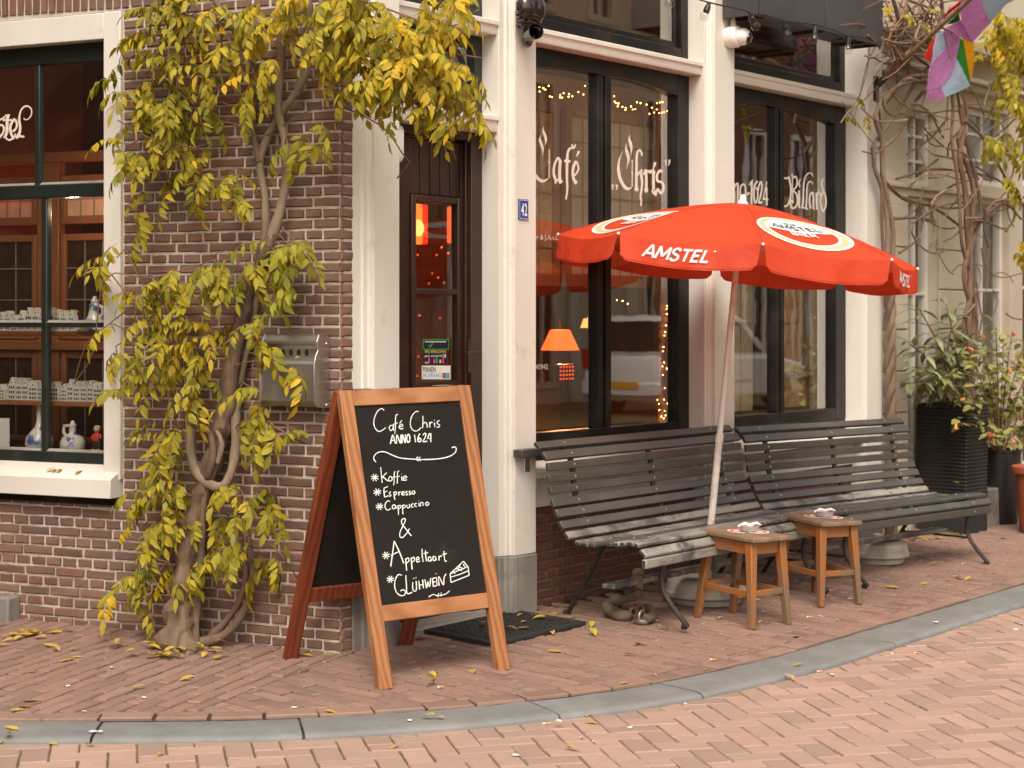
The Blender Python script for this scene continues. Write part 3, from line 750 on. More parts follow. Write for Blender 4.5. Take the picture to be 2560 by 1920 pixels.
# end of the side wall round the corner
XC = .079
mb = MB(); mb.box(.03, XC, .006, .3, -.05, TOP); rw = mb.build('corner_return', 'mortar', B, smooth=False)
mbr = MB()
for r in range(nrow):
    z = r*CH+CH/2; me = get_brick(.066 if r % 2 else .072)
    Mx = Matrix.Translation((.045, .0+rnd.uniform(-.002,.002), z)) @ Matrix.Rotation(PI/2, 4, 'Z') @ Matrix.Rotation(rnd.uniform(-.03,.03), 4, 'X')
    if z < 2.9:
        o = bpy.data.objects.new('brick', me); COL.objects.link(o); o.parent = rw; o.matrix_basis = Mx
# ---- shop window in the side wall
IN0, IN1 = 1.258, 2.42
mb = MB(LM)
mb.box(-.012,.12, T0+.003, IN0, Z0+.09, Z1-.003); mb.box(-.012,.12, IN1, T1-.003, Z0+.09, Z1-.003); mb.box(-.010,.12, IN0, IN1, 2.742, Z1-.005)
mb.add([(-.012,IN0,2.742),(-.012,IN1,2.742),(.055,IN0,2.742),(.055,IN1,2.742)], [])
win = mb.build('shop_window', 'white_paint', B, bevel=.004)
mb = MB(LM)                             # projecting sill with a sloped top
P = [(-.075,.622),(-.075,.706),(-.068,.712),(.06,.768),(.12,.768),(.12,.622)]
mb.prism([(x, T0+.012, z) for x, z in P], (0, T1-T0-.02, 0)); mb.build('sill', 'white_paint', win, bevel=.003, recalc=True)
mb = MB(LM); mb.box(-.02,.10, T0+.02, T1-.02, .585, .6215); mb.build('sill_gap_strip', 'dark_frame', win, bevel=.003)  # dark strip filling the gap below the sill
g_ = .052; tl = lambda x, y: Ll(x, y, g_).y; zl = lambda x, y: Ll(x, y, g_).z
ub = (tl(98,300), tl(85,300)); lb = (tl(116,700), tl(101,700)); sp = .385
zM0, zM1, zB1, zT0, zS0, zS1 = zl(262,490), zl(262,456), zl(240,1133), zl(262,150), zl(230,819), zl(230,807)
mb = MB(LM); X0, X1 = .052, .098
mb.box(X0,X1, IN0+.001, IN1-.001, zT0, 2.741); mb.box(X0-.004,X1, IN0+.001, IN1-.001, zM0, zM1); mb.box(X0,X1, IN0+.001, IN1-.001, .764, zB1)
mb.box(X0+.002,X1, IN0+.0015, IN0+.010, zB1, zM0); mb.box(X0+.002,X1, IN0+.0015, IN0+.010, zM1, zT0)
mb.box(X0+.002,X1, IN1-.010, IN1-.0015, zB1, zT0)
mb.build('sash', 'dark_green', win, bevel=.005)
def cuts(bar): return [(IN0+.008, bar[0]), (bar[1], bar[0]+sp), (bar[1]+sp, IN1-.008)]
for bar, z0, z1 in ((ub, zM1, zT0), (lb, zB1, zM0)):
    for k in (0, 1):
        mb = MB(LM); mb.box(X0+.003, X1-.005, bar[0]+k*sp, bar[1]+k*sp, z0-.004, z1+.004); mb.build('glazing_bar', 'dark_green', win, bevel=.006)
    for i, (a, b) in enumerate(cuts(bar)):
        rows_ = ((zM1, zT0),) if bar is ub else ((zB1, zS0), (zS1, zM0))
        if bar is lb:
            mb = MB(LM); mb.box(X0+.006, X1-.008, a-.001, b+.001, zS0, zS1); mb.build('glazing_bar', 'dark_green', win, bevel=.004)
        for z0_, z1_ in rows_:
            mb = MB(LM); mb.box(.072,.076, a, b, z0_, z1_); mb.build('pane', 'glass', win, smooth=False)
            if i < 2:                    # putty lines that catch the light
                mb = MB(LM); mb.add([(.053,a,z0_+.001),(.053,b,z0_+.001),(.0715,b,z0_+.013),(.0715,a,z0_+.013)], [(3,2,1,0)]); mb.build('putty', 'stone', win, smooth=False)
# painted letters on the upper panes: traced from the 120 x 140 pixel detail
mb = MB(); k = 120/1422.
fn = lambda x, y, l: Lp(x*k, 240+y*k, .0705-l)
def rb(pts, w, **kw): ribbon(mb, pts, w, fn, **kw)
rb([(255,540),(215,700),(210,900),(205,1050),(160,1190),(120,1245)], 85, nib=0); rb([(150,560),(190,590),(215,640)], 40); rb([(90,745),(130,710),(260,715),(350,700)], 52)
rb([(160,1230),(230,1290),(290,1305),(360,1260)], 50)
rb([(440,670),(340,800),(305,930),(320,1080),(370,1200),(405,1280)], 75); rb([(440,680),(490,780),(495,900),(440,1000),(370,1055)], 62); rb([(395,1240),(430,1190),(465,1110)], 40)
rb([(700,655),(740,695),(800,700),(880,640),(930,540),(935,420),(890,340),(800,295),(700,330),(610,450),(575,600)], [26,52]); rb([(575,590),(570,720),(595,900),(585,1060),(540,1170),(470,1245)], [60,95]); rb([(520,1215),(600,1190),(660,1205),(720,1195)], 62)
rb([(-40,720),(20,690),(90,660),(155,610)], 55); rb([(-40,890),(40,860),(100,900),(120,980),(90,1090),(10,1200),(-40,1240)], 62); rb([(-220,760),(-120,800),(-90,900),(-150,1020),(-240,1120)], 70)
mb.build('lettering', 'glass_paint', win, smooth=False)
# ---- cafe front along x
XL, XR = .341, 1.111
fx_ = lambda p: Rp(p, 800, -.042).x
W1, W2 = (fx_(1340)+.01, 2.984), (fx_(1836)+.01, 4.888)
RV = .135
def pilaster(x0, f0, f1, x1, ends=(True, True), back=.30, plinth=True, name='pilaster'):
    prof = [(x0, back), (x0, .0)]
    if f0 > x0+.02:
        w = f0-x0; prof += [(x0+w*.55,0),(x0+w*.60,-.012),(x0+w*.86,-.012),(x0+w*.92,-.022),(f0-.001,-.024)]
    prof += [(f0,-.042),(f1,-.042)]
    if x1 > f1+.02:
        w = x1-f1; prof += [(f1+.001,-.024),(x1-w*.6,0)]
    prof += [(x1,0),(x1,back)]
    mb = MB(); mb.prism([(x,y,.298) for x, y in prof], (0,0,TOP-.298)); o = mb.build(name, 'white_paint', B, bevel=.002, ang=30, recalc=True)
    mb = MB(); mb.prism([(x+(-.004 if x < (f0+f1)/2 else .004), y-.006 if y < .2 else y, -.05) for x, y in prof], (0,0,.345)); mb.build('plinth', 'stone', o, bevel=.008, recalc=True)
    return o
pilaster(XC+.001, .174, XL, XL, name='door_post')
pil1 = pilaster(XR, fx_(1288), fx_(1340), W1[0])
pil2 = pilaster(W1[1], fx_(1787), fx_(1836), W2[0])
pil3 = pilaster(W2[1], fx_(2168), fx_(2205), 5.20)
# upper wall above the shopfronts (just out of the picture)
mb = MB(); mb.box(XC, 5.2, .14, .30, 3.40, TOP); mb.build('fascia', 'white_paint', B, smooth=False)
def transom(x0, x1, z0, z1, y=.0, name='transom', par=None):
    mb = MB(); d = .13
    P = [(d,z0),(y+.012,z0),(y+.008,z0+.006),(y+.008,z1-.028),(y-.004,z1-.024),(y-.004,z1-.004),(y,z1),(d,z1+.004)]
    mb.prism([(x0+.002, yy, z) for yy, z in P], (x1-x0-.004,0,0)); return mb.build(name, 'white_paint', par or B, bevel=.002, recalc=True)
transom(XL, XR, 2.345, 2.425); transom(XL, XR, 2.815, 2.885)
def frame_rect(mb, x0, x1, z0, z1, w, y0, y1, wt=None, wb=None):
    wt = wt or w; wb = wb or w
    mb.box(x0, x0+w, y0, y1, z0, z1); mb.box(x1-w, x1, y0, y1, z0, z1); mb.box(x0+w, x1-w, y0, y1, z1-wt, z1); mb.box(x0+w, x1-w, y0, y1, z0, z0+wb)
# door fanlight with a cast pattern
mb = MB(); frame_rect(mb, XL+.002, XR-.002, 2.43, 2.812, .055, .10, .16, None, .07)
fan = mb.build('fanlight', 'dark_green', B, bevel=.004)
mb = MB(); mb.box(XL+.057, XR-.057, .128, .132, 2.50, 2.757); mb.build('pane', 'glass', fan, smooth=False)
for cx in (XL+.24, XR-.24):
    mb = MB(); mb.tube([(cx+.13*math.cos(a), .118, 2.628+.125*math.sin(a)) for a in [i*PI/16 for i in range(33)]], .008, 6); mb.build('tracery', 'dark_green', fan)
mb = MB(); mb.box((XL+XR)/2-.014, (XL+XR)/2+.014, .105, .125, 2.50, 2.757); mb.build('tracery', 'dark_green', fan)
mb = MB(); frame_rect(mb, XL+.002, XR-.002, 2.889, 3.398, .055, .10, .16); o = mb.build('fanlight', 'dark_green', B, bevel=.004)
mb = MB(); mb.box(XL+.057, XR-.057, .128, .132, 2.944, 3.343); mb.build('pane', 'glass', o, smooth=False)
# shopfront windows
def shopwin(x0, x1, m0, m1, rs, px0, name='cafe_window'):
    """x0..x1 opening; m0..m1 mullion; rs inner edge of the right stile; px0 left stile edge"""
    Y0, Y1 = RV-.035, RV+.04
    mb = MB(); e = .0015
    mb.box(x0+e, px0, Y0, Y1, .80, 2.818); mb.box(rs, x1-e, Y0, Y1, .80, 2.818)
    mb.box(px0, rs, Y0+.002, Y1, .80, .868)
    # head with arched lower edge over each light
    for a, b in ((px0, m0), (m1, rs)):
        n = 12; c = (m0+m1)/2; hw = max(c-px0, rs-c)
        arch = [(a+(b-a)*i/n, 2.742-.085*max(0, abs((a+(b-a)*i/n)-c)/hw-.35)**1.6) for i in range(n+1)]
        poly = [(x, Y0+.003, z) for x, z in arch]+[(b, Y0+.003, 2.817), (a, Y0+.003, 2.817)]
        mb.prism(poly, (0, Y1-Y0-.004, 0))
    mb.box(m0-.001, m1+.001, Y0+.004, Y1, 2.735, 2.816)
    fr = mb.build(name, 'dark_frame', B, bevel=.004, recalc=True)
    c = (m0+m1)/2
    for a, b, y in ((m0, c-.012, Y0+.008), (c-.012, c+.012, Y0+.022), (c+.012, m1, Y0+.008)):
        mb = MB(); mb.box(a, b, y, Y1-.001, .868, 2.736); mb.build('mullion', 'dark_frame', fr, bevel=.003)
    for a, b in ((px0, m0), (m1, rs)):
        mb = MB(); mb.box(a-.003, b+.003, RV+.004, RV+.008, .862, 2.74); mb.build('pane', 'glass', fr, smooth=False)
    t_ = transom(x0, x1, 2.822, 2.894, .01, 'transom', fr)
    mb = MB(); frame_rect(mb, x0+e, x1-e, 2.898, 3.398, .07, Y0+.006, Y1, .06, .075); frame_rect(mb, x0+.072, x1-.072, 2.974, 3.336, .035, Y0+.03, Y1-.006)
    tl = mb.build('toplight', 'dark_frame', fr, bevel=.004)
    mb = MB(); mb.box(x0+.1, x1-.1, RV+.006, RV+.010, 3.0, 3.31); mb.build('pane', 'glass', tl, smooth=False)
    mb = MB(); P = [(.12,.655),(-.03,.655),(-.03,.692),(-.02,.70),(.12,.73)]
    mb.prism([(x0+.003,y,z) for y, z in P], (x1-x0-.006,0,0)); mb.build('sill', 'white_paint', fr, bevel=.003, recalc=True)
    mb = MB(); mb.box(x0+e, x1-e, Y0+.004, Y1, .73, .80); mb.build('bottom_rail', 'dark_frame', fr, bevel=.003)
    mb = MB(); mb.box(x0, x1, .045, .30, .503, .657); mb.build('panel', 'white_paint', fr, bevel=.002)
    # low brick plinth under the window
    mb = MB(); mb.box(x0-.01, x1+.01, .066, .30, -.05, .504); pl = mb.build('low_wall', 'mortar_brown', B, smooth=False)
    for r in range(11):
        z = r*CH+.5*CH-.012; x = x0-.01-(.045 if r % 2 else 0); k = 0
        while x < x1:
            l = ST*.5 if (k+r) % 3 else ST
            a, b = max(x, x0-.01), min(x+l, x1+.01); k += 1; x += l
            if b-a < .03: continue
            me = get_brick(b-a-JT, 'brick_low'); o = bpy.data.objects.new('brick', me); COL.objects.link(o); o.parent = pl
            o.matrix_basis = Matrix.Translation(((a+b)/2, .06+rnd.uniform(-.002,.002), z)) @ Matrix.Rotation(PI/2, 4, 'Z')
    return fr
cw1 = shopwin(W1[0], W1[1], 2.093, 2.219, 2.870, W1[0]+.10)
cw2 = shopwin(W2[0], W2[1], 3.980, 4.089, 4.746, W2[0]+.10)
# ---- lettering on the cafe windows (traced strokes, broad pen)
GY = RV+.003
def strokes(orgx, orgy, k, lst, par, name='lettering', mat='glass_paint'):
    mb = MB(); fn = lambda x, y, l: Rp(orgx+x*k, orgy+y*k, GY-l)
    for st in lst:
        pts, w_ = st[0], st[1]; kw = st[2] if len(st) > 2 else {}
        ribbon(mb, pts, w_, fn, **kw)
    return mb.build(name, mat, par, smooth=False)
k1 = 380/2212.
N0 = {'nib': .0}; TP = {'taper': .35}; N3 = {'nib': .5}
strokes(1340, 320, k1, [
 ([(110,-30),(105,40),(135,120),(145,190),(130,255)], 42, TP), ([(75,100),(55,160),(75,230),(100,310),(95,415)], 42, TP),
 ([(5,170),(-70,260),(-95,420),(-60,600),(0,700),(60,760),(115,770),(165,745),(205,712)], 46, {'taper': .3}), ([(193,310),(193,560),(190,715)], 14), ([(180,500),(206,500)], 26),
 ([(318,425),(268,540),(258,660),(280,740),(300,775)], [30,44]), ([(318,430),(365,500)], 40), ([(352,480),(345,600),(345,740),(360,790)], 42), ([(275,805),(320,750),(350,800),(385,765)], 26),
 ([(575,240),(555,285),(520,290),(490,300),(462,360),(455,450)], [22,38]), ([(520,240),(540,285)], 24), ([(452,440),(450,700),(455,900),(435,1040)], [40,22], N0), ([(410,480),(500,485)], 36),
 ([(585,480),(540,580),(540,700),(570,790),(590,805)], 40), ([(590,480),(615,560),(612,620),(560,695)], 26), ([(575,815),(600,770)], 22), ([(585,415),(610,375),(622,335)], [14,38]),
], cw1)
strokes(1340, 320, k1, [
 ([(1370,95),(1355,160),(1378,230),(1388,310),(1380,405)], 44, TP), ([(1315,220),(1310,300),(1335,390),(1345,470),(1315,595)], 44, TP),
 ([(1258,345),(1215,450),(1200,580),(1220,720),(1270,830),(1330,885),(1380,870),(1412,830)], 46, {'taper': .3}), ([(1400,460),(1400,650),(1398,840)], 14), ([(1388,650),(1412,650)], 26), ([(1390,485),(1410,485)], 26),
 ([(1535,405),(1540,370),(1510,325),(1480,345),(1466,420),(1462,600),(1460,870)], [26,38]), ([(1438,870),(1462,910),(1482,870)], 30), ([(1475,690),(1520,625),(1545,600)], 24), ([(1530,610),(1530,690),(1545,780),(1535,900),(1520,1000),(1532,1060),(1525,1135)], [40,20]),
 ([(1568,685),(1590,600)], 26), ([(1600,600),(1605,750),(1605,890)], 38), ([(1580,885),(1605,930),(1625,885)], 28), ([(1600,660),(1640,625),(1660,650),(1685,610)], 30),
 ([(1710,620),(1708,760),(1712,900)], 40), ([(1688,660),(1710,610),(1730,660)], 24), ([(1690,905),(1712,955),(1735,910)], 26), ([(1700,600),(1722,550),(1735,500)], [14,44]),
 ([(1835,640),(1800,620),(1762,690),(1770,770),(1830,790),(1855,840),(1850,900),(1815,950),(1770,890),(1735,985)], 36), ([(1820,600),(1840,650)], 18),
 ([(1105,820),(1115,855),(1112,900)], [34,10]), ([(1168,825),(1178,860),(1170,905)], [34,10]), ([(1885,465),(1890,500),(1885,555)], [34,10]), ([(1938,462),(1942,500),(1925,550)], [34,10]),
 ([(1110,830),(1130,845)], 26), ([(1172,835),(1192,850)], 26),
], cw1)
k2 = 300/2212.
strokes(1820, 400, k2, [
 ([(120,430),(112,500),(120,700),(115,790)], 34), ([(130,500),(165,430),(190,440)], 24), ([(185,440),(180,600),(182,800)], 34), ([(90,470),(120,430)], 20),
 ([(300,440),(240,480),(225,600),(235,720),(270,800)], 30), ([(300,440),(322,520),(322,650),(300,760)], 30), ([(350,640),(395,600)], 40),
 ([(390,465),(460,365)], 22), ([(440,380),(435,600),(432,820)], 34), ([(545,385),(485,480),(475,650),(490,760),(510,800)], 32), ([(510,505),(545,560),(545,700),(515,800)], 28),
 ([(555,560),(570,470),(605,400),(625,470),(620,560),(590,700),(560,790)], 30), ([(560,780),(600,790),(630,770)], 36), ([(715,395),(690,520),(645,720)], 20), ([(640,725),(690,715),(745,735)], 34), ([(710,500),(712,700),(715,840)], 30),
], cw2)
strokes(1820, 400, k2, [
 ([(1000,40),(1005,120),(1015,180)], [14,34]), ([(1015,185),(1010,280),(1030,330),(1090,335),(1120,320),(1140,400),(1160,520),(1155,660),(1120,790),(1075,850),(1020,840),(990,770),(1005,700),(1035,700)], 32),
 ([(1185,235),(1180,300)], [10,40]), ([(1190,300),(1188,500),(1195,720)], 18), ([(1200,330),(1245,305),(1275,370),(1265,480),(1200,560)], 30), ([(1200,570),(1260,620),(1282,720),(1270,830),(1210,890),(1160,860),(1155,770),(1190,745),(1195,800)], 32),
 ([(1335,340),(1310,420),(1325,500)], [16,30]), ([(1310,560),(1312,700),(1310,840),(1325,890)], 32), ([(1565,300),(1540,250),(1490,245),(1430,300),(1400,420),(1390,600),(1385,780),(1360,880)], [16,34]), ([(1360,870),(1410,885)], 34),
 ([(1560,450),(1530,395),(1480,420),(1455,520),(1450,700),(1440,860),(1430,900)], [18,34]), ([(1430,895),(1480,905)], 34),
 ([(1560,590),(1510,660),(1505,800),(1525,900)], 30), ([(1560,590),(1578,700),(1575,860),(1590,910)], 32), ([(1630,600),(1632,760),(1640,910)], 32), ([(1640,650),(1670,590),(1705,620),(1690,660)], 26),
 ([(1755,345),(1725,430),(1745,540),(1790,640),(1805,760),(1790,880),(1745,950)], 32), ([(1760,590),(1715,680),(1705,800),(1730,900),(1745,945)], 28),
], cw2)
k3 = .3858
mb = MB()
put_text(mb, 'after & J.A.v.D', lambda a, b: Rp(1322+a*76, 602-b*16+a*2, GY)); put_text(mb, '6245942', lambda a, b: Rp(1327+a*43, 924-b*13-a*1, GY))
mb.build('lettering', 'glass_paint', cw1, smooth=False)
# ---- street door
DY = .15
d_l, d_r = Rp(974, 800, DY).x-.16, XR-.002
mb = MB(); zt = 2.344
mb.box(XL+.002, XL+.05, .10, .2, -.02, zt); mb.box(XR-.085, XR-.002, .10, .2, -.02, zt); mb.box(XL+.05, XR-.085, .10, .2, zt-.04, zt)
mb.box(XR-.098, XR-.0852, .125, .19, -.02, zt-.04)
dr = mb.build('door', 'dark_wood', B, bevel=.004)
g0, g1 = Rp(1037, 800, DY).x, Rp(1141, 800, DY).x; gz0, gz1, gm0, gm1 = Rp(1100, 949, DY).z, Rp(1100, 509, DY).z, Rp(1100, 738, DY).z, Rp(1100, 722, DY).z
l0, l1 = XL+.052, XR-.1
mb = MB()
mb.box(l0, g0-.035, DY, DY+.045, 0, zt-.045); mb.box(g1+.035, l1, DY, DY+.045, 0, zt-.045); mb.box(g0-.035, g1+.035, DY+.001, DY+.045, 0, gz0-.04)
mb.build('leaf', 'dark_wood', dr, bevel=.004)
n = 5
for i in range(n):
    a = g0-.034+(g1-g0+.068)*i/n; b = g0-.034+(g1-g0+.068)*(i+1)/n
    mb = MB(); mb.box(a+.003, b-.003, DY+.004, DY+.044, gz1+.035, zt-.046); mb.build('plank', 'dark_wood', dr, bevel=.006)
mb = MB(); frame_rect(mb, g0-.034, g1+.034, gz0-.039, gz1+.034, .034, DY-.012, DY+.03); mb.box(g0, g1, DY-.010, DY+.03, gm0, gm1); mb.build('glazing_frame', 'dark_wood', dr, bevel=.006)
for a, b in ((gz0+.001-.006, gm0), (gm1, gz1+.0055)):
    mb = MB(); mb.box(g0-.004, g1+.004, DY+.012, DY+.016, a, b); mb.build('pane', 'glass_door', dr, smooth=False)
hp = Rp(1178, 880, .09)
mb = MB(); mb.box(hp.x-.012, hp.x+.012, .095, .1015, hp.z-.10, hp.z+.06); mb.tube([(hp.x,.10,hp.z),(hp.x,.055,hp.z),(hp.x-.01,.05,hp.z)], .008); mb.tube([(hp.x+.002,.05,hp.z),(hp.x-.085,.048,hp.z-.004)], .009); mb.build('door_handle', 'iron', dr)
mb = MB(); mb.box(XL, XR, -.01, .36, -.03, .035); mb.build('doorstep', 'stone', B, bevel=.012)
# stickers on the door pane
def sticker(x0, x1, y0, y1, mat, texts, par=dr):
    yy = DY+.010; p = [Rp(x, y, yy) for x, y in ((x0,y1),(x1,y1),(x1,y0),(x0,y0))]
    mb = MB(); mb.prism([q+Vector((0,0,0)) for q in p], (0,.0012,0)); o = mb.build('sticker', mat, par, smooth=False, recalc=True)
    for s_, a0, a1, b0, b1, m2 in texts:
        mb = MB(); put_text(mb, s_, lambda a, b: Rp(x0+(x1-x0)*(a0+(a1-a0)*a), y0+(y1-y0)*(b1+(b0-b1)*b), yy-.0006), .012); mb.build('sticker_text', m2, o, smooth=False)
    return o
kd = 280/893.
zx = lambda x: 960+x*kd; zy = lambda y: 460+y*kd
sticker(zx(302), zx(530), zy(1448), zy(1557), 'white_print', [('PINNEN', .03,.48,.10,.48,'sticker_dark'), ('JA GRAAG', .03,.66,.54,.92,'sticker_cyan')])
mb = MB(); q = lambda a, b: Rp(zx(302)+(zx(530)-zx(302))*a, zy(1448)+(zy(1557)-zy(1448))*b, DY+.0090)
mb.face([q(.72,.90),(q(.96,.90)),q(.96,.54),q(.72,.54)]); mb.build('sticker', 'black_print', dr, smooth=False)
for cc, m2 in ((.79,'red_shirt'), (.885,'sticker_cyan')):
    mb = MB(); mb.face([Rp(zx(302)+(zx(530)-zx(302))*cc+6*math.cos(a)*.8, zy(1448)+(zy(1557)-zy(1448))*.72+6*math.sin(a), DY+.0084-cc*.0004) for a in [i*PI/8 for i in range(16)]]); mb.build('sticker', m2, dr, smooth=False)
sticker(zx(320), zx(498), zy(1322), zy(1440), 'sticker_dark', [('WIJ VERKOPEN', .02,.97,.03,.28,'sticker_yellow'), ('geen alcohol', .02,.68,.34,.52,'white_print'), ('<18', .72,.98,.30,.54,'white_print'), ('NIX', .04,.2,.80,.94,'white_print')])
for i, (a, h, m2) in enumerate(((350,45,'sticker_pink'),(392,35,'sticker_pink'),(412,52,'sticker_green'),(440,30,'sticker_yellow'),(462,38,'sticker_pink'))):
    mb = MB(); mb.face([Rp(zx(a),zy(1428),DY+.0092),Rp(zx(a+18),zy(1428),DY+.0092),Rp(zx(a+14),zy(1428-h),DY+.0092),Rp(zx(a+4),zy(1428-h),DY+.0092)]); mb.build('sticker', m2, dr, smooth=False)
sticker(zx(310), zx(520), zy(1238), zy(1320), 'sticker_green', [])
mb = MB(); yy = DY+.0094; mb.face([Rp(zx(316),zy(1313),yy),Rp(zx(514),zy(1313),yy),Rp(zx(514),zy(1246),yy),Rp(zx(316),zy(1246),yy)]); mb.build('sticker', 'sticker_dark', dr, smooth=False)
for i in range(9):
    mb = MB(); a = zx(328+i*19); mb.face([Rp(a,zy(1262),DY+.009),Rp(a+14*kd,zy(1262),DY+.009),Rp(a+14*kd,zy(1254),DY+.009),Rp(a,zy(1254),DY+.009)]); mb.build('sticker', 'white_print', dr, smooth=False)
mb = MB(); yy = DY+.0088; ribbon(mb, [(355,1285),(368,1300),(388,1268)], 10, lambda x, y, l: Rp(zx(x), zy(y), yy-l), curve=False); mb.build('sticker', 'sticker_green', dr, smooth=False)
# white fitting inside the door recess
wl = thing('wall_lamp', 'slim white capsule lamp fixed inside the cafe door recess', 'lamp', (XL+.06,.09,2.1))
p0, p1 = Rp(993, 312, .085), Rp(993, 408, .085); xx = XL+.11
mb = MB(); mb.tube([(xx,.07,p1.z+.0),(xx,.07,p1.z+.012),(xx,.07,p1.z+.03),(xx,.07,p0.z-.03),(xx,.07,p0.z-.012),(xx,.07,p0.z)], [.012,.026,.032,.032,.026,.012], 14); mb.build('capsule', 'white_plastic', wl)
mb = MB(); mb.box(xx-.02, xx+.02, .07, .101, (p0.z+p1.z)/2-.03, (p0.z+p1.z)/2+.03); mb.build('bracket', 'white_plastic', wl, bevel=.004)
# ---------------------------------------------------------------- inside the building
pl = [(.03,.14),(5.19,.14),(5.19,5.0)]+[tuple(lw(.02,5.1,0)[:2])]
mb = MB()
c0 = lw(.31,.25,0)
mb.prism([(x,y,3.40) for x, y in [(c0.x,c0.y),(.5,.305),(5.19,.305),(5.19,5.0),tuple(lw(.31,5.1,0)[:2])]], (0,0,.12)); mb.build('ceiling', 'room', B, smooth=False, recalc=True)
mb = MB(); mb.prism([(x,y,-.06) for x, y in [(c0.x,c0.y),(.5,.305),(5.19,.305),(5.19,5.0),tuple(lw(.31,5.1,0)[:2])]], (0,0,.055)); mb.build('floor', 'room', B, smooth=False, recalc=True)
mb = MB(); mb.box(5.14,5.198,.31,5.0,0,3.40); mb.build('inner_wall', 'room', B, smooth=False)
mb = MB(); mb.box(-.22,5.14,2.6,2.7,0,3.40); mb.build('inner_wall', 'room_red', B, smooth=False)
mb = MB(LM); mb.box(.31,1.5,.70,.76,0,3.40); mb.build('inner_wall', 'room_dark', B, smooth=False)
mb = MB(LM); mb.box(.31,1.5,3.3,3.36,0,3.40); mb.build('inner_wall', 'room_dark', B, smooth=False)
mb = MB(LM); mb.box(1.25,1.3,.76,3.3,0,3.40); mb.build('inner_wall', 'room_dark', B, smooth=False)
def screen(org, ex, n, x0, x1, z0, z1, cols, rows, par, gmat, fw=.05, wood='warm_wood', lit=None):
    """a leaded-glass screen in a wooden frame; org + ex*s + z"""
    org = Vector(org); ex = Vector(ex); n = Vector(n)
    def bx(mb, s0, s1, a, b, d0, d1):
        P = [org+ex*s0+n*d0, org+ex*s1+n*d0, org+ex*s1+n*d1, org+ex*s0+n*d1]
        mb.prism([(p.x,p.y,a) for p in P], (0,0,b-a))
    mb = MB(); bx(mb, x0, x0+fw, z0, z1, 0, .04); bx(mb, x1-fw, x1, z0, z1, 0, .04); bx(mb, x0+fw, x1-fw, z1-fw*1.2, z1, .001, .04); bx(mb, x0+fw, x1-fw, z0, z0+fw*1.4, .001, .04)
    fr = mb.build('leaded_screen', wood, par, bevel=.004, recalc=True)
    a, b, c, d = x0+fw, x1-fw, z0+fw*1.4, z1-fw*1.2
    mb = MB(); bx(mb, a, b, c, d, .018, .022); mb.build('pane', gmat, fr, smooth=False, recalc=True)
    xs = [a+(b-a)*i/cols for i in range(cols+1)]; zs = [c+(d-c)*q for q in rows]
    for x in xs[1:-1]:
        mb = MB(); bx(mb, x-.003, x+.003, c, d, .012, .0175); mb.build('came', 'came', fr, smooth=False, recalc=True)
    for z in zs:
        mb = MB(); bx(mb, a, b, z-.003, z+.003, .0105, .0165); mb.build('came', 'came', fr, smooth=False, recalc=True)
    return fr
SY = .36
zr = Rp(1345, 248, SY).z
screen((0,SY,0), (1,0,0), (0,1,0), 1.42, 2.10, 1.62, zr, 5, (.16,.5,.84), B, 'lead_amber')
screen((0,SY,0), (1,0,0), (0,1,0), 2.16, 3.10, 1.62, zr, 7, (.16,.5,.84), B, 'lead_clear')
screen((0,SY,0), (1,0,0), (0,1,0), 3.50, 4.22, .80, 2.30, 4, (.14,.40,.62,.90), B, 'lead_clear', wood='dark_wood')
screen((0,SY,0), (1,0,0), (0,1,0), 4.26, 5.00, .80, 2.30, 5, (.14,.40,.62,.90), B, 'lead_amber', wood='dark_wood')
# tan curtains / posts beside the windows
mb = MB(); a = Rp(1642, 800, .26).x; b = Rp(1676, 800, .26).x
mb.box(a, b, .25, .28, .80, 2.7); post = mb.build('window_post', 'warm_wood', B, bevel=.004)
def curtain(x0, x1, y, z0, z1, mat):
    mb = MB(); n = 26; vs = []
    for i in range(n+1):
        x = x0+(x1-x0)*i/n; yy = y+.018*math.sin(i*1.9)+.006*math.sin(i*.7)
        vs += [(x,yy,z0),(x,yy,z1),(x,yy+.004,z0),(x,yy+.004,z1)]
    fs = [(4*i,4*i+4,4*i+5,4*i+1) for i in range(n)]+[(4*i+2,4*i+3,4*i+7,4*i+6) for i in range(n)]
    mb.add(vs, fs); return mb.build('curtain', mat, B)
curtain(4.80, 5.06, .30, .80, 2.8, 'room_tan')
curtain(3.44, 3.62, .45, .80, 2.8, 'room_tan')
mb = MB(); mb.box(1.46, 3.4, .5, .62, 2.62, 2.78); mb.build('ceiling_beam', 'warm_wood', B, bevel=.01)
# tables of light: fairy lights hanging inside window one and running up the post
fs_ = thing('fairy_light_string', 'string of tiny warm fairy lights inside the large cafe window with painted name', 'string lights', (2.2,.24,2.4))
def bulbs(par, pts, y, r=.0040, mat='fairy'):
    for x, yy in pts:
        p = Rp(x, yy, y); mb = MB(); mb.sphere(p, r*rnd.uniform(.8,1.15), 8, 6); mb.build('bulb', mat, par)
kb = .2411
row = [(118,904),(160,915),(180,930),(120,948),(215,890),(225,1000),(248,1006),(335,983),(332,1010),(352,1012),(370,966),(425,975),(420,1004),(460,998),(522,953),(575,980),(592,890),(648,957),(670,908),(830,998),(850,1008),(893,998),(900,1055),(912,1070),(937,1072),(930,1102),(978,1107),(1012,1118),(1010,1138),(1068,1104),(1085,1135),(1112,1133),(1130,1060),(1168,1070),(1230,1085),(1285,1117),(1335,1135),(1308,1167),(1260,1180),(1360,1172),(1388,1168),(1412,1160),(1443,1150),(1488,1132),(1337,1070),(1368,1063),(1393,1058),(1468,1032),(1488,1195)]
bulbs(fs_, [(1320+a*kb, b*kb) for a, b in row], .22)
k6 = .3858
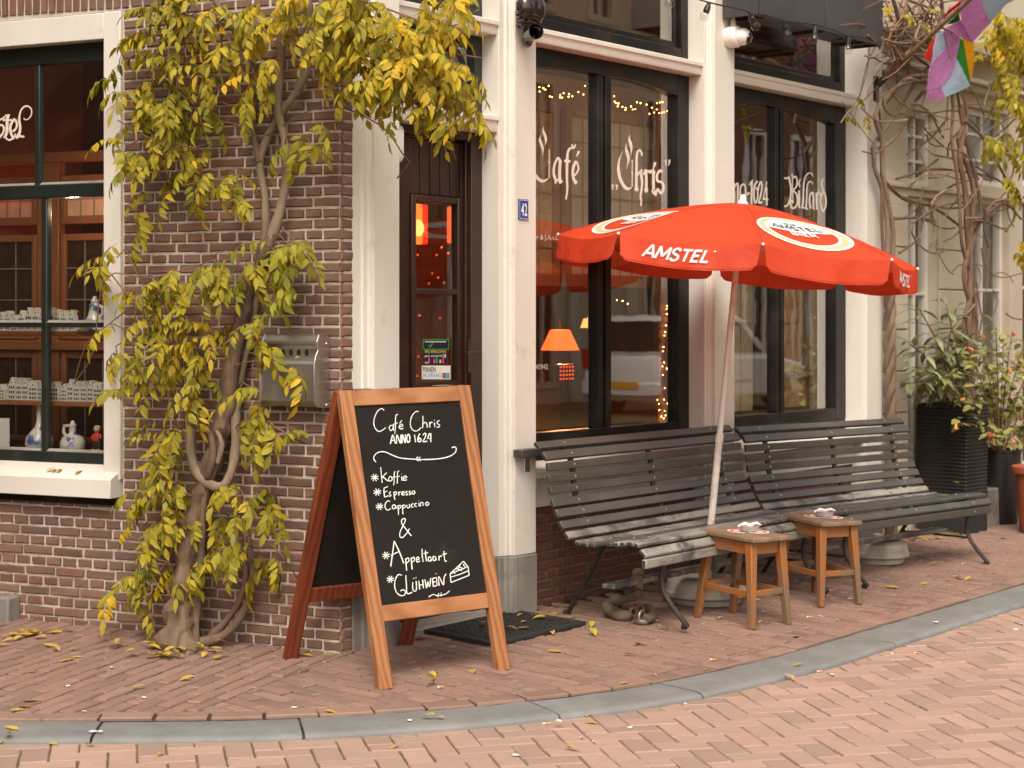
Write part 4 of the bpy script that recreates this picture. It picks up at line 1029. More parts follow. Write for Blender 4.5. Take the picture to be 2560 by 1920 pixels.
col = [(1005,325),(1002,343),(1003,376),(1016,410),(998,450),(992,492),(988,515),(982,590),(978,618),(985,690),(975,715),(1003,730),(978,770),(990,856),(942,933),(985,930),(953,958),(1007,956),(955,998),(989,1004),(995,1033),(968,1040),(984,1052),(972,1080),(965,1100),(937,1112),(893,1123),(978,1118),(680,286),(717,291),(750,310)]
bulbs(fs_, [(1280+a*k6, 640+b*k6) for a, b in col], .235)
mb = MB(); w3 = [Rp(1320+a*kb, b*kb+1.5, .222) for a, b in sorted(row)][::2]; mb.tube(w3, .0012, 4); mb.build('wire', 'black_plastic', fs_)
mb = MB(); w3 = [Rp(1280+a*k6+2, 640+b*k6, .238) for a, b in sorted(col[:24], key=lambda q: q[1])]; mb.tube(w3, .0012, 4); mb.build('wire', 'black_plastic', fs_)
# lamps inside
def lampshade(name, label, p, r0, r1, h, mat, pw, colr):
    t = thing(name, label, 'lamp', p)
    mb = MB(); mb.lathe([(r0,-h/2),(r1,h/2)], Matrix.Translation(p), 18, False); mb.build('lamp_shade', mat, t)
    mb = MB(); mb.tube([p+Vector((0,0,h/2)), p+Vector((0,0,.7))], .004, 5); mb.build('cord', 'black_plastic', t)
    ld = bpy.data.lights.new('lamp', 'POINT'); ld.energy = pw; ld.color = colr; ld.shadow_soft_size = .03; lo = bpy.data.objects.new('lamp_light', ld); COL.objects.link(lo); lo.parent = t; lo.location = (0,0,-h*.3)
    return t
lampshade('pendant_lamp', 'glowing orange pendant lamp hanging inside the cafe behind the painted name', Rp(1400, 850, .95), .115, .06, .12, 'lamp_orange', 14, (1,.45,.18))
lampshade('table_lamp', 'tall amber lamp glowing inside the window painted with billiards lettering', Rp(1992, 858, .75), .055, .05, .30, 'lamp_amber', 20, (1,.55,.25))
lampshade('bar_lamp', 'small warm lamp above the bar inside the cafe', Rp(1470, 808, 1.4), .05, .03, .06, 'lamp_amber', 8, (1,.55,.25))
t = thing('neon_sign', 'small red dotted light panel standing inside the cafe window', 'light', Rp(1416, 935, .8))
mb = MB(); p = Rp(1416, 932, .8); mb.box(p.x-.08, p.x+.08, .8, .83, p.z-.05, p.z+.05); mb.build('panel', 'black_plastic', t, bevel=.004)
for i in range(5):
    for j in range(4):
        mb = MB(); mb.sphere((p.x-.06+i*.03, .798, p.z-.035+j*.023), .006, 6, 5); mb.build('light_dot', 'lamp_red', t)
# seen through the door: two lit red signs over the bar, bottles
def lit_sign(label, x0, x1, y0, y1, yy, mat):
    a, b = Rp(x0, y1, yy), Rp(x1, y0, yy); t = thing('lit_sign', label, 'sign', (a+b)/2)
    mb = MB(); mb.box(a.x, b.x, yy, yy+.05, a.z, b.z); mb.build('light_box', mat, t, bevel=.01); return t, a, b
t, a, b = lit_sign('bright orange-red lit beer sign seen through the upper door pane', zx(245), zx(312), zy(160), zy(478), .9, 'lamp_orange')
mb = MB(); mb.lathe([(.045,0),(.045,.004)], Matrix.Translation(((a.x+b.x)/2-.01,.898,b.z-.13)) @ Matrix.Rotation(PI/2,4,'X'), 20); mb.build('emblem', 'lamp_amber', t)
mb = MB(); mb.box(b.x+.01, b.x+.045, .9, .95, a.z, b.z); mb.build('edge_light', 'lamp_deep', t, bevel=.01)
lit_sign('narrow red lit strip at the edge of the upper door pane', zx(553), zx(574), zy(180), zy(470), .9, 'lamp_red')
ld = bpy.data.lights.new('sign_glow', 'POINT'); ld.energy = .8; ld.color = (1,.15,.04); ld.shadow_soft_size = .02; lo = bpy.data.objects.new('sign_glow', ld); COL.objects.link(lo); lo.parent = t; lo.location = (0,-.12,0)
mb = MB(); mb.box(.35, 1.5, 1.0, 1.3, 1.02, 1.06); mb.box(.35, 1.5, 1.0, 1.3, 1.52, 1.55); mb.box(.3, 1.55, 1.3, 1.34, .0, 3.2); mb.build('back_bar', 'dark_wood', B, bevel=.004)
for i, (x, y, m2) in enumerate(((268,566,'lamp_red'),(420,566,'lamp_red'),(513,552,'lamp_orange'),(460,505,'lamp_orange'),(432,746,'lamp_red'),(480,787,'lamp_dim'),(357,793,'lamp_dim'),(284,1048,'lamp_red'),(385,712,'lamp_dim'),(265,1530,'lamp_dim'),(275,1375,'lamp_dim'),(447,1068,'lamp_dim'))):
    t = tag(MB(), None) if False else None
    p = Rp(zx(x), zy(y), .7); mb = MB(); mb.sphere(p, .0055 if m2 != 'lamp_dim' else .007, 8, 6)
    tag(mb.build('christmas_light', m2), 'tiny red bulb glowing in the dark room behind the door', 'light', 'tiny red lights seen through the door')
def bottle(p, h, r, mat, label):
    mb = MB(); mb.lathe([(r*.9,0),(r,h*.04),(r,h*.55),(r*.75,h*.66),(r*.32,h*.78),(r*.30,h*.97),(r*.36,h)], Matrix.Translation(p), 14); o = mb.build('bottle', mat)
    tag(o, label, 'bottle', 'bottles on the back bar')
for i in range(9):
    bottle(Vector((.62+i*.085,1.12,1.061 if i % 2 else 1.551)), rnd.uniform(.24,.32), .036, ('glass_paint','car_glass','sticker_dark','car_red')[i % 4] if i % 3 else 'car_glass', 'bottle standing on the dark shelf behind the bar')
# ---- things in the side window
sh = {}
for name, zpx, z in (('upper', 828, 0), ('lower', 1004, 0)):
    zz = Ll(200, zpx, .17).z
    mb = MB(LM); mb.box(.13,.40, IN0-.05, 2.6, zz-.022, zz); o = mb.build('display_shelf', 'warm_wood', B, bevel=.003); sh[name] = zz
zz = Ll(200, 1128, .12).z; mb = MB(LM); mb.box(.10,.9, IN0-.2, 2.7, zz-.03, zz); mb.build('display_floor', 'dark_wood', B, bevel=.003); sh['floor'] = zz
# wooden partition with leaded lights and red lamps behind it
ex = lw(0,1,0); nn = lw(1,0,0); og = lw(.62,0,0)
for a, b in ((1.05,1.46),(1.62,2.02),(2.18,2.58)):
    screen(og, ex, nn, a, b, .80, 1.28, 3, (.5,), B, 'lead_dark', .03)
    screen(og, ex, nn, a, b, 1.34, 1.88, 3, (.35,.7), B, 'lead_dark', .03)
    screen(og, ex, nn, a, b, 1.93, 2.18, 4, (.5,), B, 'lead_clear', .03)
mb = MB(LM)
for a, b in ((.8,1.04),(1.47,1.61),(2.03,2.17),(2.59,3.2)): mb.box(.615,.67, a, b, .75, 2.25)
mb.box(.60,.68, .8, 3.2, 2.25, 2.30); mb.box(.60,.672, .8, 3.2, 1.285, 1.335); mb.build('partition', 'warm_wood', B, bevel=.004)
for a, b, m2 in ((1.10,1.42,'lamp_red'),(1.66,1.98,'lamp_orange'),(2.22,2.5,'lamp_red')):
    mb = MB(LM); mb.box(.72,.74, a, b, 2.02, 2.14); tag(mb.build('red_lamp', m2), 'red lamp glowing behind the leaded glass of the shop window', 'lamp', 'red lamps behind leaded glass')
ld = bpy.data.lights.new('shop_fill', 'POINT'); ld.energy = 2.6; ld.color = (1,.70,.46); ld.shadow_soft_size = .02; lo = bpy.data.objects.new('shop_fill', ld); COL.objects.link(lo); lo.location = lw(.22,1.62,1.97); lo.parent = bpy.data.objects['red_lamp']  # added fill light, hidden behind the middle rail, brightens the window display
k8 = .2652
X8 = lambda x: x*k8; Y8 = lambda y: 740+y*k8
def mini_house(x0, x1, top, zb, style, label, n=.16):
    pa = Ll(X8(x0), Y8(top), n); pb = Ll(X8(x1), Y8(top), n); t0, t1 = pa.y, pb.y; h = pa.z-zb; w_ = t0-t1-.002; c = (t0+t1)/2
    o = thing('miniature_house', label, 'miniature house', lw(n, c, zb), 'white ceramic miniature houses')
    b = h*.68
    if style == 0: P = [(-.5,0),(.5,0),(.5,b/h),(.33,b/h+.04),(.33,.82),(.18,.84),(.18,.95),(0,1),(-.18,.95),(-.18,.84),(-.33,.82),(-.33,b/h+.04),(-.5,b/h)]
    elif style == 1: P = [(-.5,0),(.5,0),(.5,.66),(.12,.95),(.12,1),(-.12,1),(-.12,.95),(-.5,.66)]
    elif style == 2: P = [(-.5,0),(.5,0),(.5,.64),(.38,.64),(.38,.74),(.26,.74),(.26,.84),(.14,.84),(.14,1),(-.14,1),(-.14,.84),(-.26,.84),(-.26,.74),(-.38,.74),(-.38,.64),(-.5,.64)]
    else: P = [(-.5,0),(.5,0),(.5,.84),(.55,.84),(.55,.9),(.3,.92),(.28,1),(-.28,1),(-.3,.92),(-.55,.9),(-.55,.84),(-.5,.84)]
    mb = MB(LM); mb.prism([(n, c-a*w_, zb+q*h) for a, q in P], (.035,0,0)); mb.build('facade', 'ceramic', o, bevel=.0008, recalc=True)
    mb = MB(LM); mb.prism([(n+.0355, c-a*w_, zb+q*h) for a, q in ((-.46,0),(.46,0),(.46,.62),(0,.92),(-.46,.62))], (.03,0,0)); mb.build('roof', 'black_cloth', o, smooth=False, recalc=True)
    mb = MB(LM); nr = 3 if h > .05 else 2; nc = 3 if w_ > .02 else 2
    for r in range(nr):
        for q in range(nc):
            a = c-w_*(.5-(q+.5)/nc*1.0)*.86; z = zb+h*(.08+r*.62/nr*1.02)
            mb.box(n-.0008, n+.001, a-w_*.085, a+w_*.085, z, z+h*.11)
    mb.box(n-.0008, n+.001, c-w_*.06, c+w_*.06, zb+h*.74, zb+h*.82)
    mb.build('window', 'sticker_dark', o, smooth=False)
    mb = MB(LM); mb.lathe([(.0055,0),(.0055,.012)], Matrix.Translation((n+.045, c-w_*.1, zb+h*.86)), 10); mb.build('cork', 'cork', o)
low = [(-45,45,830,1),(52,74,900,1),(75,145,765,0),(148,204,770,1),(206,262,772,2),(265,352,795,3),(356,392,800,0),(395,440,790,2),(443,472,812,1),(475,552,805,1),(554,568,890,1),(570,630,825,0),(632,688,782,0),(692,750,800,1),(755,815,800,2),(822,876,795,0),(878,960,810,3),(962,1010,802,2)]
up = [(-20,36,150,1),(38,96,140,3),(100,162,178,1),(165,228,135,0),(235,300,108,2),(303,360,110,0),(366,400,130,1),(403,442,118,2),(445,505,105,2),(510,562,125,0),(565,632,135,1),(638,695,130,1)]
nm = ('bell gable','pointed gable','stepped gable','flat cornice')
for i, q in enumerate(low): mini_house(q[0], q[1], q[2], sh['lower']+.0005, q[3], 'white ceramic miniature canal house with %s on the lower display shelf' % nm[q[3]])
for i, q in enumerate(up): mini_house(q[0], q[1], q[2], sh['upper']+.0005, q[3], 'white ceramic miniature canal house with %s on the upper display shelf' % nm[q[3]])
def jug(label, prof, xc, n, zb, mat='delft', handle=None, sc_=1):
    q = Ll(X8(xc), 900, n); p = lw(n, q.y, zb); o = thing('delft_jug', label, 'jug', p)
    mb = MB(); mb.lathe([(r*sc_, z*sc_) for r, z in prof], Matrix.Translation(p), 22); mb.build('body', mat, o)
    if handle:
        mb = MB(); dv = lw(0,1,0); mb.tube([p+dv*a*sc_+Vector((0,0,b*sc_)) for a, b in handle], .006*sc_, 8); mb.build('handle', 'ceramic', o)
jug('white and blue delft bell jug with orange neck on the upper shelf', [(.001,0),(.052,0),(.055,.006),(.050,.014),(.034,.03),(.022,.05),(.017,.07),(.018,.085),(.011,.092),(.013,.10),(.008,.105),(.006,.115),(.001,.116)], 892, .17, sh['upper'], 'delft', [(-.022,.045),(-.034,.06),(-.032,.078),(-.018,.084)], 1.45)
jug('small plain white ceramic pitcher on the upper shelf', [(.001,0),(.018,0),(.024,.012),(.022,.03),(.016,.042),(.018,.055),(.001,.055)], 765, .19, sh['upper'], 'ceramic', [(.022,.012),(.034,.022),(.030,.040),(.018,.046)], .8)
jug('round delft jug with loop handle and stopper on the window ledge', [(.001,0),(.043,0),(.047,.01),(.046,.03),(.038,.048),(.020,.058),(.013,.064),(.013,.088),(.016,.092),(.010,.098),(.006,.108),(.001,.110)], 685, .16, sh['floor'], 'delft', [(.030,.05),(.042,.066),(.038,.088),(.015,.090)], 1.3)
jug('tall-necked delft bottle with blue flowers on the window ledge', [(.001,0),(.040,0),(.046,.012),(.042,.034),(.028,.052),(.014,.068),(.009,.09),(.008,.15),(.011,.155),(.001,.156)], 372, .18, sh['floor'], 'delft', None, 1.55)
fg = thing('figurine', 'small figurine in red jacket, dark trousers and orange clogs on the window ledge', 'figurine', lw(.15, Ll(X8(925),900,.15).y, sh['floor']))
q = Ll(X8(915), 900, .15); c = q.y; zb = sh['floor']
mb = MB(LM)
for s_ in (-1, 1): mb.tube([(.15,c+s_*.012,zb+.008),(.15,c+s_*.013,zb+.03),(.15,c+s_*.008,zb+.052)], [.011,.015,.013], 10)
mb.build('trousers', 'black_cloth', fg)
mb = MB(LM); mb.tube([(.15,c,zb+.048),(.15,c,zb+.065),(.15,c,zb+.082),(.15,c,zb+.09)], [.018,.020,.017,.008], 12); mb.tube([(.15,c+.016,zb+.08),(.146,c+.026,zb+.064),(.138,c+.014,zb+.055)], [.007,.007,.005], 8); mb.tube([(.15,c-.016,zb+.08),(.146,c-.026,zb+.064),(.138,c-.016,zb+.06)], [.007,.007,.005], 8); mb.build('jacket', 'red_shirt', fg)
mb = MB(LM); mb.sphere((.15,c,zb+.104), .0165, 12, 9); mb.build('head', 'skin', fg)
mb = MB(LM); mb.sphere((.152,c,zb+.112), .0165, 12, 9, (1.05,1.05,.7)); mb.build('cap', 'room_tan', fg)
for s_ in (-1, 1):
    mb = MB(LM); mb.sphere((.142,c+s_*.014,zb+.006), .011, 10, 7, (1.6,.9,.6)); mb.build('clog', 'cork', fg)
mb = MB(LM); a, b = Ll(0, 1045, .12), Ll(23, 1123, .12); mb.box(.12,.123, b.y, a.y+.10, b.z, a.z); tag(mb.build('paper_notice', 'paper', smooth=False), 'white paper notice leaning inside the side window', 'paper')
# ---------------------------------------------------------------- things on the walls
FY = -.042                              # front of the pilasters
a, b = Rp(1296.5, 549, FY-.004), Rp(1321, 499, FY-.004)
t = thing('house_number_plate', 'small blue enamel plate with white number 42 on the white pilaster', 'number plate', ((a.x+b.x)/2, FY, a.z))
mb = MB(); mb.box(a.x, b.x, FY-.007, FY+.001, a.z, b.z); mb.build('plate', 'plate_blue', t, bevel=.002)
mb = MB(); e = .004; w_ = .0022; y = FY-.0078
for x0, x1, z0, z1 in ((a.x+e,b.x-e,a.z+e,a.z+e+w_),(a.x+e,b.x-e,b.z-e-w_,b.z-e),(a.x+e,a.x+e+w_,a.z+e+w_,b.z-e-w_),(b.x-e-w_,b.x-e,a.z+e+w_,b.z-e-w_)): mb.face([(x0,y,z0),(x1,y,z0),(x1,y,z1),(x0,y,z1)])
mb.build('border', 'white_print', t, smooth=False)
mb = MB(); put_text(mb, '42', lambda u, v: Vector((a.x+(b.x-a.x)*(.2+.6*u), FY-.0082, a.z+(b.z-a.z)*(.2+.6*v))), .02); mb.build('numerals', 'white_print', t, smooth=False)
# glazed black ornament with a spout
c = Rp(1322, 40, FY); t = thing('glazed_ornament', 'glossy black glazed ornament with lobes, beads and a spout high on the white pilaster', 'ornament', (c.x, FY, Rp(1322,108,FY).z))
k7 = 90/1244.; o7 = lambda x, y, d: Rp(1290+x*k7, y*k7, FY-d)
mb = MB()
body = [(400,1490,90,.02),(400,1380,110,.05),(410,1200,125,.06),(420,980,135,.065),(440,820,145,.07),(470,700,165,.07),(480,580,180,.07),(480,520,150,.065)]
pts = [o7(x, y, d) for x, y, r, d in body]; mb.tube(pts, [o7(x+r,y,d).x*.55-o7(x-r,y,d).x*.55 for x, y, r, d in body], 18); mb.build('body', 'black_gloss', t)
for x, y, r in ((330,280,.055),(660,300,.06),(500,120,.05)):
    mb = MB(); mb.sphere(o7(x, y, .07), r, 16, 12, (.9,.85,1.25)); mb.build('lobe', 'black_gloss', t)
for i in range(9):
    a_ = -1.2+i*.3; mb = MB(); mb.sphere(o7(880+90*math.cos(a_), 330+260*math.sin(a_), .05), .010, 8, 6); mb.build('bead', 'black_gloss', t)
for i in range(6):
    mb = MB(); mb.sphere(o7(60+20*math.sin(i), 120+i*75, .05), .010, 8, 6); mb.build('bead', 'black_gloss', t)
for yy in (890, 730, 620):
    mb = MB(); q = o7(440, yy, .068); mb.lathe([(.060,-.004),(.0635,0),(.060,.004)], Matrix.Translation(q) @ Matrix.Rotation(.15,4,'Y'), 20, False); mb.build('band', 'black_gloss', t)
mb = MB(); p0 = o7(430,1240,.07); p1 = o7(690,1090,.16); d = (p1-p0).normalized()
mb.tube([p0, p1], [.030,.036], 18, False); mb.tube([p1, p1-d*.06], [.030,.026], 18, False); mb.tube([p1-d*.003, p1+d*.004], [.0375,.0375], 18, False); mb.build('spout', 'black_gloss', t)
# dome camera
c = Rp(1822, 93, FY); t = thing('security_camera', 'white dome security camera with conduit on the pilaster between the cafe windows', 'camera', (c.x, FY, c.z))
My = Matrix.Translation((c.x, FY, c.z)) @ Matrix.Rotation(PI/2, 4, 'X')
mb = MB(); mb.lathe([(.001,0),(.062,0),(.064,.006),(.064,.052),(.058,.064),(.050,.070),(.001,.07)], My, 28); mb.build('base', 'white_plastic', t)
ball = Vector((c.x+.012, FY-.085, c.z-.004)); mb = MB(); mb.sphere(ball, .050, 20, 14); mb.build('ball', 'white_plastic', t)
look = Vector((.25,-1,-.35)).normalized(); Mq = Matrix.Translation(ball+look*.036) @ look.to_track_quat('Z','Y').to_matrix().to_4x4()
mb = MB(); mb.lathe([(.034,0),(.033,.010),(.024,.014),(.001,.0152)], Mq, 20); mb.build('lens', 'car_glass', t)
for s_ in (-1, 1):
    mb = MB(); mb.sphere(Mq @ Vector((.010, s_*.011, .0125)), .006, 8, 6); mb.build('infrared_light', 'bolt', t)
mb = MB(); mb.tube([(c.x, FY-.03, c.z+.055),(c.x, FY-.03, c.z+.09)], .017, 12); mb.tube([(c.x, FY-.03, c.z+.085),(c.x, FY-.03, TOP-.02)], .010, 10); mb.build('conduit', 'white_plastic', t)
# dark sheet-metal box above the windows, in panels
BY0 = -.30
zb_ = Rp(2209, 116, BY0).z; xr_ = Rp(2209, 116, BY0).x; xj = Rp(2063, 60, BY0).x; xl_ = Rp(1903, 20, BY0).x
t = thing('awning_box', 'dark grey sheet-metal box in panels above the cafe windows', 'awning box', ((xl_+xr_)/2, -.15, zb_))
edges = [xl_, xj, xr_]
for x0, x1 in zip(edges, edges[1:]):
    mb = MB(); mb.box(x0+.006, x1-.006, BY0, BY0+.02, zb_, zb_+.34); mb.build('panel', 'box_metal', t, bevel=.003)
mb = MB(); mb.box(edges[0]+.013, xr_-.013, BY0+.021, -.046, zb_+.02, zb_+.05); mb.box(xr_-.012, xr_-.004, BY0+.021, -.046, zb_+.001, zb_+.34); mb.box(xl_+.004, xl_+.012, BY0+.021, -.046, zb_+.001, zb_+.34); mb.build('tray', 'box_metal', t, bevel=.002)
for x in (3.25, 3.9, 4.45):
    mb = MB(); mb.box(x-.012, x+.012, BY0+.021, -.043, zb_-.0, zb_+.0195); mb.build('bracket', 'iron', t)
# festoon lights
t = thing('festoon_lights', 'black festoon cable with clear bulbs strung under the dark box', 'string lights', (3.6, BY0, zb_))
FB = BY0-.02
socks = [((1688,-14),(1677,2)),((1772,10),(1764,34)),((1874,34),(1886,60)),((1962,56),(1967,80)),((2038,66),(2036,90)),((2120,92),(2120,118))]
cab = [Rp(x, y, FB) for x, y in ((1560,-40),(1640,-22),(1688,-18),(1780,8),(1860,26),(1874,32),(1920,45),(1962,52),(2038,62),(2080,74),(2120,90),(2148,92),(2170,100))]
mb = MB(); mb.tube(catmull(cab, .05), .0045, 6); mb.build('cable', 'black_plastic', t)
for (x0, y0), (x1, y1) in socks:
    p, q = Rp(x0, y0, FB), Rp(x1, y1, FB); d = (q-p).normalized(); L0 = (q-p).length
    mb = MB(); mb.tube([p, p+d*L0*.25, p+d*L0*.3, p+d*L0*.8], [.012,.013,.017,.018], 12); so = mb.build('socket', 'black_plastic', t)
    Mq = Matrix.Translation(p+d*L0*.78) @ d.to_track_quat('Z','Y').to_matrix().to_4x4()
    mb = MB(); mb.lathe([(.014,0),(.016,.008),(.024,.022),(.026,.036),(.022,.050),(.012,.058),(.001,.060)], Mq, 16); mb.build('bulb', 'bulb_glass', so)
    mb = MB(); mb.tube([Mq @ Vector((.004,0,0)), Mq @ Vector((.006,0,.03)), Mq @ Vector((-.006,0,.03)), Mq @ Vector((-.004,0,0))], .0012, 4); mb.build('filament', 'brass', so)
# flag on a slanting pole
pb = Rp(2196, 218, -.10); t = thing('flag', 'rainbow flag wrapped round a slanting wooden pole on the end pilaster', 'flag', (5.1, -.05, pb.z))
k9 = 400/2212.
pole_a = Rp(2160+190*k9, 1180*k9, -.06); pole_b = Rp(2160+320*k9, 1030*k9, -.12); pole_c = Rp(2160+1420*k9, 30*k9, -.78); pole_d = pole_c+(pole_c-pole_b)*.6
mb = MB(); mb.tube([pole_b+(pole_a-pole_b)*.3, pole_c, pole_d], [.015,.014,.012], 10); mb.build('pole', 'twig', t)
mb = MB(); mb.tube([pole_a, pole_b], .023, 14); mb.box(pole_a.x-.03, pole_a.x+.03, FY-.012, FY+.001, pole_a.z-.10, pole_a.z+.06); mb.tube([pole_a, (pole_a.x, FY-.008, pole_a.z-.03)], .014, 10); mb.build('bracket', 'black_plastic', t)
def fy(y): return -.16-.0006*(1000-y) if y > 300 else -.52
def flag_piece(mat, pts, d0, d1, name='cloth'):
    """a fold of cloth: traced outline on a sheet that leans from depth d0 (top) to d1 (bottom), with ripples"""
    ys = [p[1] for p in pts]; y0, y1 = min(ys), max(ys)
    f = lambda x, y: Rp(2160+x*k9, y*k9, d0+(d1-d0)*(y-y0)/(y1-y0)+.006*math.sin(x*.013+y*.006))
    n = len(pts); cx = sum(p[0] for p in pts)/n; cy = sum(p[1] for p in pts)/n
    P = []
    for i in range(n):
        a, b = pts[i], pts[(i+1) % n]; m = max(1, int(math.hypot(b[0]-a[0], b[1]-a[1])/90))
        P += [(a[0]+(b[0]-a[0])*k/m, a[1]+(b[1]-a[1])*k/m) for k in range(m)]
    m = len(P); vs = [f(*p) for p in P]+[f(cx+(p[0]-cx)*.5, cy+(p[1]-cy)*.5) for p in P]+[f(cx, cy)]
    fs = [(i, (i+1)%m, m+(i+1)%m, m+i) for i in range(m)]+[(m+i, m+(i+1)%m, 2*m) for i in range(m)]
    mb = MB(); mb.add(vs, fs); o = mb.build(name, mat, t, smooth=False); s_ = o.modifiers.new('s', 'SOLIDIFY'); s_.thickness = .003; s_.offset = 0
flag_piece('flag_blue', [(1610,-160),(2100,-160),(2060,10),(1960,60),(1755,305),(1640,100)], -.62, -.50)
flag_piece('flag_purple', [(1340,-160),(1612,-160),(1642,100),(1757,308),(1650,420),(1500,590),(1420,440),(1330,200),(1310,120)], -.625, -.46)
flag_piece('flag_purple', [(1310,290),(1345,280),(1430,450),(1500,592),(1300,500),(1130,380)], -.48, -.44)
flag_piece('flag_green', [(1310,170),(1330,290),(1140,340)], -.50, -.44)
flag_piece('flag_red', [(1340,10),(1330,60),(1080,270),(1180,130)], -.66, -.50)
flag_piece('flag_blue', [(1000,480),(1110,420),(1160,640),(940,850),(960,650)], -.40, -.36)
flag_piece('flag_purple', [(1110,410),(1320,510),(1320,600),(1240,950),(1175,760)], -.41, -.36)
flag_piece('flag_purple', [(1150,640),(1190,780),(1235,960),(1200,1050),(1080,1190),(870,1270),(860,1370),(890,1050),(935,860)], -.385, -.33)
flag_piece('flag_blue', [(1280,810),(1360,960),(1465,1185),(1300,1270),(1120,1345),(1060,1215),(1210,1050)], -.36, -.33)
flag_piece('flag_purple', [(1060,1205),(1120,1340),(1030,1400),(940,1400),(855,1360),(890,1290)], -.35, -.325)
flag_piece('flag_green', [(1325,520),(1370,560),(1420,800),(1470,1180),(1360,965),(1282,800)], -.375, -.33)
flag_piece('flag_yellow', [(1360,520),(1520,590),(1525,850),(1480,1110),(1465,1100),(1410,780)], -.38, -.335)
flag_piece('flag_red', [(985,500),(960,650),(915,855),(835,800),(880,680)], -.395, -.35)
# stainless ashtray box on the side wall
bt0, bt1, bz0, bz1 = .045, .335, 1.062, 1.378
t = thing('ashtray_bin', 'brushed stainless steel cigarette bin on the brick wall', 'ashtray', lw(0,.19,bz0))
mb = MB(LM)
P = [(-.004,bz0),(-.10,bz0+.006),(-.125,bz0+.03),(-.125,bz0+.19),(-.118,bz0+.203),(-.068,bz0+.208),(-.062,bz0+.215),(-.062,bz0+.255),(-.072,bz0+.268),(-.10,bz0+.278),(-.104,bz0+.290),(-.088,bz1-.004),(-.06,bz1),(-.004,bz1)]
mb.prism([(x,bt0+.012,z) for x, z in P], (0,bt1-bt0-.024,0)); mb.build('case', 'steel', t, ang=25, recalc=True)
for tt in (bt0+.0115, bt1-.0035):
    mb = MB(LM); P2 = [(-.002,bz0-.004),(-.112,bz0+.004),(-.132,bz0+.03),(-.134,bz0+.185),(-.12,bz0+.225),(-.10,bz0+.25),(-.112,bz0+.285),(-.092,bz1+.002),(-.06,bz1+.004),(-.002,bz1+.004)]
    mb.prism([(x,tt-.008,z) for x, z in P2], (0,.008,0)); e = mb.build('end_plate', 'steel', t, bevel=.002, recalc=True)
for i in range(4):
    c = bt0+.085+i*.04; mb = MB(LM); mb.prism([(-.0636, c+.011*math.cos(a_), bz0+.237+.015*math.sin(a_)) for a_ in [j*PI/7 for j in range(14)]], (.001,0,0)); mb.build('slot', 'car_black', t, smooth=False, recalc=True)
for z in (bz0+.01, bz1-.04):
    mb = MB(LM); q = Matrix.Translation((-.03, bt0+.0035, z)) @ Matrix.Rotation(PI/2, 4, 'X'); mb.lathe([(.008,0),(.007,.004),(.003,.005)], q, 10); mb.build('screw', 'bolt', t)
mb = MB(LM); mb.tube([(-.10,bt0+.12,bz0+.214),(-.085,bt0+.11,bz0+.222)], .004, 6); mb.build('butt', 'butt', t)
# grey stone block at the foot of the side wall
q = Ll(45, 1500, -.02); mb = MB(LM); mb.box(-.09,.0, q.y, q.y+.55, -.08, .135); tag(mb.build('stone_block', 'stone', bevel=.012), 'weathered grey stone block at the foot of the brick wall under the side window', 'stone block')

# ---------------------------------------------------------------- sandwich board
t = thing('sandwich_board', 'wooden A-frame chalkboard with handwritten coffee menu in front of the cafe door', 'sign', gnd(1000,1660))
FLo, FRo = gnd(951,1726), gnd(1276,1674); BLo, BRo = gnd(705,1645), gnd(1023,1606)
AP = [Lp(0,0)]*2
def apex(px, py, g0, g1):
    m = (g0+g1)/2; r = ray(px, py); s_ = ((m.x-CAM[0])*r[0]+(m.y-CAM[1])*r[1])/(r[0]**2+r[1]**2); return Vector((CAM[0]+s_*r[0], CAM[1]+s_*r[1], CZ+s_*r[2]))
AL, ARr = apex(848, 976, FLo, BLo), apex(1176, 962, FRo, BRo)
def panel_frame(TL, TR, BLf, BRf, mats, front):
    """leaning frame: two stiles, two rails, a slate; corners given on its outer face"""
    ex = (TR-TL).normalized(); dn = ((BLf-TL)+(BRf-TR)).normalized(); nrm = ex.cross(dn).normalized()
    if nrm.dot(Vector((CAM[0],CAM[1],1))-TL) < 0: nrm = -nrm
    if not front: nrm = -nrm
    W = (TR-TL).length; H_ = ((BLf-TL).length+(BRf-TR).length)/2; sw, th = .062, .034
    def P(u, v, d): 
        top = TL.lerp(TR, u/W); bot = BLf.lerp(BRf, u/W); return top.lerp(bot, v/H_)-nrm*d
    def slab(name, u0, u1, v0, v1, d0, d1, mat, par, bev=.003):
        mb = MB(); mb.add([P(u0,v0,d0),P(u1,v0,d0),P(u1,v1,d0),P(u0,v1,d0),P(u0,v0,d1),P(u1,v0,d1),P(u1,v1,d1),P(u0,v1,d1)], [(0,1,2,3),(7,6,5,4),(0,4,5,1),(1,5,6,2),(2,6,7,3),(3,7,4,0)])
        return mb.build(name, mat, par, bevel=bev, recalc=True, smooth=bool(bev))
    slab('stile', 0, sw, 0, H_, 0, th, mats[0], t); slab('stile', W-sw, W, 0, H_, 0, th, mats[0], t)
    slab('rail', sw+.001, W-sw-.001, .002, .068, .001, th-.002, mats[1], t); slab('rail', sw+.001, W-sw-.001, H_*.730, H_*.783, .001, th-.002, mats[1], t)
    sl = slab('slate', sw+.0005, W-sw-.0005, .0685, H_*.730-.0005, .010 if front else .012, .018, 'slate', t, 0)
    return P, nrm, W, H_, sl
Pf, nf, Wf, Hf, slate = panel_frame(AL, ARr, FLo, FRo, ('board_wood','board_rail'), True)
off = (BLo-FLo).normalized()*.045; off.z = 0
Pb, nb, Wb, Hb, _s = panel_frame(AL+off, ARr+off, BLo, BRo, ('board_red','board_red'), False)
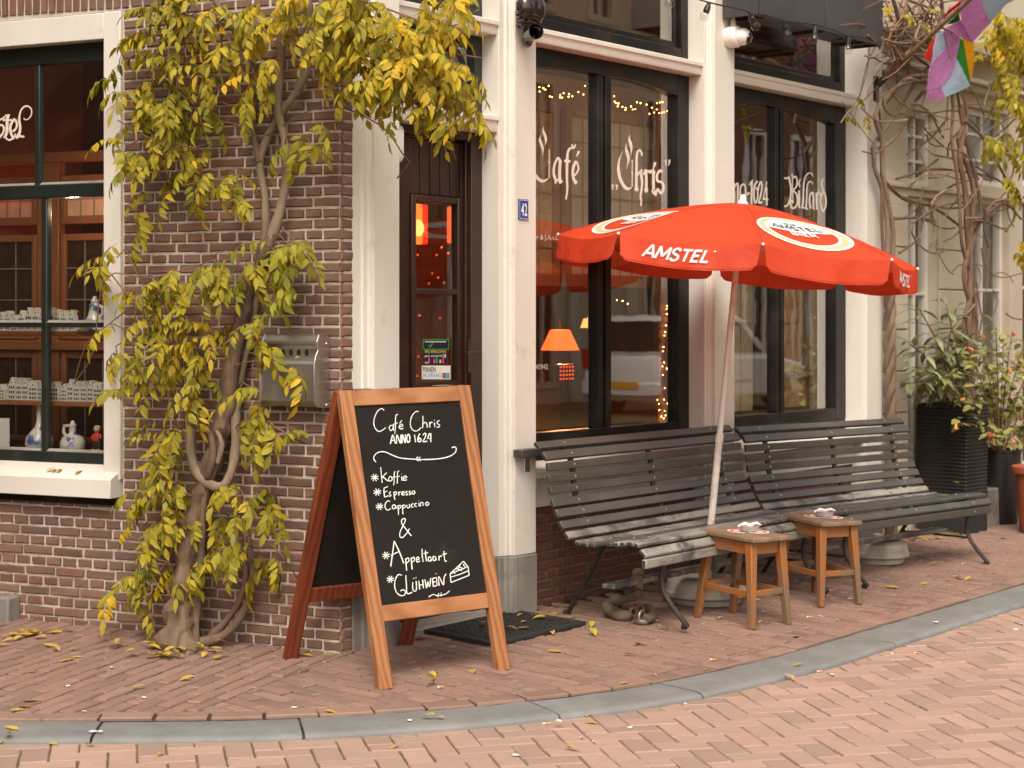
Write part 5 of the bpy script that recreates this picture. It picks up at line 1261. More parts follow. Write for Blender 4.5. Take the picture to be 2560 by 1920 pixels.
for u in (.09, Wf-.16):
    mb = MB(); q = [Pf(u,-.001,.004), Pf(u+.07,-.001,.004)]; mb.beam((q[0]+off*.5+Vector((0,0,.001))), (q[1]+off*.5+Vector((0,0,.001))), .05, .003); mb.build('hinge', 'steel', t)
# chalk writing traced from the 400 x 600 pixel detail
o_, ex_ = Pf(0,0,.0095), None
pl_p, pl_n = Pf(.1,.3,.0094), nf
_uv = [Wf*.5, Hf*.4]
def chalk(x, y, l):                    # the point of the slate that this photo pixel shows
    u, v = _uv; tx, ty = 880+x*.3617, 960+y*.3617; dd_ = .0096-.0006-l
    for k in range(5):
        p = pix(Pf(u, v, dd_)); a = pix(Pf(u+.01, v, dd_)); b = pix(Pf(u, v+.01, dd_))
        m = ((a[0]-p[0])/.01, (b[0]-p[0])/.01, (a[1]-p[1])/.01, (b[1]-p[1])/.01); det = m[0]*m[3]-m[1]*m[2]; ex_, ey_ = tx-p[0], ty-p[1]
        u += (ex_*m[3]-m[1]*ey_)/det; v += (m[0]*ey_-m[2]*ex_)/det
    _uv[:] = [u, v]; return Pf(u, v, dd_)
mb = MB()
def ck(pts, w_=7, curve=True): ribbon(mb, pts, w_*.85, chalk, curve=curve, wob=.22)
def star(x, y, r=24):
    for a_ in (.35, 1.15, 2.0, 2.75): ck([(x-r*math.cos(a_), y-r*math.sin(a_)), (x+r*math.cos(a_), y+r*math.sin(a_))], 7, False)
ck([(222,182),(205,170),(180,185),(160,220),(150,265),(160,305),(185,328),(212,318),(235,300)]); ck([(282,285),(262,290),(258,310),(270,322),(285,305),(286,285),(284,310),(292,322)]); ck([(318,210),(305,215),(300,250),(300,295),(296,345)]); ck([(283,280),(315,268)]); ck([(325,298),(350,290),(345,278),(330,285),(326,300),(340,312),(355,305)]); ck([(330,272),(345,250)],8)
ck([(460,190),(440,192),(415,220),(403,265),(410,305),(435,325),(460,318),(478,300)]); ck([(490,220),(490,260),(488,305)]); ck([(488,280),(505,265),(517,275),(520,302)]); ck([(535,262),(538,300)]); ck([(536,280),(548,264),(558,266)]); ck([(570,268),(572,298)]); ck([(568,250),(571,252)],8,False); ck([(604,252),(588,262),(592,275),(606,285),(600,298),(585,298)])
Y=345
for pts in ([(265,415),(278,360),(284,352)],[(284,352),(300,412)],[(270,392),(298,388)],[(308,412),(310,352),(336,410),(338,350)],[(346,410),(348,350),(368,406),(370,348)],[(386,348),(378,375),(384,402),(396,398),(400,370),(392,348),(384,350)],[(432,350),(440,403)],[(470,342),(458,365),(456,392),(468,400),(478,388),(470,374),(458,384)],[(490,352),(505,340),(510,356),(490,400)],[(490,400),(520,396)],[(535,340),(522,378),(548,376)],[(544,340),(545,402)]): ck(pts, 9, len(pts) > 3)
ck([(165,540),(150,515),(160,488),(190,470),(230,470),(275,490),(330,510),(400,518),(480,522),(560,520),(630,512),(685,495),(715,470),(720,445),(708,435),(690,440)], 8); ck([(455,503),(446,518),(458,533)],7); ck([(472,503),(463,518),(475,533)],7)
star(157,647,27); star(175,747,27); star(190,847,26); star(235,1185,27); star(265,1350,26)
for pts in ([(198,575),(203,625),(208,683)],[(240,612),(205,648)],[(212,640),(250,672)],[(262,638),(252,660),(262,672),(278,660),(272,642),(262,638)],[(300,605),(292,615),(292,660),(288,700)],[(280,645),(302,640)],[(325,600),(315,612),(314,655),(312,690)],[(305,642),(330,636)],[(343,640),(345,668)],[(342,622),(344,624)],[(352,655),(378,645),(368,635),(354,645),(356,665),(380,662)]): ck(pts, 7, len(pts) > 3)
for pts in ([(222,715),(220,745),(226,782)],[(222,720),(248,708)],[(222,748),(244,740)],[(226,782),(252,772)],[(270,745),(258,752),(262,762),(270,770),(258,778)],[(290,745),(292,775),(296,800)],[(290,752),(304,744),(308,758),(296,770)],[(322,745),(324,772)],[(322,755),(334,744)],[(344,760),(362,752),(354,742),(344,752),(348,768),(366,764)],[(382,740),(372,748),(380,756),(384,764),(372,768)],[(404,738),(394,746),(402,754),(406,762),(394,766)],[(424,736),(414,750),(424,762),(436,750),(426,736)]): ck(pts, 7, len(pts) > 3)
for pts in ([(262,812),(245,808),(230,830),(230,855),(245,872),(268,862)],[(300,838),(285,835),(278,852),(288,864),(300,850),(300,838),(306,862)],[(316,840),(320,870),(322,905)],[(316,850),(330,838),(338,850),(322,864)],[(346,838),(350,868),(352,900)],[(346,848),(360,836),(368,848),(352,862)],[(378,835),(380,852),(390,858),(398,845),(396,830),(400,855)],[(424,828),(412,832),(410,848),(424,852)],[(448,824),(436,828),(434,844),(448,848)],[(462,822),(464,846)],[(461,806),(463,808)],[(474,846),(474,822),(490,820),(492,842)],[(518,814),(508,828),(518,840),(532,828),(520,814)]): ck(pts, 7, len(pts) > 3)
ck([(410,1050),(375,1005),(345,965),(345,938),(362,930),(368,945),(350,985),(332,1025),(332,1055),(350,1060),(375,1035),(398,1000)], 8)
for pts in ([(268,1262),(280,1170),(292,1085)],[(292,1085),(330,1165),(358,1240)],[(268,1185),(330,1155)],[(370,1205),(374,1250),(378,1290)],[(370,1215),(388,1202),(394,1222),(376,1238)],[(408,1200),(412,1245),(416,1282)],[(408,1210),(426,1198),(432,1216),(414,1232)],[(444,1218),(464,1208),(456,1196),(444,1208),(450,1230),(470,1224)],[(484,1140),(486,1190),(492,1230)],[(508,1150),(510,1195),(516,1226)],[(494,1172),(526,1165)],[(548,1200),(532,1196),(526,1214),(538,1226),(548,1208),(550,1224)],[(580,1196),(564,1192),(558,1210),(570,1222),(580,1202),(582,1220)],[(600,1188),(602,1220)],[(601,1200),(612,1188),(622,1190)],[(636,1155),(638,1195),(644,1225),(656,1222)],[(624,1178),(655,1172)]): ck(pts, 8, len(pts) > 3)
ck([(345,1322),(320,1318),(300,1350),(295,1400),(308,1440),(335,1462),(362,1458),(370,1435),(352,1422),(335,1430)], 8)
for pts in ([(372,1322),(376,1390),(382,1448),(418,1438)],[(420,1370),(420,1415),(432,1432),(445,1420),(444,1362)],[(424,1342),(428,1346)],[(440,1338),(444,1342)],[(462,1360),(468,1420)],[(488,1352),(494,1412)],[(464,1392),(490,1386)],[(504,1350),(516,1410),(524,1365),(536,1402),(544,1340)],[(556,1342),(562,1400)],[(556,1345),(578,1338)],[(558,1372),(576,1366)],[(562,1400),(586,1392)],[(584,1335),(588,1392)],[(580,1310),(583,1313)],[(602,1395),(600,1330),(632,1390),(636,1340),(650,1312)]): ck(pts, 8, len(pts) > 3)
ck([(530,1472),(560,1455),(590,1462),(640,1455),(675,1430)], 7); ck([(600,1445),(594,1475)],6); ck([(618,1440),(612,1468)],6)
for pts in ([(678,1312),(770,1225)],[(770,1225),(800,1262)],[(678,1312),(802,1262)],[(678,1312),(684,1372)],[(684,1372),(810,1322)],[(802,1262),(810,1322)],[(682,1335),(740,1318),(806,1290)],[(700,1295),(712,1312)],[(720,1275),(760,1290)],[(745,1252),(732,1285)],[(768,1245),(785,1270)],[(740,1262),(775,1280)]): ck(pts, 7, False)
mb.build('chalk_writing', 'chalk', slate, smooth=False)
# ---------------------------------------------------------------- doormat
t = thing('doormat', 'black pierced rubber doormat with fallen leaves at the cafe door', 'doormat', (.88,-.21,0))
mx0, mx1, my0, my1 = .545, 1.235, -.43, .02
zc = lambda x, y: gz(x, y)+.006
mb = MB()
def ring(mb, x0, x1, y0, y1, w_, h):
    for a0, a1, b0, b1 in ((x0,x1,y0,y0+w_),(x0,x1,y1-w_,y1),(x0,x0+w_,y0+w_,y1-w_),(x1-w_,x1,y0+w_,y1-w_)):
        P = [(a0,b0),(a1,b0),(a1,b1),(a0,b1)]; mb.add([(x,y,zc(x,y)-.004) for x, y in P]+[(x,y,zc(x,y)+h) for x, y in P], [(3,2,1,0),(4,5,6,7),(0,1,5,4),(1,2,6,5),(2,3,7,6),(3,0,4,7)])
ring(mb, mx0, mx1, my0, my1, .035, .014); mb.build('border', 'black_rubber', t, bevel=.003)
nx, ny = 15, 9; mb = MB()
for i in range(nx):
    for j in range(ny):
        cx = mx0+.035+(mx1-mx0-.07)*(i+.5)/nx; cy = my0+.035+(my1-my0-.07)*(j+.5)/ny; a_ = (i+j) % 2*PI/2+rnd.uniform(-.5,.5)
        n_ = 14; vs = []
        for r_, zz in ((1,.002),(.97,.010),(.62,.010),(.58,.001)):
            for k in range(n_):
                b_ = 2*PI*k/n_; x = cx+r_*(.027*math.cos(b_)*math.cos(a_)-.017*math.sin(b_)*math.sin(a_)); y = cy+r_*(.027*math.cos(b_)*math.sin(a_)+.017*math.sin(b_)*math.cos(a_)); vs.append((x,y,zc(x,y)+zz))
        mb.add(vs, [(q*n_+k, q*n_+(k+1)%n_, (q+1)*n_+(k+1)%n_, (q+1)*n_+k) for q in range(3) for k in range(n_)])
tag(mb.build('mesh_rings', 'black_rubber', t), kind='stuff')
mb = MB(); P = [(mx0+.03,my0+.03),(mx1-.03,my0+.03),(mx1-.03,my1-.03),(mx0+.03,my1-.03)]; mb.face([(x,y,zc(x,y)-.0005) for x, y in P]); mb.build('backing', 'car_black', t, smooth=False)
# ---------------------------------------------------------------- benches (profile in y, z; length along x)
BL_ = 1.80
back = [((-.148,.851),(-.186,.823)),((-.201,.807),(-.227,.769)),((-.230,.753),(-.2355,.714)),((-.2355,.696),(-.240,.657)),((-.241,.641),(-.249,.602)),((-.252,.582),(-.268,.545)),((-.275,.535),(-.296,.497)),((-.301,.481),(-.326,.446)),((-.332,.433),(-.360,.403))]
seat = [(-.386,.396),(-.426,.390),(-.466,.388),(-.504,.390)]      # edge points of narrow seat slats; the parasol pole passes the gap
seat2 = [(-.562,.397),(-.602,.402),(-.642,.407),(-.682,.411),(-.722,.412),(-.757,.405)]
front = [((-.763,.384),(-.797,.352)),((-.792,.336),(-.792,.291))]
WORN = {8, 9, 14, 18, 19}
def make_bench(label, worn, zoff=0):
    t = thing('park_bench', label, 'bench', (0,0,0), 'green slatted benches along the cafe front', world=False)
    sl = []
    for k, (a, b) in enumerate(back): sl.append((a, b, .020, 'top' if k == 0 else 'back'))
    for a, b in zip(seat, seat[1:]): sl.append((a, b, .022, 'seat'))
    for a, b in zip(seat2, seat2[1:]): sl.append((a, b, .022, 'seat'))
    for k, (a, b) in enumerate(front): sl.append((a, b, .026 if k else .022, 'front'))
    cen = []
    for i, (a, b, th, kd_) in enumerate(sl):
        A = Vector((0,)+a); Bv = Vector((0,)+b); d = (Bv-A); L0 = d.length-(.005 if kd_ == 'seat' else .0); d.normalize(); n = d.cross(Vector((1,0,0))).normalized()
        if n.z < 0 and kd_ != 'front': n = -n
        if kd_ == 'front' and n.y > 0: n = -n
        c = (A+Bv)/2-n*th/2; e0, e1 = rnd.uniform(-.006,.006), rnd.uniform(-.006,.006)
        Mx = Matrix((( 1,d.x,n.x,BL_/2),(0,d.y,n.y,c.y),(0,d.z,n.z,c.z),(0,0,0,1)))
        mb = MB(); mb.obox(Mx, BL_+e0, L0, th)
        o = mb.build('slat', 'bench_worn' if i in worn else 'bench_paint', t, bevel=.006 if i > 8 else .004, recalc=True)
        for s_ in (0, BL_):
            mb = MB(); Mq = Matrix.Translation(((e0/2+.0004)*(1 if s_ else -1)+s_-BL_/2,0,0)) @ Mx; mb.obox(Mq, .0016, L0-.014, th-.012); mb.build('end_grain', 'bench_end', o, smooth=False)
        for xb in (.215, BL_/2, BL_-.215):
            if kd_ == 'seat' and (xb == BL_/2 or i % 2): continue
            if xb == BL_/2 and rnd.random() < .75: continue
            p = (A+Bv)/2; Mb = Matrix.Translation((xb+rnd.uniform(-.004,.004), p.y, p.z)) @ n.to_track_quat('Z','Y').to_matrix().to_4x4()
            mb = MB(); mb.lathe([(.0065,-.001),(.006,.002),(.003,.0035)], Mb, 10); mb.build('bolt', 'bolt', o)
    # iron frames: support strap behind the slats, curved legs
    for xb in (.215, BL_/2, BL_-.215):
        pts = [(xb, (a[0]+b[0])/2+.014, (a[1]+b[1])/2-.018) for a, b in back]+[(xb, y, z-.034) for y, z in seat]+[(xb, y, z-.034) for y, z in seat2[1:]]+[(xb,-.760,.34),(xb,-.762,.295)]
        mb = MB()
        for p, q in zip(pts, pts[1:]): mb.beam(p, q, .034, .012, (1,0,0) if False else (0,0,1))
        mb.build('strap', 'iron', t)
        if xb == BL_/2: continue
        mb = MB(); mb.tube(catmull([(xb,-.742,.372),(xb,-.748,.29),(xb,-.735,.22),(xb,-.755,.15),(xb,-.815,.075),(xb,-.862,.028),(xb,-.880,.012),(xb,-.872,.006),(xb,-.85,.005)], .03), .0125, 8, flat=(1,0,0)); mb.build('leg', 'iron', t)
        mb = MB(); mb.tube(catmull([(xb,-.40,.355),(xb,-.36,.27),(xb,-.30,.17),(xb,-.235,.07),(xb,-.20,.018),(xb,-.185,.006),(xb,-.17,.007)], .03), .0125, 8, flat=(1,0,0)); mb.build('leg', 'iron', t)
        mb = MB(); mb.tube([(xb,-.292,.158),(xb,-.752,.155)], .007, 6); mb.build('tie_bar', 'iron', t)
    mb = MB(); mb.box(.10, BL_-.10, -.545, -.475, .163, .187); mb.build('stretcher', 'bench_worn', t, bevel=.005)
    return t
b1 = make_bench('worn dark green slatted bench behind the stools, under the red umbrella', {8,9,10,13,14,15,16,17,18})
b1.location = (1.2, 0, .004)
b2 = make_bench('cleaner dark green slatted bench between the first bench and the black planter', {8,9,12})
b2.location = (3.06, -.005, -.012); b2.rotation_euler = (0, .012, math.radians(-4.6))
# dark ledge behind the first bench
mb = MB(); mb.box(1.16, 3.0, -.105, -.048, .775, .815); o = mb.build('window_ledge', 'bench_paint', bevel=.005); tag(o, 'dark green wooden ledge fixed to the pilasters behind the bench back', 'ledge')
mb = MB(); mb.box(1.255, 1.30, -.048, -.041, .70, .80); put(mb.build('bracket', 'steel', o, bevel=.004), o)
# fallen leaves come later; the chained padlock in canvas hose
t = thing('chain_lock', 'canvas-wrapped chain with rusty link and padlock lying under the worn bench', 'lock', gnd(1560,1555))
kz = .2411; E5 = lambda x, y: (1200+x*kz, 1300+y*kz)
zg = lambda p, h: Vector((p[0], p[1], gz(p[0], p[1])+h))
g = lambda x, y, h: zg(gnd(*E5(x, y)), h)
pA = Vector((1.52,-.52,.19)); pts = [Vector((1.66,-.47,.14)), Vector((1.60,-.485,.20)), pA, pA+Vector((-.005,-.012,-.07)), g(1330,1010,.07), g(1370,1035,.032), g(1450,1050,.028), g(1560,1055,.028)]
mb = MB(); cc = catmull(pts, .02); mb.tube(cc, [.026*(1+.16*math.sin(i*1.7)+rnd.uniform(-.1,.1)) for i in range(len(cc))], 12, True, .06); mb.build('sleeve', 'canvas', t)
pts = [g(1440,930,.04), g(1500,960,.035), g(1560,985,.03), g(1650,990,.035), g(1740,1000,.04), g(1780,1040,.03), g(1760,1090,.028), g(1700,1085,.03)]
mb = MB(); cc = catmull(pts, .02); mb.tube(cc, [.022*(1+.16*math.sin(i*1.9)+rnd.uniform(-.1,.1)) for i in range(len(cc))], 12, True, .06); mb.build('sleeve', 'canvas', t)
for a_, (x, y) in enumerate(((1590,1030),(1650,1010))):
    c = g(x, y, .035); mb = MB(); mb.tube([c+Vector((.03*math.cos(b_), .018*math.sin(b_)*(1 if a_ else .3), .02*math.sin(b_+a_))) for b_ in [i*PI/8 for i in range(17)]], .009, 7); mb.build('link', 'rust', t)
c = g(1680,1080,.02); mb = MB(); mb.lathe([(.001,-.017),(.030,-.016),(.040,-.008),(.042,.0),(.040,.008),(.030,.015),(.001,.017)], Matrix.Translation(c) @ Matrix.Rotation(.15,4,'X'), 20); mb.build('padlock', 'steel', t)
mb = MB(); mb.tube([c+Vector((.026*math.cos(b_), .0, .012+.035*math.sin(b_))) for b_ in [i*PI/8 for i in range(9)]], .005, 7); mb.build('shackle', 'steel', t)

# ---------------------------------------------------------------- stools
def make_stool(label):
    t = thing('stool', label, 'stool', (0,0,0), 'worn wooden stools', world=False)
    H_ = .432; tw, tl = .262, .372
    mb = MB(); mb.box(-tw/2, tw/2, -tl/2, tl/2, H_-.024, H_); mb.build('seat', 'stool_top', t, bevel=.006)
    lx0, ly0, lx1, ly1 = .098, .138, .122, .185; ls = .036
    for i, j in ((-1,-1),(1,-1),(1,1),(-1,1)):
        mb = MB(); mb.beam((i*lx0, j*ly0, H_-.0245), (i*lx1, j*ly1, 0), .044, .044, (0,1,0), .030, .030); mb.build('leg', 'stool_wood', t, bevel=.004, recalc=True)
    for s_ in (-1, 1):
        mb = MB(); mb.box(-lx0+.022, lx0-.022, s_*ly0-.010, s_*ly0+.010, H_-.085, H_-.0246); mb.build('apron', 'stool_wood', t, bevel=.002)
        mb = MB(); mb.box(s_*lx0-.010, s_*lx0+.010, -ly0+.022, ly0-.022, H_-.085, H_-.0246); mb.build('apron', 'stool_wood', t, bevel=.002)
        mb = MB(); zz = .165; fx = lx0+(lx1-lx0)*.6; fyy = ly0+(ly1-ly0)*.6
        mb.box(-fx+.016, fx-.016, s_*fyy-.008, s_*fyy+.008, zz-.014, zz+.014); mb.build('stretcher', 'stool_wood', t, bevel=.002)
        mb = MB(); mb.box(s_*fx-.008, s_*fx+.008, -fyy+.016, fyy-.016, zz-.019, zz+.010); mb.build('stretcher', 'stool_wood', t, bevel=.002)
    return t
def place(t, x, y, rz):
    e = .05; nx = -(gz(x+e,y)-gz(x-e,y))/(2*e); ny = -(gz(x,y+e)-gz(x,y-e))/(2*e)
    q = Vector((0,0,1)).rotation_difference(Vector((nx,ny,1)).normalized()).to_matrix().to_4x4() @ Matrix.Rotation(rz, 4, 'Z')
    t.rotation_euler = q.to_euler(); t.location = (x, y, gz(x, y)+.001); return Matrix.Translation(t.location) @ q
def ashtray(Mx, side):
    """two beer mats and a glass ashtray lying on a stool top"""
    c = Mx @ Vector((.01, -.02, .432)); up = (Mx.to_3x3() @ Vector((0,0,1))).normalized(); R3 = Mx.to_3x3().to_4x4()
    for i, (dx, dy) in enumerate(((-.015,.055),(.035,-.02))):
        o = thing('beer_mat', 'round white and red beer mat on the %s' % side, 'beer mat', c, 'beer mats on the stools')
        mb = MB(); Mq = Matrix.Translation(c) @ R3 @ Matrix.Translation((dx,dy,.0008+i*.002)); mb.lathe([(.001,0),(.058,0),(.058,.0015),(.001,.0015)], Mq, 28); mb.build('card', 'white_print', o, ang=20)
        mb = MB(); mb.lathe([(.030,.0017),(.048,.0017)], Mq, 28, False); mb.build('print', 'flower_red', o, smooth=False)
    o = thing('ashtray', 'clear glass ashtray on beer mats on the %s' % side, 'ashtray', c)
    Mq = Matrix.Translation(c) @ R3 @ Matrix.Translation((.012,.012,.0046))
    mb = MB(); mb.lathe([(.001,0),(.040,0),(.045,.004),(.047,.022),(.050,.026),(.046,.027),(.040,.010),(.036,.006),(.001,.006)], Mq, 26); mb.build('bowl', 'ash_glass', o)
    for k in range(2):
        p = Mq @ Vector((.01*k,-.01,.009)); mb = MB(); mb.tube([p, p+Vector((.02*math.cos(k*2),.02*math.sin(k*2),.003))], .0038, 7); mb.build('butt', 'butt', o)
    o = thing('wrapper', 'crumpled white and red wrapper in the ashtray on the %s' % side, 'litter', c)
    mb = MB(); q0 = Mq @ Vector((0,.0,.03)); mb.tube([q0+Vector((-.06,.03,-.004)), q0+Vector((-.03,.01,.008)), q0, q0+Vector((.04,-.015,.006)), q0+Vector((.06,-.03,-.004))], [.004,.008,.009,.007,.003], 6, True, .3); mb.build('wrap', 'white_print', o)
    mb = MB(); mb.tube([q0+Vector((-.05,.02,-.001)), q0+Vector((-.02,.02,.002))], [.006,.009], 6); mb.build('print', 'flower_red', o)
t = NT('ash_glass'); t.pr((.75,.73,.70,1), .08, 0, .6, None, Transmission_Weight=.55)
s1_ = make_stool('worn wooden stool standing beside the umbrella base, with ashtray on top')
f1 = [gnd(1750,1547), gnd(1886,1577), gnd(1950,1560), gnd(1817,1531)]; c1 = sum(f1, Vector())/4
M1 = place(s1_, c1.x+.02, c1.y+.0, math.radians(-14)); ashtray(M1, 'stool beside the umbrella base')
s2_ = make_stool('orange-brown wooden stool farther from the door, with ashtray on top')
f2 = [gnd(1989,1483), gnd(2058,1526), gnd(2114,1513)]; c2 = (f2[0]+f2[2])/2
M2 = place(s2_, c2.x-.03, c2.y, math.radians(-24)); ashtray(M2, 'stool farther from the door')

# ---------------------------------------------------------------- parasol and bases
def base(label, p, r, h, sc_=1):
    t = thing('parasol_stand', label, 'parasol base', p, 'white round parasol bases')
    mb = MB(); mb.lathe([(.001,0),(r*.80,0),(r*.84,.012),(r*.86,.028),(r*.95,.034),(r*1.0,.044),(r*1.0,.064),(r*.97,.070),(r*.955,.074),(r*.95,.094),(r*.90,h*.86),(r*.78,h*.95),(r*.5,h),(r*.30,h-.012),(r*.22,h-.02),(.001,h-.022)], Matrix.Translation(p), 40); mb.build('disc', 'base_white', t, ang=28)
    mb = MB(); mb.lathe([(.030,h-.03),(.030,h+.03),(.024,h+.034)], Matrix.Translation(p), 18); mb.build('socket', 'base_white', t)
    return t
fr1 = gnd(1774,1523); vd = Vector((U[1],V[1],0)).normalized(); pB1 = fr1+vd*.19; pB1.z = gz(pB1.x,pB1.y)+.002
base('dirty white round parasol base holding the red parasol under the worn bench', pB1, .215, .135)
fr2 = gnd(2209,1417); pB2 = fr2+vd*.17; pB2.z = gz(pB2.x,pB2.y)+.002
base('empty white round parasol base under the cleaner bench', pB2, .185, .135)
pole0 = Vector((pB1.x, pB1.y, pB1.z+.12)); 
vr = Vector((U[0], V[0], 0)).normalized()      # to the right, square to the view
r_ = ray(1857, 503); sA = ((pole0.x-CAM[0])*vd.x+(pole0.y-CAM[1])*vd.y-.10)/(r_[0]*vd.x+r_[1]*vd.y)
APX = Vector((CAM[0]+sA*r_[0], CAM[1]+sA*r_[1], CZ+sA*r_[2]))
ax = (APX-pole0).normalized()
um = thing('parasol', 'tilted red beer parasol with white lettering over the stools', 'parasol', pole0)
mb = MB(); mb.tube([pole0-ax*.08, pole0.lerp(APX,.38)], .0185, 14); mb.tube([pole0.lerp(APX,.36), APX-ax*.01], .0155, 14); mb.tube([pole0.lerp(APX,.365), pole0.lerp(APX,.385)], .021, 14); mb.build('pole', 'pole_white', um)
# canopy frame: its axis leans like the pole
drop = ((Vector((0,0,1))-ax*ax.z)); tl = math.radians(5.5); cax = (Vector((0,0,1))*math.cos(tl)+vr*math.sin(tl)).normalized()
ex1 = (vr-cax*vr.dot(cax)).normalized(); ey1 = cax.cross(ex1)          # ey1 points away from the camera
RAD, RISE, VAL = .915, .245, .118
CC = APX-cax*.012
def rib(a_, s_):                       # s_ 0 apex .. 1 rim
    r = RAD*s_; z = -RISE*(s_**1.75*.72+s_*.28)
    return CC+ex1*math.cos(a_)*r+ey1*math.sin(a_)*r+cax*z
def canopy(i, u, s_, lift=0):          # panel i, u 0..1 across, s_ 0..1 down
    a0 = PI+i*PI/4; a1 = a0+PI/4; p = rib(a0, s_).lerp(rib(a1, s_), u); p -= cax*(.026*math.sin(PI*u)*s_)
    if lift:
        n = (rib(a1,s_)-rib(a0,s_)).cross(rib((a0+a1)/2,min(1,s_+.05))-rib((a0+a1)/2,max(0,s_-.05))).normalized()
        if n.dot(cax) < 0: n = -n
        p += n*lift
    return p
def flap(i, u, v, lift=0):             # hanging valance
    a0 = PI+i*PI/4; a1 = a0+PI/4; p = rib(a0, 1).lerp(rib(a1, 1), u)-cax*(.026*math.sin(PI*u)); mid = (a0+a1)/2
    out = (ex1*math.cos(mid)+ey1*math.sin(mid)); dn = (-cax*.75+Vector((0,0,-1))*.25).normalized()
    p += dn*VAL*v+out*(.012*v+.006*math.sin(u*9+i*2.1)*v+.004*math.sin(u*23+i)*v)
    return p+out*lift
for i in range(8):
    mb = MB(); nu, ns = 10, 10; vs = [canopy(i, u/nu, max(.012, s_/ns)) for s_ in range(ns+1) for u in range(nu+1)]
    mb.add(vs, [(s_*(nu+1)+u, s_*(nu+1)+u+1, (s_+1)*(nu+1)+u+1, (s_+1)*(nu+1)+u) for s_ in range(ns) for u in range(nu)])
    mb.build('canopy_panel', 'red_cloth', um)
    mb = MB(); nu, nv = 24, 6; vs = []
    for v in range(nv+1):
        for u in range(nu+1):
            uu = .012+.976*u/nu; e = min(uu, 1-uu); vmax = 1-.30*max(0, 1-e/.07)**2
            pinch = .022*(v/nv)*(1 if uu < .5 else -1)*max(0, 1-e/.10)
            vs.append(flap(i, uu+pinch, v/nv*vmax))
    mb.add(vs, [(v*(nu+1)+u, v*(nu+1)+u+1, (v+1)*(nu+1)+u+1, (v+1)*(nu+1)+u) for v in range(nv) for u in range(nu)])
    fl = mb.build('valance', 'red_cloth', um)
    if i % 2 == 1:
        mb = MB(); caps(mb, 'AMSTEL', lambda a, b, l: flap(i, .20+.46*a+.03*(b-.5), .70-.50*b, .006+l), .22, .14, 1.15); mb.build('lettering', 'white_print', fl, smooth=False)
        mb = MB(); c_ = [flap(i, .685+.008*math.cos(q*PI/6), .24+.03*math.sin(q*PI/6), .007) for q in range(12)]; mb.face(c_); mb.build('lettering', 'white_print', fl, smooth=False)
    else:
        # round badge on the panel, built as rings on the cloth
        ho = fl
        def bp(x, y, l): return canopy(i, .5+x*.30/(.60), .68-y*.24, l)
        def disc(r0, r1, l, mat, a0=0, a1=2*PI):
            mb = MB(); n = 40; vs = []
            for q in range(n+1):
                a_ = a0+(a1-a0)*q/n; vs += [bp(r0*math.cos(a_), r0*math.sin(a_), l), bp(r1*math.cos(a_), r1*math.sin(a_), l)]
            mb.add(vs, [(2*q, 2*q+1, 2*q+3, 2*q+2) for q in range(n)]); mb.build('badge', mat, ho, smooth=False)
        disc(.93, 1.0, .004, 'white_print'); disc(.80, .93, .0042, 'gold_print'); disc(.74, .80, .0044, 'white_print')
        n = 24; mb = MB(); ca_ = -.02; top = [(.745*math.cos(PI*q/n+0.0), max(ca_, .745*math.sin(PI*q/n))) for q in range(n+1)]
        vs = []
        for x, y in top: vs += [bp(x, ca_, .0040), bp(x, (ca_+y)/2, .0040), bp(x, y, .0040)]
        mb.add(vs, [(3*q+j, 3*q+j+1, 3*q+4+j, 3*q+3+j) for q in range(n) for j in range(2)]); mb.build('badge', 'white_print', ho, smooth=False)
        mb = MB(); caps(mb, 'AMSTEL', lambda a, b, l: bp(-.60+1.20*a, .07+.26*b, .0070+l), .17, .20); mb.build('lettering', 'black_print', ho, smooth=False)
        mb = MB(); caps(mb, 'BIER', lambda a, b, l: bp(-.28+.56*a, -.30+.22*b, .0065+l), .20, .18); mb.build('lettering', 'white_print', ho, smooth=False)
        for x0, m2 in ((-.11,'blue_print'), (.0,'gold_print'), (.11,'blue_print')):
            mb = MB(); mb.face([bp(x0+.07*math.cos(q*PI/6), .50+.09*math.sin(q*PI/6), .0066+x0*.002) for q in range(12)]); mb.build('badge', m2, ho, smooth=False)
    a0 = PI+i*PI/4
    mb = MB(); mb.tube([rib(a0, q/8*.995)-cax*.006 for q in range(1, 9)], .0035, 6); mb.build('rib', 'pole_white', um)
    mb = MB(); mb.tube([rib(a0, q/12)+cax*.0012 for q in range(1, 13)], .0022, 5); mb.build('seam', 'red_seam', um)
    mb = MB(); mb.tube([flap(i, .02+.96*q/20, (1-.30*max(0, 1-min(.02+.96*q/20, .98-.96*q/20)/.07)**2)*.93, .0012) for q in range(21)], .0011, 4); mb.build('hem', 'red_seam', um)
    mb = MB(); mb.tube([APX-ax*.32, rib(a0, .45)-cax*.008], .003, 6); mb.build('strut', 'pole_white', um)
    mb = MB(); q = rib(a0, 1.0); mb.sphere(q, .008, 8, 6); mb.build('rib_tip', 'white_plastic', um)
mb = MB(); Mq = Matrix.Translation(APX-ax*.32) @ ax.to_track_quat('Z','Y').to_matrix().to_4x4(); mb.lathe([(.016,-.03),(.028,-.02),(.028,.02),(.016,.03)], Mq, 14); mb.build('runner', 'white_plastic', um)
Mq = Matrix.Translation(CC) @ cax.to_track_quat('Z','Y').to_matrix().to_4x4()
mb = MB(); mb.lathe([(.030,-.004),(.030,.004),(.019,.012),(.017,.030),(.014,.040),(.006,.046),(.001,.047)], Mq, 16); mb.build('finial', 'white_plastic', um)
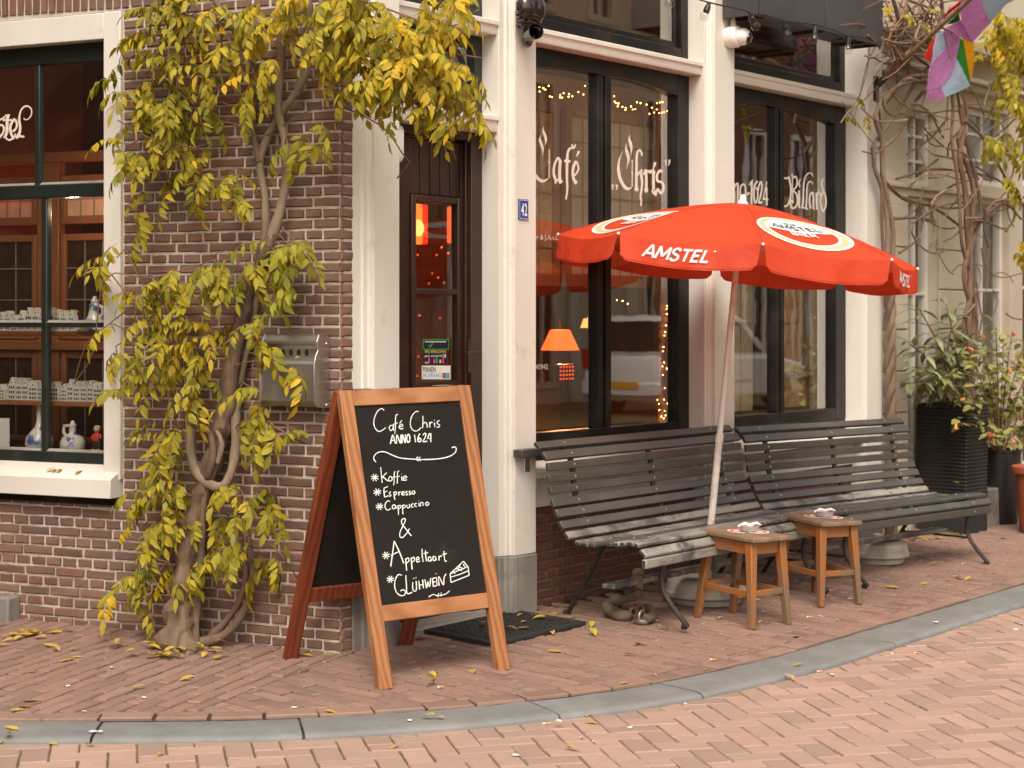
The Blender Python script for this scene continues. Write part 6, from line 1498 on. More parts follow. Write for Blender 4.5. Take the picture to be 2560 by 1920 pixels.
# ---------------------------------------------------------------- climbing plants
def leaflet(mb, base, d, nrm, L_, W_, curl=.15):
    d = d.normalized(); s_ = d.cross(nrm).normalized(); n = s_.cross(d).normalized()
    P = lambda u, w_, z: base+d*L_*u+s_*W_*w_+n*z*L_
    sag = lambda u: -curl*u*u
    vs = [P(0,0,0), P(.28,-.42,sag(.28)+.05), P(.28,0,sag(.28)), P(.28,.42,sag(.28)+.05), P(.62,-.40,sag(.62)+.05), P(.62,0,sag(.62)), P(.62,.40,sag(.62)+.05), P(1,0,sag(1))]
    mb.add(vs, [(0,1,2),(0,2,3),(1,4,5,2),(2,5,6,3),(4,7,5),(5,7,6)])
def compound(L_=.22, pairs=5, ll=.062, wl=.026, droop=1.2):
    mb = MB(); pts = []; p = Vector((0,0,0)); ang = .25; n = 12
    for i in range(n+1):
        pts.append(p.copy()); a_ = ang-(ang+droop)*(i/n)**1.1; p = p+Vector((math.cos(a_),0,math.sin(a_)))*L_/n
    mb.mi = 1; mb.tube(pts, .0011, 3, False); mb.mi = 0
    for k in range(pairs):
        f = .22+.68*k/(pairs-1); i = int(f*n); t_ = (pts[min(n,i+1)]-pts[i-1]).normalized()
        for s_ in (-1, 1):
            d = (Vector((0,s_,0))*rnd.uniform(.55,1.0)+t_*rnd.uniform(.3,.6)+Vector((0,0,-1))*rnd.uniform(.25,1.1)); nr = (Vector((0,0,1))+Vector((rnd.uniform(.1,.9),s_*rnd.uniform(-.2,.6),0))).normalized()
            leaflet(mb, pts[i], d, nr, ll*rnd.uniform(.8,1.2)*(1-.25*abs(f-.6)), wl*rnd.uniform(.85,1.15), rnd.uniform(.05,.35))
    leaflet(mb, pts[-1], (pts[-1]-pts[-2])+Vector((0,0,-.002)), Vector((.8,0,.5)), ll*1.15, wl*1.1, .15)
    return mb
LEAF = []
for i in range(9):
    mb = compound(rnd.uniform(.17,.26), rnd.choice((5,6,6,7)), rnd.uniform(.056,.074), rnd.uniform(.025,.034), rnd.uniform(.7,1.5)); me = mb.mesh('leaf'); me.materials.append(M['leaf_autumn']); me.materials.append(M['twig'])
    me.polygons.foreach_set('material_index', mb.m); me.polygons.foreach_set('use_smooth', [True]*len(me.polygons)); LEAF.append(me)
class Vine:
    def __init__(s, root): s.root = root; s.n = 0; s.rest = []
    def leaf(s, p, yaw, pitch, size, tone):
        me = LEAF[rnd.randrange(len(LEAF))]; Mx = Matrix.Translation(p) @ Matrix.Rotation(yaw,4,'Z') @ Matrix.Rotation(pitch,4,'Y') @ Matrix.Rotation(rnd.uniform(-.5,.5),4,'X') @ Matrix.Scale(size,4)
        g_ = (.60,.80,.75); y_ = (1.22,1.12,.9); c = [g_[i]+(y_[i]-g_[i])*tone for i in range(3)]
        if s.n >= 300:
            s.rest.append((me, Mx)); return
        o = bpy.data.objects.new('leaf', me); COL.objects.link(o); o.parent = s.root; o.matrix_parent_inverse = LOC[s.root.name].inverted(); o.matrix_basis = Mx; o.color = (c[0],c[1],c[2],1); s.n += 1
vt = gnd(440, 1622)
vine = thing('wisteria', 'old wisteria with twisted trunk and yellowing leaves climbing the brick side wall', 'climbing plant', vt)
V1 = Vine(vine)
lp = lambda x, y, n: Lp(x*D, y*D, n)
def stem(name, pts, mat='bark_pale', n=12, jit=.05, par=vine, step=.03):
    """pts: (overview x, y, metres in front of the wall, radius)"""
    P = [lp(x, y, -o_) for x, y, o_, r in pts]; R_ = [q[3] for q in pts]
    cc = catmull(P, step); m = len(cc); cum_ = [0]
    rr = []
    seg = [(P[i+1]-P[i]).length for i in range(len(P)-1)]; tot = sum(seg); acc = [0]
    for s_ in seg: acc.append(acc[-1]+s_)
    run = 0
    for i, c in enumerate(cc):
        if i: run += (c-cc[i-1]).length
        f = min(run/max(1e-6, tot)*tot, tot); k = 0
        while k < len(seg)-1 and acc[k+1] < f: k += 1
        u = min(1, (f-acc[k])/max(1e-6, seg[k])); rr.append((R_[k]+(R_[k+1]-R_[k])*u)*(1+.10*math.sin(i*1.3)+rnd.uniform(-.05,.05)))
    mb = MB(); mb.tube(cc, rr, n, True, jit*.4, lump=.45 if rr[0] > .03 else .22); return mb.build(name, mat, par), cc
gb = .20
_, tr_ = stem('trunk', [(378,1408,gb,.085),(385,1370,gb,.070),(395,1310,.16,.062),(402,1230,.13,.056),(412,1160,.11,.050),(428,1090,.10,.044),(448,1040,.10,.040),(462,985,.10,.044),(476,930,.10,.040),(490,870,.10,.037),(500,800,.10,.034),(516,720,.10,.031),(532,650,.10,.028),(545,600,.09,.026),(572,545,.09,.026),(586,510,.09,.024)], 'bark', 22, .06, step=.025)
stems = list(tr_)
for nm_, pts, mat in (
 ('stem', [(586,515,.09,.024),(603,460,.09,.021),(618,380,.08,.019),(614,300,.08,.018),(600,240,.08,.018),(605,150,.08,.018),(606,60,.09,.018),(600,-60,.09,.018)], 'bark_pale'),
 ('stem', [(560,565,.06,.022),(574,500,.06,.020),(572,420,.06,.018),(562,350,.06,.017),(590,270,.05,.017),(640,200,.06,.016),(672,130,.08,.014),(690,40,.1,.012),(700,-60,.1,.012)], 'bark_pale'),
 ('stem', [(560,350,.07,.015),(545,260,.06,.014),(560,170,.06,.013),(520,90,.06,.012),(470,10,.06,.011),(440,-50,.06,.01)], 'bark'),
 ('stem', [(640,205,.06,.016),(652,160,.06,.014),(655,100,.07,.013),(668,20,.08,.012),(660,-50,.08,.012)], 'bark_pale'),
 ('stem', [(418,1400,.17,.022),(424,1330,.15,.020),(432,1240,.13,.018),(436,1160,.12,.016),(442,1080,.12,.014),(470,1000,.12,.013)], 'bark'),
 ('stem', [(430,1388,.14,.024),(470,1380,.12,.022),(505,1352,.10,.020),(532,1310,.09,.018),(545,1260,.08,.016),(540,1190,.07,.014),(520,1120,.07,.013)], 'bark'),
 ('stem', [(455,1375,.10,.018),(490,1340,.08,.016),(520,1290,.08,.015),(530,1230,.07,.013),(505,1150,.07,.012)], 'bark_brown'),
 ('stem', [(414,925,.12,.020),(412,975,.12,.023),(424,1018,.12,.024),(452,1046,.13,.024),(482,1052,.13,.022),(500,1020,.12,.020),(510,960,.08,.022),(508,890,.07,.021),(520,820,.06,.018),(545,700,.05,.016),(556,620,.05,.015)], 'bark_pale'),
 ('stem', [(448,1030,.14,.016),(460,985,.15,.017),(455,940,.14,.014),(425,900,.12,.012),(410,850,.10,.010),(400,760,.08,.009)], 'bark'),
 ('stem', [(470,1000,.15,.010),(480,960,.15,.011),(468,930,.14,.010)], 'bark_pale')):
    o, cc = stem(nm_, pts, mat); stems += cc
# root flare
for dx, dy in ((-18,8),(14,10),(30,2)):
    stem('root', [(385,1370,gb,.045),(380+dx*.6,1395,gb+.02,.045),(382+dx*1.6,1408+dy*.3,gb+.04,.03)], 'bark', 10)
blobs = [(620,30,70,40,13,.8),(560,210,40,50,6,.5),(480,100,40,60,9,.6),(400,50,75,55,22,.85),(350,120,40,70,10,.6),(440,130,50,60,10,.7),(300,215,50,40,8,.25),(370,250,80,55,18,.2),(450,230,40,60,8,.35),(290,330,40,60,8,.2),(340,390,60,60,6,.35),(420,330,40,60,6,.25),(575,150,40,80,8,.75),(520,60,40,50,6,.7),
 (760,60,95,60,34,.9),(850,130,80,60,34,.85),(920,150,60,60,22,.8),(800,190,70,40,18,.65),(930,230,55,40,14,.75),(1000,250,25,40,5,.95),(990,170,20,20,3,.9),(700,130,45,60,12,.75),(740,10,120,25,16,.85),(970,20,60,20,8,.7),(880,60,80,40,16,.9),
 (665,320,35,50,6,.05),(500,420,60,50,6,.35),(430,400,40,40,4,.35),(300,470,40,50,3,.3),(270,560,30,40,2,.2),
 (650,590,42,70,12,.0),(590,560,35,35,5,.1),(510,600,55,45,11,.05),(460,580,40,30,5,.1),(340,620,60,40,7,.25),(310,680,35,40,3,.25),(400,660,60,50,10,.15),(440,745,35,50,9,.85),(380,740,50,40,6,.2),(310,770,45,35,5,.05),(345,810,40,40,5,.05),(400,800,25,40,3,.4),
 (565,735,40,45,7,.1),(620,812,25,8,2,1.1),(440,840,25,40,5,.75),(560,880,30,30,4,.6),(575,935,50,25,5,.2),(640,948,25,15,2,.05),(380,930,35,40,5,.5),(420,880,25,30,4,.8),(350,950,30,30,3,.15),
 (360,1060,55,45,11,.55),(395,1080,25,35,3,.6),(520,1080,35,40,4,.45),(545,1100,45,35,6,.2),(330,1140,45,40,8,.35),(390,1150,40,40,6,.55),(500,1150,35,40,5,.2),(320,1240,35,45,7,.05),(390,1240,30,40,5,.5),(465,1240,25,40,4,.25),(550,1190,45,35,5,.15),(580,1230,30,20,2,.3),(290,1290,25,25,2,.2),(250,1298,20,10,1,.7),(230,605,18,8,2,.7),(240,720,12,12,1,.2),(250,770,12,20,1,.5),(270,860,15,15,1,.2)]
rnd.shuffle(blobs)
for cx, cy, rx, ry, cnt, tone in blobs:
    cnt = int(cnt*(.95 if cx < 680 else 1.2)+.5) if cnt > 2 else cnt; tone += .12
    far = cx > 680 and cy < 330
    for k in range(cnt):
        a_ = rnd.uniform(0,2*PI); q = math.sqrt(rnd.random()); x = cx+rx*q*math.cos(a_); y = cy+ry*q*math.sin(a_)-18
        o_ = rnd.uniform(.05,.20) if not far else rnd.uniform(.08,.42)
        p = lp(x, y, -o_)
        yaw = LA+PI+rnd.gauss(0,.85)+(.6 if far else 0)      # leaves face the street
        V1.leaf(p, yaw, rnd.uniform(-.2,.75), rnd.uniform(.66,1.0), max(0, min(1.1, tone+rnd.gauss(0,.17))))
    # a twig from the nearest stem to the bunch
    c = lp(cx, cy-22, -.10 if not far else -.22); s_ = min(stems, key=lambda q: (q-c).length)
    m1 = s_.lerp(c,.5)+Vector((0,0,rnd.uniform(.0,.08)))+lw(-rnd.uniform(.02,.08),0,0)
    mb = MB(); mb.tube(catmull([s_, m1, c, c+Vector((0,0,-.04))+lw(-.01,rnd.uniform(-.05,.05),0)], .04), .0030 if not far else .0042, 5); mb.build('twig', 'twig', vine)
for pts in ([(640,210),(760,90),(880,60),(960,110),(1040,125)],[(650,140),(760,150),(880,190),(960,290),(985,345)],[(690,60),(820,20),(960,60),(1035,20)],[(480,300),(360,170),(300,120)],[(560,300),(700,230),(820,270),(868,330),(885,350),(858,385)],[(470,560),(330,600),(230,600),(200,760),(160,830)],[(480,140),(470,30),(400,-30)],[(600,480),(690,600),(640,690)],[(470,620),(330,640),(210,720),(180,760),(162,820)],[(560,900),(640,950),(665,958)],[(470,800),(560,780),(640,815)],[(430,1100),(300,1290),(210,1290)],[(545,1150),(600,1190),(650,1260)],[(480,330),(330,300),(255,260)]):
    mb = MB(); mb.tube(catmull([lp(x, y, -(.06+.14*math.sin(PI*i/(len(pts)-1)))) for i, (x, y) in enumerate(pts)], .05), .0032, 5); mb.build('twig', 'twig', vine)

mb = MB()
for me, Mx in V1.rest:
    o0 = len(mb.f); mb.add([Mx @ v.co for v in me.vertices], [tuple(q.vertices) for q in me.polygons])
    for k, q in enumerate(me.polygons): mb.m[o0+k] = q.material_index
if mb.v:
    o = mb.build('foliage', ['leaf_autumn','twig'], vine, ang=180); o.color = (.85,.92,.8,1); tag(o, kind='stuff')
# ---- second wisteria on the neighbour's front: mostly bare stems
rb_ = Rp(2226, 1085, -.10); base2 = Vector((rb_.x, -.10, gz(rb_.x,-.1)))
vine2 = thing('bare_wisteria', 'mostly bare wisteria with braided trunk and tangled stems on the cream house front', 'climbing plant', base2)
V2 = Vine(vine2)
zt_ = Rp(2222, 690, -.10).z
for ph in range(3):
    mb = MB(); n = 60; mb.tube([(base2.x+.022*math.cos(ph*2*PI/3+i*.42)+.01*math.sin(i*.1), -.10+.022*math.sin(ph*2*PI/3+i*.42), base2.z-.02+(zt_-base2.z+.02)*i/n) for i in range(n+1)], [.026-.006*i/n for i in range(n+1)], 9, True, .04); mb.build('trunk', 'bark', vine2)
z4_ = lambda x, y, yy: Rp(1920+x*.3858, y*.3858, yy)
def cane(pts, r, mat='bark_brown', yy=(-.12,-.12), nm_='stem', n=8):
    m = len(pts); P = [z4_(x, y, yy[0]+(yy[1]-yy[0])*i/(m-1)) for i, (x, y) in enumerate(pts)]; cc = catmull(P, .06)
    mb = MB(); mb.tube(cc, [r*(1-.25*i/len(cc))*(1+rnd.uniform(-.06,.06)) for i in range(len(cc))], n, True, .05); mb.build(nm_, mat, vine2); return cc
st2 = []
big = [([(770,1850),(775,1500),(745,1250),(690,1080),(680,960),(760,830),(900,620),(1000,480)],.019),([(800,1800),(810,1500),(775,1300),(745,1120),(735,900),(690,760),(720,680),(900,510),(1030,490)],.020),([(760,1850),(740,1500),(735,1150),(730,820),(700,560)],.014),([(925,520),(900,380),(860,200),(830,60),(790,-60)],.020),([(760,640),(850,560),(1010,470),(1040,430),(960,370),(930,310)],.014),
 ([(680,1000),(830,880),(920,720),(1020,580),(1120,540)],.018),([(740,1160),(880,1290),(1010,1320),(1130,1380),(1260,1480)],.014),([(800,1420),(960,1410),(1080,1430)],.012),([(1120,-40),(1130,60),(1090,200)],.016),
 ([(1290,3250),(1320,2600),(1300,2100),(1310,1750),(1290,1500),(1280,1250),(1240,1000),(1270,820),(1240,620),(1230,480)],.034),([(1340,3250),(1290,2600),(1330,2100),(1270,1800),(1310,1550),(1330,1250),(1280,1050),(1230,900),(1290,760),(1250,600)],.026),([(1310,3250),(1330,2600),(1270,2100),(1330,1850),(1260,1600),(1240,1300),(1220,1100),(1190,900),(1200,700),(1180,560)],.020),([(1270,3250),(1320,2600),(1350,2100),(1310,1650),(1380,1400),(1350,1180),(1270,850),(1240,700)],.022),
 ([(1270,780),(1400,900),(1500,1080),(1580,1250),(1600,1400),(1540,1500)],.013),([(830,1160),(1040,1100),(1250,1110),(1480,1160),(1560,1250),(1500,1340),(1320,1500)],.010),([(1300,1500),(1420,1380),(1540,1320),(1640,1420)],.012),([(1060,1430),(1080,1300),(1200,1200),(1280,1180)],.010),([(850,1640),(960,1560),(1000,1440),(980,1300),(1010,1260)],.009),([(900,1000),(1050,900),(1170,760)],.008)]
for pts, r in big: st2 += cane(pts, r*(.72 if pts[0][1] > 3000 else .9), 'bark_pale' if r > .017 and pts[0][0] < 1000 else 'bark_brown', (-.10 if pts[0][0] < 1100 else -.28, rnd.uniform(-.2,-.1) if pts[0][0] < 1100 else -.26))
for k in range(170):
    a_ = rnd.uniform(0,2*PI); cx, cy = rnd.choice([(1100,700),(1350,1000),(1000,900),(900,120),(850,60),(960,60),(1000,180),(830,250),(900,200),(950,350),(1000,250),(880,120),(1100,100),(1300,1400),(1000,1250),(1250,1500),(1150,950),(1400,1300),(820,400),(1050,60),(1450,700),(1300,1750)]); x, y = cx+rnd.gauss(0,130), cy+rnd.gauss(0,160)
    if x < 700: x = 700+abs(x-700)
    L0 = rnd.uniform(150,430); c_ = rnd.uniform(-1.2,1.2); pts = []; h = rnd.uniform(0,2*PI)
    for i in range(6): pts.append((x,y)); x += math.cos(h)*L0/5; y += math.sin(h)*L0/5; h += c_*.35+rnd.uniform(-.3,.3)
    cane(pts, rnd.uniform(.003,.009), rnd.choice(('twig','bark_brown','bark_pale')), (rnd.uniform(-.35,-.06), rnd.uniform(-.4,-.06)), 'twig', 5)
for cx, cy, rx, ry, cnt, tone in ((1520,200,110,130,34,.75),(1600,350,60,120,14,.6),(1450,330,60,80,10,.7),(1500,560,70,70,9,.6),(1590,650,60,60,8,.4),(1560,720,40,30,4,1.1),(1500,940,90,40,9,.35),(1600,950,40,120,8,.2),(1440,690,50,30,4,.6),(600,640,40,20,1,.15),(660,740,30,30,1,.8),(460,800,30,40,1,.7),(820,120,90,70,4,.9),(950,130,80,60,3,1.0),(1580,1180,50,40,3,.3),(1640,1000,60,100,6,.2),(1640,1640,30,60,4,.8)):
    for k in range(cnt):
        x, y = cx+rx*rnd.uniform(-1,1), cy+ry*rnd.uniform(-1,1)-25
        V2.leaf(z4_(x, y, rnd.uniform(-.45,-.15)), -PI/2+rnd.gauss(0,.9), rnd.uniform(-.1,.8), rnd.uniform(.8,1.1)*(.55 if cx < 1000 else 1), max(0,min(1.1,tone+rnd.gauss(0,.15))))
# thin twigs over the end pilaster
for pts in ([(715,80),(660,290),(640,470),(590,620),(530,730)],[(480,660),(560,770),(640,880),(700,950)],[(700,300),(640,420),(600,600),(560,760)]):
    cane(pts, .0035, 'twig', (-.14,-.12), 'twig', 5)

# ---------------------------------------------------------------- potted plants by the neighbour's door
pc = gnd(2418, 1338)
t = thing('square_planter', 'tall black ribbed square planter holding an oleander beside the bench', 'planter', pc)
PW2, PH = .37, .885; x0, y0, zb = pc.x, pc.y, pc.z
nr = 34
for i in range(nr):
    z = zb+.006+(PH-.02)*i/nr; g = (PH-.02)/nr; tp = .014*(1-i/nr)
    mb = MB(); mb.box(x0+tp, x0+PW2-tp, y0+tp, y0+PW2-tp, z+.002, z+g-.003); mb.build('rib', 'planter_black', t, bevel=.007)
mb = MB(); mb.box(x0+.012, x0+PW2-.012, y0+.012, y0+PW2-.012, zb, zb+PH-.03); mb.build('core', 'car_black', t, smooth=False)
mb = MB(); mb.box(x0+.02, x0+PW2-.02, y0+.02, y0+PW2-.02, zb+PH-.029, zb+PH-.012); mb.build('soil', 'soil', t, smooth=False)
def lance(mb, p, d, L_, W_, up=(0,0,1), curl=.3):
    d = d.normalized(); s_ = d.cross(Vector(up)); s_ = s_.normalized() if s_.length > 1e-3 else Vector((1,0,0)); n = s_.cross(d).normalized(); k = 5; vs = []
    for i in range(k+1):
        u = i/k; w_ = W_*math.sin(PI*min(1,max(.02,u*.96+.02)))**.8; c = p+d*L_*u-Vector((0,0,1))*curl*L_*u*u
        vs += [c-s_*w_/2+n*w_*.12, c, c+s_*w_/2+n*w_*.12]
    mb.add(vs, [(3*i+j, 3*i+j+1, 3*i+4+j, 3*i+3+j) for i in range(k) for j in range(2)])
ol = thing('oleander', 'oleander with long narrow grey-green leaves growing in the ribbed planter', 'potted plant', (x0+PW2/2, y0+PW2/2, zb+PH-.012))
tips = [(2300,775),(2330,830),(2275,860),(2390,770),(2440,790),(2420,850),(2350,900),(2290,930),(2380,880),(2330,980),(2300,1000),(2410,930),(2450,900),(2270,960),(2365,760),(2350,950)]
nl = 0
for x, y in tips:
    q = Rp(x, y, rnd.uniform(y0+.02, y0+PW2)); b0 = Vector((x0+PW2/2+rnd.uniform(-.1,.1), y0+PW2/2+rnd.uniform(-.1,.1), zb+PH-.02))
    cc = catmull([b0, b0.lerp(q,.5)+Vector((0,0,.08)), q], .03); mb = MB(); mb.tube(cc, .005, 6); mb.build('stem', 'bark_brown', ol)
    for k in range(18):
        i = len(cc)-1-int((k//3)*len(cc)*.11); i = max(0,i); a_ = rnd.uniform(0,2*PI); d = Vector((math.cos(a_),math.sin(a_),rnd.uniform(-.1,.9)-.10*(k//3)))
        mb = MB(); lance(mb, cc[i], d, rnd.uniform(.15,.22), rnd.uniform(.030,.042), curl=rnd.uniform(.1,.5)); mb.build('leaf', 'leaf_oleander', ol); nl += 1
# round black pot with a red-flowered shrub, terracotta pot
pp = gnd(2513, 1313); R0 = .15
t = thing('black_pot', 'tall black round pot with a red-flowered shrub', 'pot', pp+vd*R0)
pc2 = pp+vd*R0; mb = MB(); mb.lathe([(.001,0),(R0*.80,0),(R0*.84,.01),(R0*.98,.40),(R0*1.0,.50),(R0*1.05,.505),(R0*1.05,.525),(R0*.97,.525),(R0*.95,.48),(.001,.48)], Matrix.Translation(pc2), 32); mb.build('body', 'black_plastic', t)
tp_ = gnd(2606, 1338); t = thing('terracotta_pot', 'terracotta flower pot with rolled rim beside the black round pot', 'pot', tp_)
mb = MB(); mb.lathe([(.001,0),(.11,0),(.115,.01),(.145,.40),(.15,.405),(.170,.41),(.175,.43),(.172,.455),(.16,.46),(.14,.45),(.135,.42),(.001,.42)], Matrix.Translation(tp_+vd*.12), 32); mb.build('body', 'terracotta', t)
shb = thing('flowering_shrub', 'bushy green shrub with small red and orange flowers in the black round pot', 'potted plant', (pc2.x, pc2.y, pc2.z+.48))
b0 = Vector((pc2.x, pc2.y, pc2.z+.45)); mbl = MB()
tips = [(2380,930),(2420,870),(2450,840),(2490,820),(2530,830),(2560,860),(2590,900),(2400,1000),(2440,960),(2480,930),(2520,920),(2560,960),(2600,1000),(2390,1060),(2440,1040),(2500,1020),(2550,1040),(2470,1090),(2530,1100),(2410,960),(2460,890),(2510,870),(2550,900),(2620,950),(2480,1000),(2580,1080),(2360,980)]
cnt = 0
for x, y in tips:
    q = Rp(x, y, pc2.y+rnd.uniform(-.25,.2)); cc = catmull([b0, b0.lerp(q,.5)+Vector((0,0,.10)), q], .03); mb = MB(); mb.tube(cc, [.007*(1-.6*i/len(cc)) for i in range(len(cc))], 5); mb.build('stem', 'twig', shb)
    for k in range(20):
        i = int(len(cc)*(1-.55*rnd.random()**1.3))-1; c = cc[max(0,i)]+Vector((rnd.gauss(0,.035),rnd.gauss(0,.035),rnd.gauss(0,.03))); a_ = rnd.uniform(0,2*PI)
        d = Vector((math.cos(a_),math.sin(a_),rnd.uniform(-.7,.5)))
        if cnt < 290: mb = MB(); leaflet(mb, c, d, Vector((rnd.uniform(-.4,.4),-.4,1)), rnd.uniform(.06,.10), rnd.uniform(.045,.065), .2); mb.build('leaf', 'leaf_shrub', shb); cnt += 1
        else: leaflet(mbl, c, d, Vector((rnd.uniform(-.4,.4),-.4,1)), rnd.uniform(.06,.09), rnd.uniform(.04,.06), .2)
    if rnd.random() < .75:
        mb = MB(); d = Vector((rnd.uniform(-.5,.5),rnd.uniform(-.8,.1),rnd.uniform(-1,.2))).normalized(); mb.tube([q, q+d*.018, q+d*.034], [.006,.011,.014], 7); mb.build('flower', rnd.choice(('flower_red','flower_orange')), shb)
tag(mbl.build('foliage', 'leaf_shrub', shb), kind='stuff')


# ---------------------------------------------------------------- cream neighbour house
nb_ = thing('cream_house', 'cream plastered house with tall white windows behind the bare wisteria', 'building', (5.3,.1,0))
NY = .03
def wall_open(mb, x0, x1, z0, z1, y0, y1, ops):
    xs = sorted({x0,x1}|{v for o in ops for v in o[:2]}); zs = sorted({z0,z1}|{v for o in ops for v in o[2:]})
    for a, b in zip(xs, xs[1:]):
        run = None
        for c, d in zip(zs, zs[1:]):
            cx, cz = (a+b)/2, (c+d)/2
            if any(o[0] < cx < o[1] and o[2] < cz < o[3] for o in ops):
                if run: mb.box(a, b, y0, y1, run[0], run[1]); run = None
            else: run = (run[0], d) if run else (c, d)
        if run: mb.box(a, b, y0, y1, run[0], run[1])
px_ = lambda x: Rp(x, 800, NY).x
pz_ = lambda x, y: Rp(x, y, NY).z
wA = (px_(2270), px_(2338)); wB = (px_(2420), px_(2522)); wC = (px_(2556), px_(2556)+1.0)
ops = []
for wx, xc in ((wA,2300),(wB,2470),(wC,2570)):
    ops.append((wx[0], wx[1], pz_(xc,465), pz_(xc,275))); ops.append((wx[0], wx[1], .28, pz_(xc,492)))
mb = MB(); wall_open(mb, 5.204, 13, -.06, 6.5, NY, NY+.3, ops); hw = mb.build('wall', 'render_cream', nb_, smooth=False)
mb = MB(); mb.box(5.204, 13, NY+.3, 5, -.06, 6.5); mb.build('core', 'room', nb_, smooth=False)
for o in ops:
    mb = MB(); frame_rect(mb, o[0]+.002, o[1]-.002, o[2]+.002, o[3]-.002, .045, NY+.05, NY+.11); c = (o[0]+o[1])/2
    fr = mb.build('window', 'white_paint' if o[3] > 2.2 else 'dark_green', nb_, bevel=.003)
    mb = MB(); mb.box(o[0]+.045, o[1]-.045, NY+.075, NY+.08, o[2]+.045, o[3]-.045); mb.build('pane', 'glass_door', fr, smooth=False)
    mb = MB(); mb.box(c-.014, c+.014, NY+.055, NY+.1, o[2]+.047, o[3]-.047); mb.build('glazing_bar', 'white_paint' if o[3] > 2.2 else 'dark_green', fr, bevel=.002)
    if o[3] < 2.2 or o[1]-o[0] > .3:
        for q in (1/3, 2/3):
            z = o[2]+(o[3]-o[2])*q; mb = MB(); mb.box(o[0]+.047, o[1]-.047, NY+.056, NY+.099, z-.010, z+.010); mb.build('glazing_bar', 'dark_green' if o[3] < 2.2 else 'white_paint', fr, bevel=.002)
for z, h, d in ((pz_(2450,238), .05, .06), (pz_(2450,238)+.05, .035, .10), (pz_(2450,150), .08, .14), (pz_(2350,478)-.01, .03, .03)):
    mb = MB(); mb.box(5.206, 13, NY-d, NY-.001, z, z+h); mb.build('cornice', 'render_cream', nb_, bevel=.006)
z = -.03
while z < 2.2:
    mb = MB(); mb.box(5.208, wA[0]-.03, NY-.018, NY-.0005, z+.005, z+.275); mb.build('ashlar', 'render_cream', nb_, bevel=.006)
    mb = MB(); mb.box(wA[1]+.04, wB[0]-.05, NY-.016, NY-.0005, z+.005, z+.275); mb.build('ashlar', 'render_cream', nb_, bevel=.006); z += .28
mb = MB(); mb.box(px_(2300), px_(2300)+.9, NY-.35, NY, -.05, .26); mb.build('stoop', 'stone', nb_, bevel=.01)

# ---------------------------------------------------------------- houses across the streets and a car (seen mirrored in the panes)
def town_house(label, org, ex, w_, h, wall, cols, rows, trim='white_paint', col0=None):
    ang = math.atan2(ex[1], ex[0]); t = thing('town_house', label, 'building', (org[0],org[1],-.08), 'houses across the street', ang, world=False)
    mb = MB(); cw = w_/cols; rh = h/rows; ops = []
    for r in range(rows):
        for c in range(cols): ops.append((c*cw+cw*.30, c*cw+cw*.70, r*rh+rh*(.22 if r else .1), r*rh+rh*.82))
    wall_open(mb, 0, w_, 0, h, 0, .3, ops); mb.build('wall', wall, t, smooth=False)
    mb = MB(); mb.box(.1, w_-.1, .31, 5, 0, h-.1); mb.build('core', 'room', t, smooth=False)
    for o in ops:
        mb = MB(); frame_rect(mb, o[0]-.04, o[1]+.04, o[2]-.04, o[3]+.04, .12, -.03, .12); fr = mb.build('window', trim, t, smooth=False)
        mb = MB(); mb.box(o[0]+.08, o[1]-.08, .05, .06, o[2]+.08, o[3]-.08); mb.build('pane', 'car_glass', fr, smooth=False)
        mb = MB(); mb.box((o[0]+o[1])/2-.03, (o[0]+o[1])/2+.03, .0, .049, o[2]+.081, o[3]-.081); mb.build('glazing_bar', trim, fr, smooth=False)
    mb = MB(); mb.box(-.1, w_+.1, -.35, .3, h, h+.35); mb.build('cornice', trim, t, bevel=.05)
    if col0:
        for c in range(cols+1):
            mb = MB(); mb.box(c*cw-.14, c*cw+.14, -.10, -.001, 0, rh*.95); mb.build('pilaster', trim, t, bevel=.02)
        mb = MB(); mb.box(0, w_, -.14, -.002, rh*.95, rh*1.06); mb.build('fascia', trim, t, bevel=.02)
town_house('cream plastered town house with pilasters across the street from the cafe windows', (17,-13.5), (-1,0), 9, 8.5, 'facade_cream', 5, 3, col0=True)
town_house('tan town house across the street from the cafe windows', (26.1,-13.5), (-1,0), 9, 9.5, 'facade_tan', 5, 3, 'facade_cream', True)
town_house('brown brick town house farthest along the street from the cafe', (36.2,-13.5), (-1,0), 10, 9, 'facade_brick', 5, 3, col0=True)
town_house('brown brick town house with white shopfront posts facing the side window', (-9.5,13.6), (0,-1), 7, 8, 'facade_brick', 4, 3, col0=True)
town_house('brown brick town house with white windows on the side street', (-9.5,6.5), (0,-1), 6.5, 8.5, 'facade_brick', 4, 3, col0=True)
t = thing('parked_car', 'white estate car parked in the street, mirrored in the cafe window', 'car', (17.6,-10.2,ROADZ))
X, Yc, z0 = 17.6, -10.2, ROADZ; hw_ = .86
prof = [(0,.42),(.02,.30),(.10,.22),(4.1,.22),(4.2,.35),(4.22,.62),(4.05,.78),(3.1,.92),(.12,.95),(.03,.80)]
mb = MB(); mb.prism([(X+a, Yc-hw_, z0+b) for a, b in prof], (0,2*hw_,0)); mb.build('body', 'car_paint', t, bevel=.07, recalc=True)
gp = [(.10,.93),(.42,1.50),(.60,1.57),(2.1,1.56),(2.35,1.50),(3.15,.90)]
mb = MB(); mb.prism([(X+a, Yc-hw_+.10, z0+b) for a, b in gp], (0,2*hw_-.2,0)); mb.build('cabin', 'car_paint', t, bevel=.06, recalc=True)
